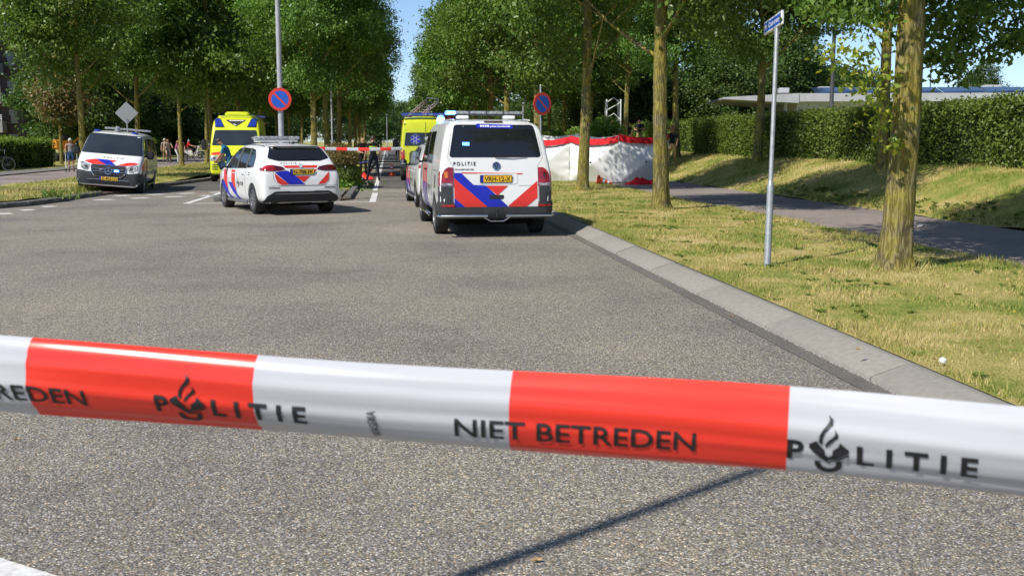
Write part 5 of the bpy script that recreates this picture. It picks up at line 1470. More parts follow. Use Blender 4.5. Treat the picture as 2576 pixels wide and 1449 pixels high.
def ambulance(name):
    v = Vehicle(name, st, tum_amb, P_YELLOW, (1.0, 4.72), .345, 1.0, prof=PROF_A)
    v.patch('f', rounded([(-.80, 2.02), (.80, 2.02), (.90, 1.42), (-.90, 1.42)], .06), 'windscreen', GLASS_L, off=.006, step=.07)
    # shaped roof fairing with corner lamps
    fr = MB(); fr.prism(rounded([(-.78, 3.6), (.78, 3.6), (.66, 4.30), (-.66, 4.30)], .12), 2.50, 2.60); v.add(fr, 'roof_fairing', P_YELLOW)
    for s in (-1, 1):
        q = [(s * .80, 2.47), (s * .62, 2.44), (s * .46, 2.16), (s * .76, 2.15)]
        v.patch('f', q if s > 0 else q[::-1], 'corner_lamp', BLUE_OFF, off=.03, step=.06, rim=.06)
        q = [(s * .83, 2.50), (s * .60, 2.47), (s * .43, 2.135), (s * .79, 2.13)]
        v.patch('f', q if s > 0 else q[::-1], 'lamp_frame', BLACKP, off=.016, step=.06, rim=.05)
        P = [(s * .93, 1.02), (s * .64, 1.03), (s * .60, .92), (s * .66, .84), (s * .92, .84)]
        h = v.patch('f', P if s < 0 else P[::-1], 'headlamp', LAMP_C, off=.016, step=.06, rim=.04)
        v.poly('f', [circ(s * .76, .93, .045, 12)], PLASTIC, .026, 'reflector_bowl', h)
        mi_ = MB(); mi_.box((s * 1.07, 5.0, 1.40), (.16, .06, .05)); mi_.box((s * 1.21, 5.0, 1.45), (.20, .14, .42), bev=.05); v.add(mi_, 'mirror', BLACKP)
        sd = 's' if s > 0 else 'l'
        v.patch(sd, rounded([(4.05, 1.42), (5.05, 1.42), (4.75, 1.85), (4.55, 2.0), (4.10, 2.0)], .06), 'door_window', GLASS, off=.006)
        slanted(v, sd, [[(1.0 + k * .5, 1.30), (1.25 + k * .5, 1.30), (1.05 + k * .5, .85), (.8 + k * .5, .85)] for k in range(5)], STRIPE_R)
        slanted(v, sd, [[(.78 + k * .5, .84), (1.03 + k * .5, .84), (.83 + k * .5, .44), (.58 + k * .5, .44)] for k in range(5)], STRIPE_B)
        slanted(v, 'f', [[(s * .90, 1.14), (s * .40, 1.20), (s * .52, 1.07), (s * .90, 1.05)] if s < 0 else [(.90, 1.14), (.90, 1.05), (.52, 1.07), (.40, 1.20)]], STRIPE_R)
        # back: lamps
        P = [(s * .86, 1.25), (s * .985, 1.25), (s * .985, .72), (s * .86, .72)]
        t_ = v.patch('r', P if s > 0 else P[::-1], 'tail_lamp', LAMP_R, off=.02, step=.08, rim=.04)
        v.poly('r', [[(s * .87, .84), (s * .975, .84), (s * .975, .76), (s * .87, .76)]], LAMP_C, .026, 'reversing_lens', t_)
        mk_ = MB(); p, n = v.hit('r', s * .86, 2.34); mk_.box((s * .90, .06, 2.36), (.07, .05, .07), bev=.01); v.add(mk_, 'marker_lamp', LAMP_A)
        P = [(s * .02, 1.93), (s * .80, 1.93), (s * .86, 1.40), (s * .02, 1.40)]
        v.patch('r', rounded(P if s > 0 else P[::-1], .05), 'rear_window', GLASS, off=.006)
    em = v.patch('f', [(-.40, 2.42), (.40, 2.42), (0, 2.16)], 'front_emblem', BLACKP, off=.014, rim=.02)
    v.poly('f', [[(-.32, 2.395), (.28, 2.395), (.22, 2.37), (-.28, 2.37)], [(.10, 2.24), (.0, 2.19), (-.03, 2.21), (.06, 2.265)]], WHITE_INK, .02, 'emblem_mark', em)
    v.patch('f', [(-.55, .83), (.55, .83), (.60, 1.03), (-.60, 1.03)], 'grille', BLACKP, off=.012)
    v.patch('f', rounded([(-.60, .62), (.60, .62), (.56, .50), (-.56, .50)], .03), 'lower_grille', BLACKP, off=.012)
    for z in (.50, .58, .66):
        for s in (-1, 1):
            q = [(s * .64, z), (s * .86, z), (s * .86, z + .035), (s * .64, z + .035)]
            v.patch('f', q if s > 0 else q[::-1], 'bumper_slot', BLACKP, off=.008, rim=0)
    h = MB(); h.box((0, 3.4, 2.67), (.95, .9, .19), bev=.07); v.add(h, 'roof_unit', P_YELLOW)
    # back
    bar = MB(); bar.box((0, .16, 2.64), (1.90, .16, .13), bev=.03); b = v.add(bar, 'light_bar', BLUE_OFF)
    for x in (-.62, -.02, .22, .62):
        bx = MB(); bx.box((x, .074, 2.645), (.16, .02, .05), bev=.006); v.add(bx, 'lamp_cell', BAR_CLEAR, b)
    gp = MB(); P = [v.hit('r', 0, .55 + i * .15) for i in range(13)]; gp.tube([p + Vector((0, -.004, 0)) for p, n in P], .010, n=4); v.add(gp, 'door_gap', INK)
    # star of life on the left pane
    arms = []
    for k in range(3):
        a = k * math.pi / 3; d = Vector((math.sin(a), math.cos(a))); q = Vector((d.y, -d.x)); c = Vector((-.42, 1.66))
        arms.append([tuple(c + d * .20 + q * .055), tuple(c + d * .20 - q * .055), tuple(c - d * .20 - q * .055), tuple(c - d * .20 + q * .055)])
    e = v.poly('r', [[(x, z) for x, z in p] for p in arms[:1]], BLUE_OFF, .010, 'star_emblem')
    v.poly('r', arms[1:2], STRIPE_B, .0105, 'star_arm', e); v.poly('r', arms[2:], STRIPE_B, .011, 'star_arm', e)
    ol = MB()
    for p in arms:
        Q = [v.hit('r', *x) for x in p]; ol.tube([a + Vector((0, -.014, 0)) for a, n in Q], .006, n=4, closed=True)
    v.add(ol, 'star_outline', WHITE_INK, e)
    v.patch('r', [(-.98, .66), (.98, .66), (.98, .46), (-.98, .46)], 'rear_step', PLASTIC, off=.05, rim=.05)
    return v
amb = ambulance('ambulance')
az = rad(180 + 10)
hd_ = Vector((-math.sin(az), math.cos(az), 0))
amb.place(G(592, 459.5) - hd_ * 5.86, az)
tag(amb.root, 'yellow ambulance facing us in the opposite lane behind the police car', 'ambulance', 'ambulances')
amb2 = copy_tree(amb.root)
p = G(1012, 456); off = Matrix.Rotation(rad(6.4), 3, 'Z') @ Vector((-.96, 0, 0))
amb2.location = p - off; amb2.rotation_euler = (0, 0, rad(6.4))
amb2['label'] = 'yellow-green ambulance with blue roof bar, seen from behind beyond the police van'

# ---------------------------------------------------------------- fire engine with ladder, nearly hidden
fe = empty('fire_engine', R(57, -1.0, 0), ROAD_A)
m = MB(); m.box((0, 3.6, 1.72), (2.4, 7.0, 2.35), bev=.12); m.box((0, 6.5, 1.5), (2.42, 1.6, 1.9), bev=.15); m.build('body', P_RED, fe)
m = MB(); m.box((0, .085, 1.6), (1.5, .04, 1.4), bev=.01); m.build('rear_shutter', ALLOY, fe)
for y in (1.6, 5.4):
    for s in (-1, 1):
        m = MB(); m.lathe((s * 1.12, y, .5), [(.3, 0), (.48, s * .01), (.5, -s * .04), (.5, -s * .28), (.3, -s * .28)], n=20, axis='X'); m.build('wheel', RUBBER, fe)
ld = MB()
A0, A1 = Vector((-1.35, 5.0, 2.75)), Vector((-.25, .4, 3.62)); w = Vector((.62, .0, -.06))
for o in (0, 1): ld.box
for o in (Vector((0, 0, 0)), w):
    for dz in (0, .15): ld.tube([A0 + o + Vector((0, 0, dz)), A1 + o + Vector((0, 0, dz))], .03, n=6)
for i in range(9):
    q = A0.lerp(A1, i / 8); ld.tube([q, q + w], .016, n=5)
    for o in (Vector((0, 0, 0)), w): ld.tube([q + o, q + o + Vector((0, 0, .15))], .012, n=4)
ld.tube([A1, A1 + Vector((0, 0, .2)), A1 + w + Vector((0, 0, .2)), A1 + w], .03, n=6)
for q in (A0.lerp(A1, .15), A0.lerp(A1, .85)): ld.tube([q + w * .5, Vector((q.x + w.x * .5, q.y, 2.85))], .05, n=6)
ld.build('ladder', M('dull_aluminium', (0.55, 0.56, 0.57), (0.46, 0.47, 0.48), scale=8, rough=.6, metal=.3), fe)
tag(fe, 'fire engine hidden behind the police van, only its raised aluminium ladder showing', 'fire engine')

# ================================================================ people
SKIN = M('skin', (0.52, 0.30, 0.21), (0.44, 0.25, 0.17), scale=14, rough=.55)
SKIN_T = M('tanned_skin', (0.42, 0.21, 0.13), (0.36, 0.17, 0.10), scale=14, rough=.55)
def cloth(name, c, c2=None): return M('cloth_' + name, c, c2, scale=16, rough=.85, bump=.25, bscale=45, spec=.2)
NAVY = cloth('navy', (0.012, 0.014, 0.022)); BLACKC = cloth('black', (0.014, 0.014, 0.015)); TAN = cloth('tan', (0.40, 0.28, 0.13)); BEIGE = cloth('beige', (0.42, 0.33, 0.24), (0.30, 0.23, 0.16))
GREYC = cloth('grey', (0.36, 0.35, 0.35), (0.24, 0.23, 0.24)); DENIM = cloth('denim', (0.07, 0.14, 0.28)); WHITEC = cloth('white', (0.72, 0.74, 0.76)); PINKC = cloth('pink', (0.55, 0.16, 0.26), (0.12, 0.05, 0.10))
REDC = cloth('red', (0.62, 0.03, 0.04)); BLUEC = cloth('medic_blue', (0.03, 0.17, 0.30), (0.02, 0.10, 0.19)); SHOE = cloth('shoe', (0.03, 0.03, 0.032)); BROWNC = cloth('brown', (0.10, 0.06, 0.05)); WSHOE = cloth('white_shoe', (0.6, 0.6, 0.6))
HAIR_G = M('grey_hair', (0.62, 0.58, 0.50), (0.45, 0.42, 0.36), scale=40, rough=.7); HAIR_B = M('brown_hair', (0.05, 0.03, 0.018), (0.03, 0.018, 0.012), scale=40, rough=.6); HAIR_R = M('ginger_hair', (0.34, 0.15, 0.06), (0.24, 0.10, 0.04), scale=40, rough=.6)
HIVIS = M('hi_vis', (0.62, 0.86, 0.03), (0.55, 0.78, 0.03), scale=20, rough=.6)
EYE = M('eye', (0.02, 0.015, 0.012), rough=.3)

STAND = dict(pelvis=(0, 0, .95), spine=(0, 0, 1.12), chest=(0, .005, 1.32), neck=(0, -.005, 1.47), head=(0, .02, 1.56), crown=(0, .015, 1.665),
             shR=(.18, 0, 1.41), elR=(.235, -.03, 1.13), wrR=(.25, .06, .90), haR=(.25, .09, .83), shL=(-.18, 0, 1.41), elL=(-.235, -.03, 1.13), wrL=(-.25, .06, .90), haL=(-.25, .09, .83),
             hiR=(.095, 0, .90), knR=(.105, .025, .50), anR=(.11, -.02, .09), toR=(.125, .15, .035), hiL=(-.095, 0, .90), knL=(-.105, .025, .50), anL=(-.11, -.02, .09), toL=(-.125, .15, .035))
BONES = [('pelvis', 'spine'), ('spine', 'chest'), ('chest', 'neck'), ('neck', 'head'), ('head', 'crown'), ('chest', 'shR'), ('shR', 'elR'), ('elR', 'wrR'), ('wrR', 'haR'), ('chest', 'shL'), ('shL', 'elL'), ('elL', 'wrL'), ('wrL', 'haL'),
         ('pelvis', 'hiR'), ('hiR', 'knR'), ('knR', 'anR'), ('anR', 'toR'), ('pelvis', 'hiL'), ('hiL', 'knL'), ('knL', 'anL'), ('anL', 'toL')]
RADII = dict(pelvis=(.135, .105), spine=(.125, .095), chest=(.15, .10), neck=(.055, .055), head=(.078, .092), crown=(.062, .075), shR=(.066, .066), elR=(.044, .044), wrR=(.03, .034), haR=(.022, .036), hiR=(.088, .09), knR=(.058, .06), anR=(.042, .045), toR=(.038, .028))
for k in list(RADII):
    if k.endswith('R'): RADII[k[:-1] + 'L'] = RADII[k]

def person(label, loc, rz, pose=None, top=NAVY, legs=NAVY, shoe=SHOE, skin=SKIN, sleeve=.9, shorts=False, hair=HAIR_B, hairlen=1.0, h=1.75, fat=1.0, vest=None, group=None, cap=None, bare=False):
    J = {k: Vector(v) for k, v in STAND.items()}
    for k, v in (pose or {}).items(): J[k] = Vector(v)
    names = list(J); idx = {k: i for i, k in enumerate(names)}
    me = bpy.data.meshes.new('person')
    me.from_pydata([J[k] for k in names], [(idx[a], idx[b]) for a, b in BONES], [])
    ob = bpy.data.objects.new('bake', me); COL.objects.link(ob)
    sk = ob.modifiers.new('skin', 'SKIN'); sk.use_smooth_shade = True; sk.branch_smoothing = .4
    for i, k in enumerate(names):
        r = RADII[k]; f = fat if k in ('pelvis', 'spine', 'chest') else 1.0
        me.skin_vertices[0].data[i].radius = (r[0] * f, r[1] * f)
        me.skin_vertices[0].data[i].use_root = (k == 'pelvis')
    sb = ob.modifiers.new('sub', 'SUBSURF'); sb.levels = 2; sb.render_levels = 2
    bm_ = bpy.data.meshes.new_from_object(ob.evaluated_get(bpy.context.evaluated_depsgraph_get()))
    bpy.data.objects.remove(ob)
    mats = [top, legs, shoe, skin]
    segs = [(a, b, J[a], J[b]) for a, b in BONES]
    mi = []
    for p in bm_.polygons:
        c = p.center; best = None
        for a, b, pa, pb in segs:
            d = pb - pa; t = max(0, min(1, (c - pa).dot(d) / d.length_squared)); q = (c - (pa + d * t)).length
            if best is None or q < best[0]: best = (q, a, b, t)
        _, a, b, t = best
        if b in ('head', 'crown') or a in ('head',): k = 3 if not (b == 'head' and t < .12) else 0
        elif b.startswith('el'): k = 0 if t < sleeve else 3
        elif b.startswith('wr'): k = 0 if sleeve > 1 else 3
        elif b.startswith('ha'): k = 3
        elif b.startswith('sh'): k = 3 if bare and t > .6 else 0
        elif b.startswith('hi') or (a == 'pelvis' and t < .55): k = 1
        elif b.startswith('kn'): k = 1 if not (shorts and t > .85) else 3
        elif b.startswith('an'): k = 3 if shorts else 1
        elif b.startswith('to'): k = 2
        else: k = 0
        if a.startswith('kn') and t > .93: k = 2
        mi.append(k)
    V = [v.co.copy() for v in bm_.vertices]; F = [tuple(p.vertices) for p in bm_.polygons]
    bpy.data.meshes.remove(bm_)
    m = MB(); m.add(V, F); m.m = mi
    # five fingers to each hand
    for s in 'RL':
        w, hd = J['wr' + s], J['ha' + s]; d = (hd - w).normalized()
        sd = d.cross(Vector((0, 1, 0))); sd = sd.normalized() if sd.length > .1 else Vector((1, 0, 0))
        n = d.cross(sd)
        for i, (o, l) in enumerate(((-.026, .062), (-.009, .072), (.009, .068), (.025, .055))):
            b0 = hd + n * o; cv = sd * (.015 if s == 'R' else -.015)
            m.tube([b0 - d * .01, b0 + d * l * .5 + cv * .4, b0 + d * l + cv * 1.4], [.0095, .0085, .006], n=5, mi=3)
        b0 = w.lerp(hd, .35) - n * .03; m.tube([b0, b0 - n * .025 + d * .02, b0 - n * .03 + d * .055], [.011, .010, .007], n=5, mi=3)
    # face: nose, ears, mouth, eyes
    hc, hu = J['head'], (J['crown'] - J['neck']).normalized()
    fw = (Vector((0, 1, 0)) - hu * hu.y).normalized(); rt = fw.cross(hu)
    m.tube([hc + fw * .08 + hu * .045, hc + fw * .108 + hu * .012, hc + fw * .085 + hu * .005], [.008, .016, .008], n=6, mi=3)
    for s in (-1, 1): m.tube([hc + rt * s * .082 + hu * .045, hc + rt * s * .092 + hu * .02, hc + rt * s * .082 - hu * .01], [.008, .016, .008], n=6, mi=3)
    r = empty('person', loc, rz); r.scale = (h / 1.75,) * 3
    bd = m.build('body', mats, r, smooth=60)
    e = MB()
    for s in (-1, 1): e.lathe(hc + fw * .088 + rt * s * .032 + hu * .042, [(.001, -.004), (.011, 0), (.001, .004)], n=8, axis='Y')
    e.box(hc + fw * .092 - hu * .028, (.05, .008, .008)); e.build('face_features', EYE, bd)
    if hair or cap:
        hm = MB(); V = []; F = []; n, k = 14, 6; c = hc + hu * .055 - fw * .008
        for j in range(k + 1):
            ph = math.pi / 2 * (1 - j / k * (1.25 if hairlen > .5 else .8))
            for i in range(n):
                th = 2 * math.pi * i / n
                back = .5 - .5 * math.cos(th) if hairlen >= 1 else 0
                x, y = math.cos(ph) * math.sin(th), math.cos(ph) * math.cos(th)
                z = math.sin(ph) - (back * .55 * (j / k) * hairlen if j > 2 else 0) + (.35 * max(0, math.cos(th)) * (j / k) if j > 2 else 0)
                V.append(c + rt * x * .096 + fw * y * .108 + hu * z * .112)
        F = [(j * n + i, j * n + (i + 1) % n, (j + 1) * n + (i + 1) % n, (j + 1) * n + i) for j in range(k) for i in range(n)]
        hm.add(V, F); hm.build('helmet' if cap else 'hair', cap or hair, r, smooth=60)
    if vest:
        vm = MB()
        for z in (1.30, 1.24):
            cpt = J['chest'] + (J['spine'] - J['chest']) * ((1.32 - z) / .2)
            P = []
            for i in range(16):
                a = 2 * math.pi * i / 16; P.append(cpt + Vector((.178 * math.cos(a), .135 * math.sin(a), 0)))
            for i in range(16):
                a, b = P[i], P[(i + 1) % 16]; vm.add([a, b, b + Vector((0, 0, .032)), a + Vector((0, 0, .032))], [(0, 1, 2, 3)])
        vm.build('reflective_bands', vest, r, smooth=0)
    return tag(r, label, 'person', group)

def face(p, q):
    """heading that makes someone at p look towards q"""
    d = Vector(q) - Vector(p); return math.atan2(-d.x, d.y)
CAMP = (0, 0, 0)
# two officers on the road edge beyond the median shrub
p = G(914, 449); o1 = person('officer in black with hands joined, standing beside the median shrub', p, rad(205), dict(elR=(.27, .02, 1.14), wrR=(.13, .22, 1.06), haR=(.06, .25, 1.05), elL=(-.27, .02, 1.14), wrL=(-.13, .22, 1.05), haL=(-.06, .26, 1.04)), top=BLACKC, legs=BLACKC, sleeve=.55, hair=None, h=1.82)
p = G(940, 457); o2 = person('officer with yellow bands across his back, standing with legs apart', p, rad(20), dict(hiR=(.10, 0, .9), knR=(.16, .0, .5), anR=(.21, -.02, .09), toR=(.25, .14, .035), knL=(-.17, .03, .5), anL=(-.25, .0, .09), toL=(-.30, .15, .035), elL=(-.27, .0, 1.14), wrL=(-.30, .10, .93), haL=(-.30, .14, .86)), top=BLACKC, legs=NAVY, sleeve=.55, hair=HAIR_B, hairlen=.6, h=1.83, vest=HIVIS)
p = G(1001, 408); person('distant bystander in blue shirt and dark shorts standing on the road', p, rad(185), dict(elR=(.22, .08, 1.2), wrR=(.10, .2, 1.38), haR=(.05, .2, 1.44), elL=(-.22, .08, 1.2), wrL=(-.10, .2, 1.38), haL=(-.05, .2, 1.44)), top=DENIM, legs=BLACKC, shorts=True, sleeve=.8, h=1.8)
# woman with walker
p = G(180, 430.5); p = Vector((p.x * .94, p.y * .94, .062)); rz_w = rad(205)
person('older woman in grey sleeveless top pushing a white walker', p, rz_w, dict(elR=(.24, .02, 1.15), wrR=(.24, .24, 1.0), haR=(.24, .31, .97), elL=(-.24, .02, 1.15), wrL=(-.24, .24, 1.0), haL=(-.24, .31, .97), head=(0, .05, 1.56), crown=(0, .05, 1.665)), top=GREYC, legs=DENIM, shorts=True, sleeve=.06, bare=True, skin=SKIN_T, hair=HAIR_G, h=1.70, fat=1.08)
wk = empty('walker', p, rz_w)
fm = MB()
for s in (-1, 1):
    fm.tube([(s * .26, .30, .97), (s * .26, .36, .93), (s * .27, .38, .55), (s * .27, .62, .10)], .014, n=6); fm.tube([(s * .27, .38, .55), (s * .27, .15, .10)], .014, n=6)
fm.tube([(-.27, .40, .58), (.27, .40, .58)], .016, n=6); fm.tube([(-.27, .46, .42), (.27, .30, .22)], .012, n=6); fm.tube([(.27, .46, .42), (-.27, .30, .22)], .012, n=6)
fm.build('frame', M('white_tube', (0.74, 0.74, 0.70), rough=.4), wk)
st_ = MB(); st_.box((0, .36, .60), (.46, .22, .035), bev=.012); st_.build('seat', BLACKC, wk)
for s in (-1, 1):
    for y in (.62, .15):
        w_ = MB(); w_.lathe((s * .27, y, .10), [(.03, -.015), (.09, -.015), (.10, 0), (.09, .015), (.03, .015)], n=14, axis='X'); w_.build('wheel', RUBBER, wk)
    g_ = MB(); g_.cyl((s * .26, .24, .975), (s * .26, .36, .975), .019, n=8); g_.build('grip', BLACKP, wk)
tag(wk, 'white wheeled walker in front of the woman in grey', 'walker')
# paramedic bending in front of the ambulance
p = AT(576, 400, 36.5); p = Vector((p.x, p.y, 0))
person('paramedic in blue shirt bending forward in front of the ambulance', p, rad(95), dict(pelvis=(0, -.06, .95), spine=(0, 0, 1.12), chest=(0, .10, 1.29), neck=(0, .20, 1.41), head=(0, .27, 1.49), crown=(0, .31, 1.58), shR=(.18, .12, 1.36), shL=(-.18, .12, 1.36), elR=(.22, .22, 1.10), elL=(-.22, .22, 1.10), wrR=(.18, .36, .93), haR=(.17, .40, .88), wrL=(-.18, .36, .93), haL=(-.17, .40, .88)), top=BLUEC, legs=BLUEC, sleeve=.8, skin=SKIN_T, hair=HAIR_B, hairlen=.5, h=1.80)

# bicycles, scooter and their riders on the cycle path
FRAME_D = M('dark_cycle_paint', (0.02, 0.022, 0.024), rough=.35, coat=.4); FRAME_W = M('pale_cycle_paint', (0.55, 0.45, 0.46), rough=.35, coat=.4)
def bicycle(label, loc, rz, paint=FRAME_D, tyre=RUBBER, lean=0.0):
    r = empty('bicycle', loc, rz); r.rotation_euler = (0, lean, rz)
    f = MB()
    bb, hd, hd2, st0, sx, rw, fw_ = (0, .0, .29), (0, .46, .72), (0, .43, .86), (0, -.13, .62), (0, -.17, .80), (0, -.46, .34), (0, .60, .34)
    for a, b, r_ in ((bb, hd, .019), (bb, sx, .017), (st0, hd, .014), (bb, rw, .011), (st0, rw, .010), (hd2, fw_, .014)): f.tube([a, b], r_, n=6)
    f.build('frame', paint, r)
    for y in (-.46, .60):
        w = MB(); w.tube([(0, y + .33 * math.cos(a), .34 + .33 * math.sin(a)) for a in [2 * math.pi * i / 28 for i in range(28)]], .019, n=6, closed=True); wh = w.build('wheel', tyre, r)
        w = MB(); w.tube([(0, y + .305 * math.cos(a), .34 + .305 * math.sin(a)) for a in [2 * math.pi * i / 28 for i in range(28)]], .010, n=4, closed=True)
        for i in range(14): a = 2 * math.pi * i / 14; w.tube([(0, y, .34), (0, y + .30 * math.cos(a), .34 + .30 * math.sin(a))], .0025, n=3)
        w.build('rim', ALLOY, wh)
        g_ = MB(); P = [(0, y + .37 * math.cos(a), .34 + .37 * math.sin(a)) for a in [math.pi * (.25 + .6 * i / 8) if y < 0 else math.pi * (.3 + .55 * i / 8) for i in range(9)]]; g_.tube(P, .018, n=5); g_.build('mudguard', paint, r)
    b = MB(); b.tube([(-.28, .30, 1.05), (-.27, .36, 1.06), (-.1, .44, 1.03), (.1, .44, 1.03), (.27, .36, 1.06), (.28, .30, 1.05)], .012, n=6); b.tube([(0, .43, .86), (0, .44, 1.03)], .013, n=6); b.build('handlebar', ALLOY, r)
    s_ = MB(); s_.lathe((0, -.18, .84), [(.001, -.03), (.10, -.02), (.11, .01), (.06, .035), (.001, .04)], n=12); s_.cyl((0, -.17, .78), (0, -.18, .84), .014, n=6); s_.build('saddle', BLACKP, r)
    k = MB(); k.box((0, -.48, .74), (.14, .36, .02)); k.tube([(-.06, -.46, .34), (-.06, -.50, .73)], .006, n=4); k.tube([(.06, -.46, .34), (.06, -.50, .73)], .006, n=4); k.build('carrier', FRAME_D, r)
    c = MB(); c.lathe((.05, 0, .29), [(.001, -.005), (.09, -.005), (.09, .005), (.001, .005)], n=14, axis='X'); c.tube([(.06, 0, .29), (.07, .09, .16)], .009, n=4); c.tube([(-.06, 0, .29), (-.07, -.09, .42)], .009, n=4); c.build('cranks', ALLOY, r)
    return tag(r, label, 'bicycle', 'bicycles on the cycle path')
SIT = dict(pelvis=(0, -.16, .93), spine=(0, -.12, 1.10), chest=(0, -.05, 1.29), neck=(0, -.02, 1.44), head=(0, .01, 1.53), crown=(0, .01, 1.635), shR=(.18, -.05, 1.38), shL=(-.18, -.05, 1.38), elR=(.27, .08, 1.17), wrR=(.27, .28, 1.08), haR=(.27, .34, 1.07), elL=(-.27, .08, 1.17), wrL=(-.27, .28, 1.08), haL=(-.27, .34, 1.07),
           hiR=(.10, -.12, .90), knR=(.12, .20, .66), anR=(.11, .08, .26), toR=(.12, .22, .20), hiL=(-.10, -.12, .90), knL=(-.14, .05, .50), anL=(-.2, -.02, .08), toL=(-.22, .14, .03))
def at_path(px, py): g = G(px, py); return Vector((g.x, g.y, .06))
c1 = at_path(424, 412)
bicycle('dark bicycle under the man in beige, seen head on beside the police minibus', c1, rad(205))
person('man in beige shirt and shorts sitting on a dark bicycle', c1, rad(205), SIT, top=BEIGE, legs=BEIGE, shorts=True, sleeve=.8, hair=None, skin=SKIN_T, h=1.78, fat=1.2)
person('person with light hair standing close behind the man in beige', c1 + Vector((-.6, 1.2, 0)), rad(200), top=BEIGE, legs=TAN, sleeve=.9, hair=HAIR_G, h=1.75)
person('person with brown hair half hidden at the shoulder of the man in beige', c1 + Vector((.55, 1.4, 0)), rad(170), top=BROWNC, legs=BROWNC, sleeve=.9, hair=HAIR_R, h=1.74)
c2 = at_path(452, 411)
bicycle('pink and grey bicycle partly hidden behind a trunk of the far verge', c2 + Vector((.6, .5, 0)), rad(-80), paint=FRAME_W)
person('woman in pink top and white trousers standing over a bicycle behind a trunk', c2 + Vector((-.2, .3, 0)), rad(-80), dict(SIT, knR=(.14, .05, .5), anR=(.16, .0, .08), toR=(.18, .15, .03)), top=PINKC, legs=WHITEC, shoe=WSHOE, sleeve=.7, hair=HAIR_R, h=1.62)
c3 = at_path(483, 402)
sr = rad(-88)
sco = empty('motor_scooter', c3, sr)
SCW = M('scooter_white', (0.72, 0.70, 0.66), rough=.25, coat=.6)
b = MB(); b.prism(rounded([(-.72, .50), (-.70, .66), (-.45, .78), (.05, .74), (.12, .52), (.10, .34), (-.15, .34), (-.40, .42)], .08), -.15, .15, plane='YZ'); b.build('body', SCW, sco)
b = MB(); b.prism(rounded([(.10, .30), (.42, .30), (.50, .45), (.60, .98), (.54, 1.0), (.40, .50), (.10, .36)], .03), -.17, .17, plane='YZ'); b.build('leg_shield', SCW, sco)
b = MB(); b.prism(rounded([(.52, .92), (.50, 1.08), (.58, 1.14), (.70, 1.06), (.68, .94)], .04), -.11, .11, plane='YZ'); b.build('headset', SCW, sco)
b = MB(); b.tube([(-.32, .48, 1.06), (-.1, .56, 1.06), (.1, .56, 1.06), (.32, .48, 1.06)], .014, n=6); b.build('handlebar', BLACKP, sco)
b = MB(); b.box((0, -.28, .80), (.26, .66, .09), bev=.035); b.build('seat', BLACKP, sco)
for y in (-.52, .68):
    w = MB(); w.lathe((0, y, .22), [(.1, -.05), (.19, -.05), (.22, -.02), (.22, .02), (.19, .05), (.1, .05)], n=20, axis='X'); w.build('wheel', RUBBER, sco)
b = MB(); b.prism(rounded([(.46, .36), (.50, .48), (.70, .50), (.92, .40), (.70, .44)], .02), -.07, .07, plane='YZ'); b.build('front_mudguard', SCW, sco)
tag(sco, 'white motor scooter in profile in front of the light green hedge', 'scooter')
person('scooter rider in red and white vest with helmet', c3 + Vector((-.05, 0, 0)), sr, dict(SIT, pelvis=(0, -.30, .93), spine=(0, -.28, 1.1), chest=(0, -.22, 1.29), neck=(0, -.19, 1.44), head=(0, -.16, 1.53), crown=(0, -.16, 1.635), shR=(.18, -.22, 1.38), shL=(-.18, -.22, 1.38), elR=(.27, .02, 1.18), elL=(-.27, .02, 1.18), wrR=(.29, .34, 1.10), haR=(.29, .41, 1.08), wrL=(-.29, .34, 1.10), haL=(-.29, .41, 1.08), hiR=(.1, -.26, .9), hiL=(-.1, -.26, .9), knR=(.14, .12, .80), anR=(.13, .22, .42), toR=(.13, .36, .38), knL=(-.14, .12, .80), anL=(-.2, .0, .12), toL=(-.22, .15, .04)), top=REDC, legs=BROWNC, sleeve=.9, cap=M('helmet_shell', (0.5, 0.5, 0.5), (.05, .05, .05), scale=6, rough=.3, coat=.6), h=1.72)
bicycle('bicycle at the left picture edge standing by the low hedge', G(-8, 436) + Vector((0, 0, .09)), rad(-85))
p = at_path(536, 412); person('person in white shirt standing beside the ambulance mirror', p, rad(190), top=WHITEC, legs=NAVY, sleeve=.9, hair=HAIR_R, h=1.78)
# people at the screens
def on_bank(px, Y, hh):
    a = AT(px, 355, Y); s, t = ST(a); return Vector((a.x, a.y, z_emb(s, max(7.6, t)) if t > 7.6 else .08))
FOLD = dict(elR=(.27, .04, 1.14), wrR=(.05, .22, 1.15), haR=(-.04, .23, 1.16), elL=(-.27, .04, 1.14), wrL=(-.05, .25, 1.18), haL=(.04, .26, 1.19))
grp = 'rescue workers behind the screens'
person('woman in navy shirt standing behind the screens beside a bald man', on_bank(1571, 62, 0), rad(170), FOLD, top=NAVY, legs=TAN, sleeve=.6, hair=HAIR_R, hairlen=.6, h=1.68, group=grp)
person('bald man in black seen sideways behind the screens', on_bank(1582, 61, 0), rad(120), top=BLACKC, legs=TAN, sleeve=.5, hair=None, skin=SKIN_T, h=1.80, group=grp)
person('balding man with arms folded standing tallest behind the screens', on_bank(1608, 62, 0), rad(165), FOLD, top=NAVY, legs=TAN, sleeve=.55, hair=None, skin=SKIN_T, h=1.88, group=grp)
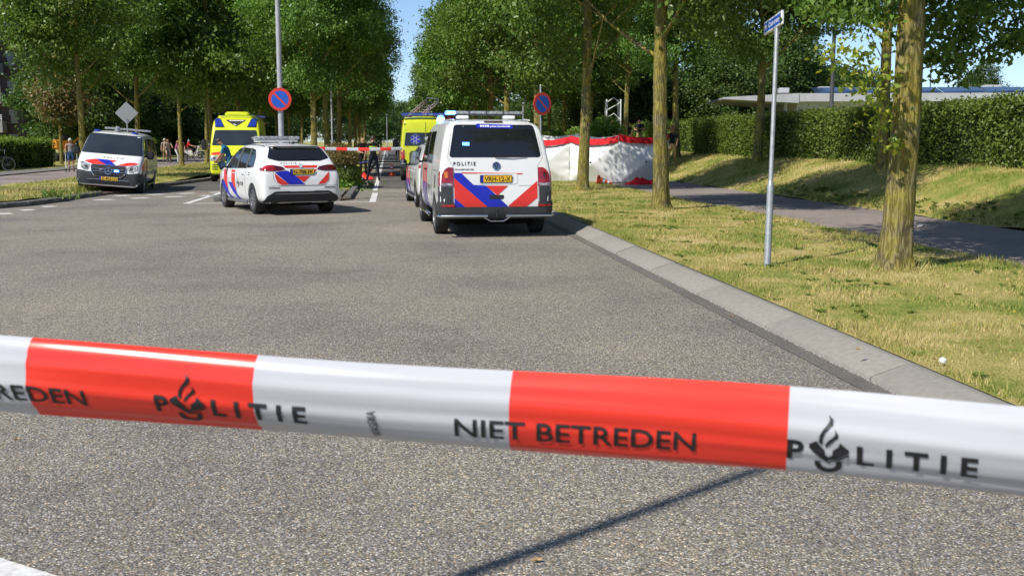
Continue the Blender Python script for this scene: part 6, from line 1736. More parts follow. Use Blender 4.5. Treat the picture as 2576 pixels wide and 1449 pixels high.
CROUCH = dict(pelvis=(0, -.2, .55), spine=(0, -.14, .72), chest=(0, -.05, .92), neck=(0, .0, 1.06), head=(0, .03, 1.15), crown=(0, .03, 1.255), shR=(.18, -.04, 1.0), shL=(-.18, -.04, 1.0), elR=(.24, .1, .78), wrR=(.2, .3, .72), haR=(.2, .36, .7), elL=(-.24, .1, .78), wrL=(-.2, .3, .72), haL=(-.2, .36, .7), hiR=(.1, -.18, .52), knR=(.16, .25, .52), anR=(.14, .05, .09), toR=(.15, .2, .035), hiL=(-.1, -.18, .52), knL=(-.16, .25, .52), anL=(-.14, .05, .09), toL=(-.15, .2, .035))
person('dark haired helper in maroon whose head shows above the screens', on_bank(1512, 58, 0), rad(150), top=BROWNC, legs=BLACKC, sleeve=.9, hair=HAIR_B, h=1.66, group=grp)
person('helper behind the screens, head just over the red edge below the woman in navy', on_bank(1546, 57, 0), rad(160), top=NAVY, legs=NAVY, sleeve=.9, hair=HAIR_R, hairlen=.6, h=1.62, group=grp)
person('helper in black beside the trunk, head barely over the screen edge', on_bank(1480, 57, 0), rad(170), top=BLACKC, legs=BLACKC, sleeve=.9, hair=HAIR_B, h=1.63, group=grp)
p = on_bank(1688, 46, 0)
person('man in navy polo and tan trousers walking past behind the mossy trunk', p + Vector((.05, 0, 0)), rad(150), dict(knR=(.11, .14, .52), anR=(.11, .10, .10), toR=(.12, .27, .05), knL=(-.10, -.05, .5), anL=(-.10, -.24, .13), toL=(-.10, -.10, .04), elR=(.25, -.12, 1.15), wrR=(.27, -.10, .92), haR=(.27, -.07, .85), elL=(-.25, .05, 1.15), wrL=(-.26, .2, .95), haL=(-.26, .25, .88)), top=NAVY, legs=TAN, sleeve=.6, skin=SKIN_T, hair=HAIR_R, hairlen=.6, h=1.82)

# ================================================================ barrier tapes
TAPE_W = M('tape_white', (0.49, 0.495, 0.515), (0.455, 0.46, 0.48), scale=5, rough=.24, spec=.5, stretch=(1, 1, 12))
TAPE_R = M('tape_red', (0.78, 0.045, 0.026), (0.70, 0.036, 0.020), scale=5, rough=.24, spec=.5, stretch=(1, 1, 12))
def near_tape():
    cl = [(-900, 876, 1.16), (0, 939, 1.025), (650, 985, .985), (1285, 1031, .950), (1982, 1086, .905), (2576, 1133, .840), (3500, 1202, .76)]
    # smooth centre line sampled densely
    xs = np.linspace(-900, 3500, 420)
    ys = np.interp(xs, [c[0] for c in cl], [c[1] for c in cl]); ds = np.interp(xs, [c[0] for c in cl], [c[2] for c in cl])
    k = np.ones(31) / 31
    ys = np.convolve(np.pad(ys, 15, 'edge'), k, 'valid'); ds = np.convolve(np.pad(ds, 15, 'edge'), k, 'valid')
    C = [AT(x, y, d) for x, y, d in zip(xs, ys, ds)]
    tang = [(C[min(i + 1, len(C) - 1)] - C[max(i - 1, 0)]).normalized() for i in range(len(C))]
    al = rad(50); r = .0775 / (2 * math.sin(al)); nv = 26
    def surf(i, ph, off=0.0):
        j = int(max(0, min(len(C) - 2, math.floor(i)))); f = i - j
        c = C[j].lerp(C[j + 1], f); t = tang[j].lerp(tang[j + 1], f)
        N = Vector((0, -1, -.12)); N = (N - t * N.dot(t)).normalized(); U = N.cross(t).normalized()
        if U.z < 0: U = -U
        rr = r * (1 + .020 * math.sin(i * .045 + ph * 2.2) + .014 * math.sin(i * .021 + ph * 8 + 1) + .012 * math.sin(i * .013 + ph * 15 + 2) + .005 * math.sin(i * .035 + ph * 27 + 1.5 * math.sin(i * .02)))
        ph2 = ph + .05 * math.sin(i * .03)
        return c + U * (rr * math.sin(ph2)) + N * (rr * math.cos(ph2) - r * math.cos(al) + off)
    def i_of(px): return (px + 900) / 4400 * 419
    bounds = [-1150, -540, 92, 655, 1288, 1982, 2760, 3600]     # red starts at -540.. alternate
    root = empty('barrier_tape', (C[0].x, C[0].y, 0))
    inv = root.matrix_basis.inverted()
    for q in range(len(bounds) - 1):
        a, b = max(0, i_of(bounds[q])), min(419, i_of(bounds[q + 1]))
        if b <= a: continue
        n = max(6, int((b - a) / 2)); V = []; 
        for k in range(n + 1):
            i = a + (b - a) * k / n
            for v in range(nv + 1): V.append(inv @ surf(i, -al + 2 * al * v / nv))
        F = [(k * (nv + 1) + v, (k + 1) * (nv + 1) + v, (k + 1) * (nv + 1) + v + 1, k * (nv + 1) + v + 1) for k in range(n) for v in range(nv)]
        isred = q % 2 == 1
        mesh_np('red_band' if not isred else 'white_band', V, F, TAPE_W if isred else TAPE_R, root, smooth=True)
    def put(V, F, name='lettering', mat=INK):
        me = bpy.data.meshes.new(name); me.from_pydata([inv @ surf(i, p, .0008) for i, p in V], [], F); me.materials.append(mat); link(name, me, root)
    def slice_up(V, F, k=7):
        bm = bmesh.new(); vs = [bm.verts.new((float(a), float(b), 0)) for a, b in V]
        for f in F:
            try: bm.faces.new([vs[i] for i in f])
            except ValueError: pass
        lo, hi = float(min(v.co.y for v in bm.verts)), float(max(v.co.y for v in bm.verts))
        for j in range(1, k):
            bmesh.ops.bisect_plane(bm, geom=bm.verts[:] + bm.edges[:] + bm.faces[:], plane_co=(0, lo + (hi - lo) * j / k, 0), plane_no=(0, 1, 0))
        bm.verts.index_update()
        V2 = [(v.co.x, v.co.y) for v in bm.verts]; F2 = [tuple(v.index for v in f.verts) for f in bm.faces]; bm.free()
        return V2, F2
    def word(s, x0, x1, phc, cap, bold=.012, space=1.0):
        V, F = slice_up(*fit_text(s, i_of(x0), i_of(x1), 0, 1.0, bold, space))
        # split long letters so that they bend with the tape
        put([(float(a), phc + (float(b) - .5) * cap / r) for a, b in V], F)
    PC = -.25
    word('NIET BETREDEN', 1153, 1753, PC + .0, .0192, .012)
    word('NIET BETREDEN', -292, 234, PC + .0, .0190, .012)
    for x in (1982, 408):
        k = 1.0 if x > 1000 else .80
        cap = .0200 if x > 1000 else .0190
        word('P', x, x + 42 * (1 if x > 1000 else .83), PC + .03, cap, .03)
        word('LITIE', x + (176 if x > 1000 else 141), x + (478 if x > 1000 else 376), PC + .03, cap, .03, 1.6)
        cx = x + (106 if x > 1000 else 83)
        unit = 49 * (1 if x > 1000 else .86)
        m = MB()
        for p in EMBLEM:
            ev, ef = slice_up(p, [tuple(range(len(p)))], 6)
            m.add([inv @ surf(i_of(cx + a * unit), PC + .03 + (b - .5) * cap / r, .0008) for a, b in ev], ef)
        m.build('emblem', INK, root, smooth=0)
    # small maker's name set upright across the tape
    V, F = fit_text('WAGEMA', 0, .030, 0, .0055, .01)
    i0 = i_of(962)
    put([(i0 - float(b) / .0055 * 2.3 + (float(a) - .015) * -40, -.62 + float(a) / r) for a, b in V], F, 'maker_name', INK_G)
    return tag(root, 'red and white police barrier tape stretched across the whole foreground', 'barrier tape')
near_tape()

LAMP_XY = AT(708, 355, 28.6)
def far_tape():
    a = Vector((LAMP_XY.x, LAMP_XY.y - .07, 1.46)); b = car2.matrix_basis @ Vector((-1.02, 3.12, 1.12)); b.z = 1.40
    n = 60; root = empty('barrier_tape', (a.x, a.y, 0)); inv = root.matrix_basis.inverted()
    def pt(t): p = a.lerp(b, t); p.z += -.07 * 4 * t * (1 - t) * .6; return p
    L_ = (b - a).length; ns = int(L_ / .28)
    for q in range(ns):
        V = []
        for k in range(5):
            p = pt((q + k / 4) / ns); tw = .25 * math.sin(q * .7 + k * .2)
            V += [inv @ (p + Vector((0, .04 * math.sin(tw), -.042))), inv @ (p + Vector((0, -.012, 0))), inv @ (p + Vector((0, -.04 * math.sin(tw), .042)))]
        F = [(k * 3 + j, k * 3 + 3 + j, k * 3 + 4 + j, k * 3 + 1 + j) for k in range(4) for j in range(2)]
        mesh_np('red_band' if q % 2 else 'white_band', V, F, TAPE_R if q % 2 else TAPE_W, root, smooth=True)
    return tag(root, 'distant red and white tape strung from the lamp post past the two officers', 'barrier tape')
far_tape()

# ================================================================ posts and signs
GALV = M('galvanised_steel', (0.36, 0.38, 0.39), (0.28, 0.30, 0.31), scale=14, rough=.5, metal=.35, bump=.05, bscale=80)
POLEW = M('pale_grey_pole', (0.44, 0.44, 0.45), (0.36, 0.36, 0.37), scale=6, rough=.45, metal=.15)
SIGN_R = M('sign_red', (0.66, 0.045, 0.02), (0.60, 0.04, 0.02), scale=9, rough=.4); SIGN_B = M('sign_blue', (0.015, 0.10, 0.52), (0.012, 0.085, 0.46), scale=9, rough=.4); SIGN_K = M('sign_back', (0.36, 0.37, 0.38), (0.345, 0.355, 0.365), scale=2, rough=.5, metal=.3)
def no_parking(parent, z, r=.30, y=-.08):
    m = MB(); m.lathe((0, y, z), [(.001, .012), (r, .012), (r, -.002), (r - .004, -.006), (.001, -.006)], n=40, axis='Y'); pl = m.build('sign_plate', SIGN_R, parent)
    m = MB(); m.lathe((0, y, z), [(r * .745, -.0085), (.001, -.0085)], n=40, axis='Y'); m.build('blue_disc', SIGN_B, pl)
    m = MB(); w = r * .075; a = math.pi * .75
    d = Vector((math.cos(a), 0, math.sin(a))); q = Vector((-d.z, 0, d.x)); c = Vector((0, y - .011, z))
    m.add([c + d * r * .75 + q * w, c + d * r * .75 - q * w, c - d * r * .75 - q * w, c - d * r * .75 + q * w], [(0, 1, 2, 3)]); m.build('red_bar', SIGN_R, pl, smooth=0)
    for zz in (z + .13, z - .13):
        m = MB(); m.box((0, y + .045, zz), (.16, .06, .035), bev=.006); m.build('bracket', GALV, parent)
    return pl
lp = empty('lamp_post', (LAMP_XY.x, LAMP_XY.y, 0), rad(7))
m = MB(); m.lathe((0, 0, 0), [(.10, 0), (.10, .9), (.075, 1.0), (.068, 3.0), (.055, 8.0)], n=18); m.build('pole', POLEW, lp)
m = MB(); m.tube([(0, 0, 7.9), (.1, 0, 8.3), (.6, 0, 8.5), (1.2, 0, 8.52)], .04, n=8); m.box((1.5, 0, 8.53), (.7, .22, .10), bev=.04); m.build('lamp_arm', POLEW, lp)
no_parking(lp, AT(707, 251, 28.6).z, r=.298, y=-.10)
tag(lp, 'pale lamp post on the median carrying a round no-parking sign', 'lamp post')
q = AT(1361, 355, 29.4)
sp = empty('no_parking_sign', (q.x, q.y, .1), rad(36))
m = MB(); m.cyl((0, 0, -.1), (-.02, .0, 2.98), .026, n=12); m.cyl((-.02, 0, 2.98), (-.02, 0, 3.0), .03, .02, n=12); m.build('post', GALV, sp)
no_parking(sp, AT(1358, 262, 29.4).z - .1, r=.30, y=-.06)
tag(sp, 'round no-parking sign turned aside on a thin post behind the police van', 'road sign')
# street name sign
b = G(1930, 672, .1)
Np, Fp = AT(1969, 44, 13.1), AT(1925, 74, 14.5)
ss = empty('street_name_sign', (b.x, b.y, .1))
inv = ss.matrix_basis.inverted()
top = (Np * .72 + Fp * .28); top.z = Np.z
m = MB(); pt_ = lambda z: Vector((0, 0, 0)).lerp(inv @ top, z / (top.z - .1))
m.tube([pt_(-.1), pt_(.96)], .041, n=14); m.tube([pt_(.96), pt_(1.02)], [.041, .029], n=14); m.tube([pt_(1.0), pt_(top.z - .18)], .0275, n=14); m.build('post', GALV, ss)
d = (Np - Fp).normalized(); L_ = (Np - Fp).length; mid = inv @ ((Np + Fp) / 2)
ang = math.atan2(d.y, d.x)
m = MB(); m.box(mid, (L_, .034, .165), rz=ang, bev=.006); pn = m.build('sign_box', M('sign_enamel_white', (0.74, 0.75, 0.76), (0.62, 0.64, 0.66), scale=9, rough=.4), ss)
nrm = Vector((d.y, -d.x, 0)); nrm = nrm if nrm.x < 0 else -nrm
fr_, to_ = inv @ Fp, inv @ Np
def onface(a, b, o): return fr_ + (to_ - fr_) * a + Vector((0, 0, b)) + nrm * o
m = MB(); m.add([onface(.035, -.058, .0185), onface(.965, -.058, .0185), onface(.965, .058, .0185), onface(.035, .058, .0185)], [(0, 1, 2, 3)]); m.build('blue_field', SIGN_B, pn, smooth=0)
V, F = fit_text('Mr. Cramerweg', .075, .925, -.026, .066, .02)
me = bpy.data.meshes.new('street_name'); me.from_pydata([onface(float(a), float(b_), .020) for a, b_ in V], [], F); me.materials.append(WHITE_INK); link('street_name', me, pn)
m = MB(); tt = inv @ top; m.box(tt + Vector((0, 0, -.12)), (.09, .07, .10), rz=ang, bev=.008); m.build('clamp', GALV, ss)
tag(ss, 'blue and white street name sign high on a galvanised post in the verge', 'street sign')
# diamond sign seen from behind
q = AT(322, 355, 43)
ds = empty('priority_sign', (q.x, q.y, .1), rad(196))
zc = AT(322, 285, 43).z - .1
m = MB(); m.cyl((0, 0, -.1), (0, 0, zc + .40), .03, n=10); m.build('post', GALV, ds)
m = MB(); m.prism(rounded([(0, zc - .44), (.44, zc), (0, zc + .44), (-.44, zc)], .05), .035, .045, plane='XZ'); pl = m.build('sign_plate', SIGN_K, ds)
m = MB(); m.tube([(x, .033, z) for x, z in rounded([(0, zc - .43), (.43, zc), (0, zc + .43), (-.43, zc)], .05)], .010, n=5, closed=True); m.build('plate_rim', POLEW, pl)
for zz in (zc - .18, zc + .18):
    m = MB(); m.box((0, .018, zz), (.3, .03, .035)); m.build('bracket', GALV, ds)
tag(ds, 'grey back of a diamond shaped sign on a post behind the police minibus', 'road sign')
def post(label, px, Y, h, r, mat, z0=0.0, head=False):
    q = AT(px, 355, Y); o = empty('lamp_post', (q.x, q.y, z0))
    m = MB(); m.lathe((0, 0, 0), [(r * 1.5, 0), (r * 1.5, .5), (r, .6), (r * .8, h)], n=12); m.build('pole', mat, o)
    m = MB(); m.lathe((0, 0, h), [(.03, -.02), (.16, .05), (.18, .16), (.10, .22), (.001, .24)], n=14) if head else m.box((0, -.25, h), (.16, .6, .08), bev=.03); m.build('lamp_head', mat, o)
    return tag(o, label, 'lamp post', 'lamp posts')
post('thin pale lamp post on the median behind the flowering shrub', 836, 54, 4.2, .05, POLEW, head=True)
post('far thin lamp post above the end of the white lane line', 974, 110, 4.2, .05, POLEW)
post('dark grey lamp post behind the hedge left of the mossy trunk', 2088, 47, 5.2, .10, M('dark_pole', (0.06, 0.065, 0.07), rough=.5), z0=.9)
post('thin lamp post against the sky just right of the mossy trunk', 2333, 95, 7.2, .06, M('dark_pole', (0.06, 0.065, 0.07)), z0=.9)
post('short double post showing left of the tilted no-parking sign', 1316, 62, 3.6, .05, POLEW, z0=.1)
# street lamp behind the viewer, its shadow crosses the road in front
L0 = Vector((.445, 4.395, 0)) - Vector((math.cos(SHADOW_DIR), math.sin(SHADOW_DIR), 0)) * 5.6
o = empty('lamp_post', L0); m = MB(); m.lathe((0, 0, 0), [(.06, 0), (.07, .8), (.052, .9), (.038, 8.2)], n=12); m.build('pole', POLEW, o)
m = MB(); m.lathe((0, 0, 8.2), [(.02, -.02), (.06, .03), (.06, .08), (.001, .1)], n=12); m.build('lamp_head', POLEW, o)
tag(o, 'thin lamp post behind the camera whose shadow crosses the road', 'lamp post', 'lamp posts')

# ================================================================ screens, cones, cloths
SCREEN = M('screen_fabric', (0.74, 0.74, 0.72), (0.68, 0.68, 0.665), scale=5, rough=.7, bump=.12, bscale=14, spec=.2)
REDF = M('red_fabric', (0.62, 0.014, 0.02), (0.52, 0.010, 0.016), scale=5, rough=.7, bump=.3, bscale=22, spec=.2)
def screen(label, a, b, hgt=1.78, seed=0, group='privacy screens', band=None):
    a, b = Vector(a), Vector(b); a.z = b.z = 0
    d = b - a; W = d.length; rz = math.atan2(d.y, d.x)
    r = empty('privacy_screen', (a + b) / 2 + Vector((0, 0, .075)), rz)
    g = np.random.default_rng(seed); n, k = 26, 22
    def top(x): return hgt - .13 * (1 - (2 * x / W) ** 2) + .006 * math.sin(x * 9 + seed)
    def bul(x, f):
        u, v = abs(2 * x / W), abs(2 * f - 1); e = max(u, v)
        wr = .012 * math.sin(11 * x + 6 * f + seed) * (1 - e) + .018 * math.sin(26 * (x if v > u else f)) * e ** 4
        edge = max(0, 1 - abs(u - 1) / .12) * max(0, 1 - f * 1.6) * .03 * math.sin(f * 40 + seed)
        return -.36 * (1 - e) ** 1.05 + wr * .8 + edge
    V = []; F = []
    for j in range(k + 1):
        f = j / k
        for i in range(n + 1):
            x = W * (i / n - .5)
            V.append((x * (1 - .02 * math.sin(math.pi * f)), bul(x, f), .03 + f * (top(x) * .86 - .03)))
    F = [(j * (n + 1) + i, j * (n + 1) + i + 1, (j + 1) * (n + 1) + i + 1, (j + 1) * (n + 1) + i) for j in range(k) for i in range(n)]
    mesh_np('fabric', V, F, SCREEN, r, smooth=True)
    V = []
    for j in range(7):
        f = j / 6
        for i in range(n + 1):
            x = W * (i / n - .5)
            V.append((x, bul(x, .86 + .14 * f) - .014 - .012 * math.sin(x * 7 + seed) * (1 - f) - .008 * math.sin(x * 19 + f * 3), top(x) * (.862 + .138 * f) - .008 * (1 - f) * math.sin(x * 5 + seed * 2)))
    F = [(j * (n + 1) + i, j * (n + 1) + i + 1, (j + 1) * (n + 1) + i + 1, (j + 1) * (n + 1) + i) for j in range(6) for i in range(n)]
    mesh_np('top_band' if band else 'red_band', V, F, band or REDF, r, smooth=True)
    for s in (-1, 1):
        m = MB(); m.tube([(s * W / 2, .03, .03), (s * W * .25, -.08, .03 + hgt * .22), (0, -.27, .03 + hgt * .44), (-s * W * .25, -.07, .03 + hgt * .66), (-s * W / 2, .03, hgt * .88)], .011, n=6); m.build('pole', BLACKP, r)
    m = MB(); m.lathe((0, -.365, hgt * .435), [(.03, .03), (.035, 0), (.001, -.012)], n=10, axis='Y'); m.build('hub', BLACKP, r)
    for x in (-.02 * W, .3 * W):
        m = MB(); m.box((x, bul(x, .86) - .035, top(x) * .84), (.02, .012, .12)); m.build('strap', BLACKP, r)
    return tag(r, label, 'screen', group)
J0, J1, J2, J3 = G(1306, 462), G(1432, 464), G(1554, 466), G(1680, 465)
screen('white privacy screen beside the police van, leftmost of the front row', J0, J1, hgt=1.68, seed=1)
screen('white privacy screen behind the second trunk, middle of the front row', J1, J2, hgt=1.72, seed=2)
screen('white privacy screen with the red cloth heap at its foot', J2, J3, seed=3)
bk = Vector((.4, 4.2, 0))
screen('white privacy screen in the back row just right of the police van', J0 + bk + Vector((.2, 0, 0)), J1 + bk + Vector((.2, 0, 0)), hgt=1.84, seed=4, band=SCREEN)
screen('white privacy screen in the back row behind the second trunk', J1 + bk + Vector((.2, 0, 0)), J2 + bk + Vector((.2, 0, 0)), hgt=1.80, seed=5, band=SCREEN)
CONE_O = M('cone_orange', (0.85, 0.10, 0.02), (0.74, 0.08, 0.02), scale=9, rough=.5); 
def cone(label):
    r = empty('traffic_cone')
    m = MB(); m.box((0, 0, .018), (.36, .36, .036), bev=.012); m.lathe((0, 0, .036), [(.165, 0), (.16, .035), (.125, .06)], n=20); m.build('base', CONE_O, r)
    rr = lambda z: .125 - .098 * (z - .09) / .46
    for z0, z1, w in ((.09, .20, 0), (.20, .29, 1), (.29, .37, 0), (.37, .44, 1), (.44, .55, 0)):
        m = MB(); pr = [(rr(z0), z0), (rr(z1), z1)]
        if z1 > .54: pr += [(.022, .556), (.001, .556)]
        m.lathe((0, 0, 0), pr, n=20); m.build('white_band' if w else 'orange_band', WHITE_INK if w else CONE_O, r)
    return tag(r, label, 'traffic cone', 'traffic cones')
cn = cone('orange and white traffic cone standing on the road beyond the officers'); cn.location = G(986, 443); 
c2_ = copy_tree(cn); c2_['label'] = 'orange and white traffic cone lying on its side before the screens'
c2_.location = G(1502, 471) + Vector((0, 0, .25)); c2_.rotation_euler = (0, rad(102), rad(-12))
def heap(label, c, sx, sy, h, seed, mat):
    g = np.random.default_rng(seed); n, k = 30, 16; V = []
    ph = g.uniform(0, 6.28, 8)
    for j in range(k + 1):
        for i in range(n + 1):
            u, v = 2 * i / n - 1, 2 * j / k - 1; e = max(0, 1 - (u * u + v * v) ** .8)
            z = h * e ** .6 * (.62 + .22 * math.sin(5 * u + ph[0] + 2 * v) + .18 * math.sin(9 * u - 7 * v + ph[1]) + .14 * math.sin(15 * v + 4 * u + ph[2]))
            V.append((u * sx * (1 + .12 * math.sin(4 * v + ph[3])), v * sy * (1 + .15 * math.sin(5 * u + ph[4])), max(0, z) + .006))
    F = [(j * (n + 1) + i, j * (n + 1) + i + 1, (j + 1) * (n + 1) + i + 1, (j + 1) * (n + 1) + i) for j in range(k) for i in range(n)]
    o = mesh_np('cloth_heap', V, F, mat, smooth=True); o.location = c; return tag(o, label, 'cloth')
heap('crumpled red cloth lying at the foot of the white screen', G(1618, 470) + Vector((0, 0, .075)), .62, .30, .26, 1, REDF)
heap('crumpled red cloth on the median edge at the feet of the officers', G(914, 453) + Vector((0, 0, .03)), .42, .5, .26, 2, M('orange_red_fabric', (0.72, 0.05, 0.035), (0.6, 0.03, 0.025), scale=5, rough=.7, bump=.3, bscale=22))
# blue strip held by the officer
a, b = AT(905, 411, 44.4), AT(957, 396, 43.6)
m = MB(); m.tube([a, a.lerp(b, .5) + Vector((0, 0, -.02)), b], .018, n=6); tag(m.build('blue_strap', M('blue_webbing', (0.02, 0.05, 0.30), rough=.6)), 'blue strap held by the officers beside the shrub', 'strap')
# white frame tower behind the bushes
q = AT(1543, 355, 70); tw_ = empty('frame_tower', (q.x, q.y, .95)); WP = M('white_painted_steel', (0.74, 0.74, 0.72), (.62, .62, .6), scale=9, rough=.4)
for (x, y) in ((-.45, 0), (.45, 0), (.35, .8), (-.45, .8)):
    m = MB(); m.cyl((x, y, 0), (x, y, 3.3), .055, n=8); m.build('post', WP, tw_)
for z in (1.6, 2.6):
    m = MB(); m.tube([(-.45, 0, z), (.45, 0, z + .5)], .035, n=6); m.build('brace', WP, tw_); m = MB(); m.tube([(-.45, 0, z + .5), (0, 0, z + .8), (.45, 0, z + .4)], .035, n=6); m.build('brace', WP, tw_)
m = MB(); m.add([(-.52, -.08, 1.45), (.0, -.08, 1.55), (-.02, -.10, 2.0), (-.18, -.06, 1.95), (-.5, -.10, 1.75)], [(0, 1, 2, 3, 4)]); m.build('red_cloth', cloth('pale_red', (0.6, 0.16, 0.16), (0.7, 0.5, 0.5)), tw_)
tag(tw_, 'white steel frame tower with a red cloth showing above the bushes', 'tower')
# wheelie bins beside the cycle path
q = at_path(527, 408); bn = empty('waste_bin', q, rad(20))
m = MB(); m.prism([(-.25, -.3), (.25, -.3), (.27, .32), (-.27, .32)], .06, .98); m.build('body', BLACKP, bn); m = MB(); m.box((0, .0, 1.02), (.60, .70, .07), bev=.02); m.build('lid', BLACKP, bn)
for s in (-1, 1): m = MB(); m.lathe((s * .24, .34, .10), [(.02, -.03), (.10, -.03), (.10, .03), (.02, .03)], n=12, axis='X'); m.build('wheel', RUBBER, bn)
tag(bn, 'black wheeled waste bin between the slim oak and the ambulance', 'waste bin')
# orange machine seen over the low hedge
q = AT(156, 355, 78); ex = empty('mini_excavator', (q.x, q.y, .1), rad(40)); ORG = M('machine_orange', (0.80, 0.30, 0.02), (.7, .24, .02), scale=6, rough=.4)
m = MB(); m.box((0, 0, 1.25), (1.3, .9, .7), bev=.12); m.build('body', ORG, ex); m = MB(); m.box((.2, -.1, 1.75), (.5, .7, .4), bev=.08); m.build('seat', BLACKP, ex)
m = MB(); m.box((0, 0, .35), (1.5, 1.1, .6), bev=.15); m.build('tracks', RUBBER, ex); m = MB(); m.tube([(.6, -.2, 1.3), (1.1, -.3, 1.75), (1.5, -.4, 1.4), (1.6, -.4, .9)], .08, n=6); m.build('boom', ORG, ex)
tag(ex, 'small orange excavator just showing over the low hedge', 'excavator')

# ================================================================ buildings
WHITEWALL = M('white_render', (0.62, 0.62, 0.60), (0.54, 0.54, 0.52), scale=4, rough=.8); FASCIA = M('white_fascia', (0.46, 0.47, 0.48), (0.41, 0.42, 0.43), scale=2, rough=.5); SOLAR = M('solar_panel', (0.02, 0.04, 0.10), (0.015, 0.03, 0.08), scale=3, rough=.12, spec=.7)
bx0, bx1 = 14.2, 42.0
bd = empty('flat_roof_building', ((bx0 + bx1) / 2, 60, .74), rad(-4)); hx = (bx1 - bx0) / 2
m = MB(); m.box((0, 4, 1.5), (2 * hx - 3.0, 10, 3.0)); m.build('wall', WHITEWALL, bd, smooth=0)
m = MB(); m.prism([(-hx + 1.2, -1.6), (hx, -1.6), (hx, 10.0), (-hx + 1.2, 10.0)], 2.98, 3.42); m.build('roof', FASCIA, bd, smooth=0)
m = MB(); m.add([(-hx - 2.6, -1.7, 3.12), (-hx + 1.5, -1.65, 2.90), (-hx + 1.5, 8, 2.90), (-hx - 2.6, 6, 3.12), (-hx - 2.6, -1.7, 3.22), (-hx + 1.5, -1.65, 3.425), (-hx + 1.5, 8, 3.425), (-hx - 2.6, 6, 3.22)], [(0, 1, 2, 3), (7, 6, 5, 4), (0, 4, 5, 1), (1, 5, 6, 2), (2, 6, 7, 3), (3, 7, 4, 0)]); m.build('canopy', FASCIA, bd, smooth=0)
m = MB(); m.cyl((-hx + .9, -1.0, 0), (-hx + .9, -1.0, 2.95), .10, n=10); m.build('column', FASCIA, bd)
for i in range(10):
    m = MB(); m.box((-hx + 4.2 + i * 2.4, 2.0, 3.66), (2.3, 2.2, .05), rx=rad(14), bev=.006); m.build('solar_panel', SOLAR, bd)
for x, w, h in ((-hx + 1.9, .6, .32), (-hx + 4.3, .7, .38), (-hx + 14.2, 1.0, .45), (-hx + 18.6, .9, .30), (-hx + 20.6, 1.7, .36)):
    m = MB(); m.box((x, 5.5, 3.42 + h / 2 + .3), (w, .8, h), bev=.04); m.build('roof_unit', FASCIA, bd)
for i in range(9):
    f = MB(); f.box((-hx + 3.0 + i * 2.7, -1.01, 1.75), (2.2, .04, 1.5)); w_ = f.build('window', GLASS, bd, smooth=0)
    f = MB()
    for dx in (-1.1, 0, 1.1): f.box((-hx + 3.0 + i * 2.7 + dx, -1.035, 1.75), (.07, .05, 1.56))
    f.build('frame', FASCIA, w_, smooth=0)
tag(bd, 'low white building with flat overhanging roof and solar panels behind the hedge', 'building')
BRICKD = M('dark_brown_brick', (0.080, 0.058, 0.052), (0.055, 0.040, 0.036), scale=30, rough=.9, bump=.3, bscale=60)
q = AT(64, 355, 106)
fl = empty('apartment_block', (q.x, q.y, 0), rad(10))
m = MB(); m.box((-16, 6, 8), (32, 12, 16)); m.build('wall', BRICKD, fl, smooth=0)
BALC = M('balcony_concrete', (0.30, 0.295, 0.28), (0.22, 0.215, 0.205), scale=6, rough=.8)
for k in range(5):
    z = 1.6 + (355 - (220 + 70.2 * (1 - k))) / 25.5 if False else -.35 + k * 2.75
    if z < 0: z = .05
    m = MB(); m.box((-6.6, -.8, z + .55), (10.0, 1.6, 1.1)); bl_ = m.build('balcony', BALC, fl, smooth=0)
    r_ = MB()
    for zz in (1.28, 1.46, 1.66): r_.box((-6.6, -1.56, z + zz), (9.98, .06, .085))
    for xx in (-11.5, -9, -6.5, -4, -1.65): r_.box((xx, -1.56, z + 1.4), (.10, .07, .62))
    r_.build('railing', FASCIA, bl_, smooth=0)
    for x in (-.95, -4.2, -7.6):
        f = MB(); f.box((x, -.03, z + 1.55), (.75 if x > -2 else 2.2, .06, 1.3)); w_ = f.build('window', GLASS, fl, smooth=0)
        f = MB(); f.box((x, -.075, z + .93), (.95 if x > -2 else 2.3, .08, .07)); f.build('sill', BALC, w_, smooth=0)
tag(fl, 'dark brick apartment block with white railed balconies at the picture edge', 'building')

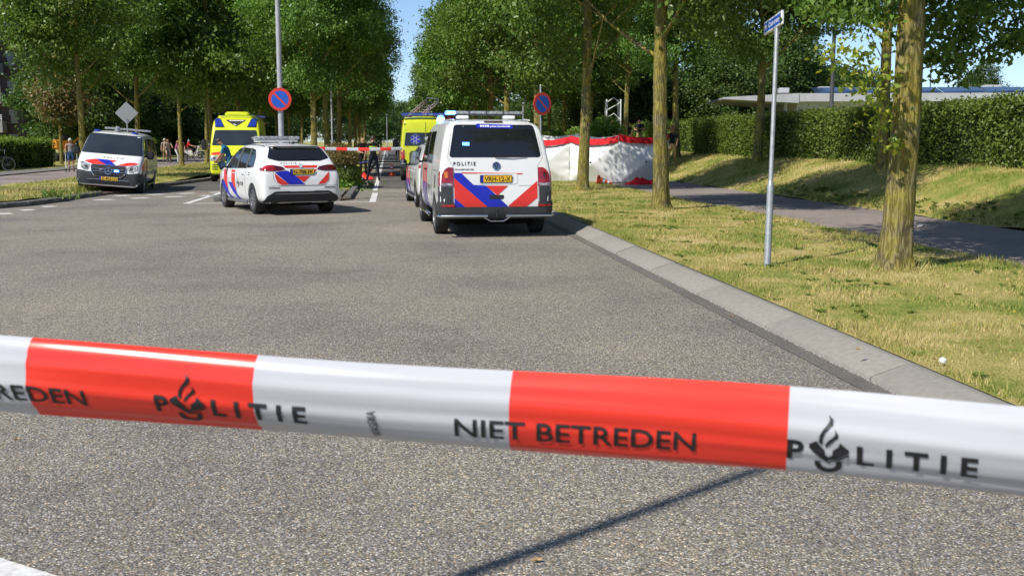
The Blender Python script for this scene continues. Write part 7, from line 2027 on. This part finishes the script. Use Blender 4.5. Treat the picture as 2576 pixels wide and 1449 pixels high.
# ================================================================ small litter
m = MB(); m.lathe((0, 0, .022), [(.001, -.022), (.018, -.018), (.026, 0), (.018, .018), (.001, .022)], n=12)
o = m.build('plastic_cup', M('white_litter', (0.78, 0.78, 0.76), (.7, .7, .68), scale=20, rough=.5)); o.location = G(2368, 914, .13); o.rotation_euler = (.4, .3, 0)
tag(o, 'small round white piece of litter lying in the grass near the kerb', 'litter')
for lab, px, py, z, k in (('white scrap of litter at the bank foot beside the path', 2320, 571, .1, .09), ('white wrapper on the path edge left of the mossy trunk', 2003, 569, .1, .06)):
    m = MB(); m.add([(-k, -.02, .0), (0, -.05, .03), (k, -.01, .005), (k * .8, .05, .0), (0, .03, .035), (-k * .9, .05, .01)], [(0, 1, 4, 5), (1, 2, 3, 4)]); o = m.build('wrapper', MATS['white_litter'], smooth=0); o.location = G(px, py, z); tag(o, lab, 'litter')
DEAD = M('dead_leaf', (0.50, 0.34, 0.15), (0.36, 0.20, 0.08), scale=40, rough=.7)
def fallen(label, px, py, z, s=.05, rz=0.0):
    m = MB(); m.add([(-s, 0, .004), (-s * .3, -s * .45, .012), (s * .5, -s * .4, .008), (s, 0, .015), (s * .4, s * .5, .01), (-s * .4, s * .35, .016), (0, 0, .004)], [(0, 1, 6), (1, 2, 6), (2, 3, 6), (3, 4, 6), (4, 5, 6), (5, 0, 6)])
    o = m.build('fallen_leaf', DEAD, smooth=0); o.location = G(px, py, z); o.rotation_euler = (0, 0, rz); tag(o, label, 'leaf', 'fallen leaves')
fallen('pale dead leaf on the road below the tape, beside the long shadow', 1350, 1412, .004, .024, .3)
fallen('brown leaf on the road at the lower left below the tape', 42, 1108, .004, .016, 1.0)
fallen('small orange leaf on the road in front of the kerb', 1840, 797, .004, .028, 2)
for i, (px, py) in enumerate(((2160, 880), (2096, 815), (2350, 905), (2280, 760), (2460, 860), (2040, 765))):
    fallen(['dry leaf', 'curled dry leaf', 'pale dry leaf', 'brown dry leaf', 'light dry leaf', 'small dry leaf'][i] + ' in the verge grass ' + ['behind the kerb', 'halfway up the kerb', 'beside the white litter', 'before the mossy trunk', 'far right of the white litter', 'below the street sign'][i], px, py, .16, .03, i)
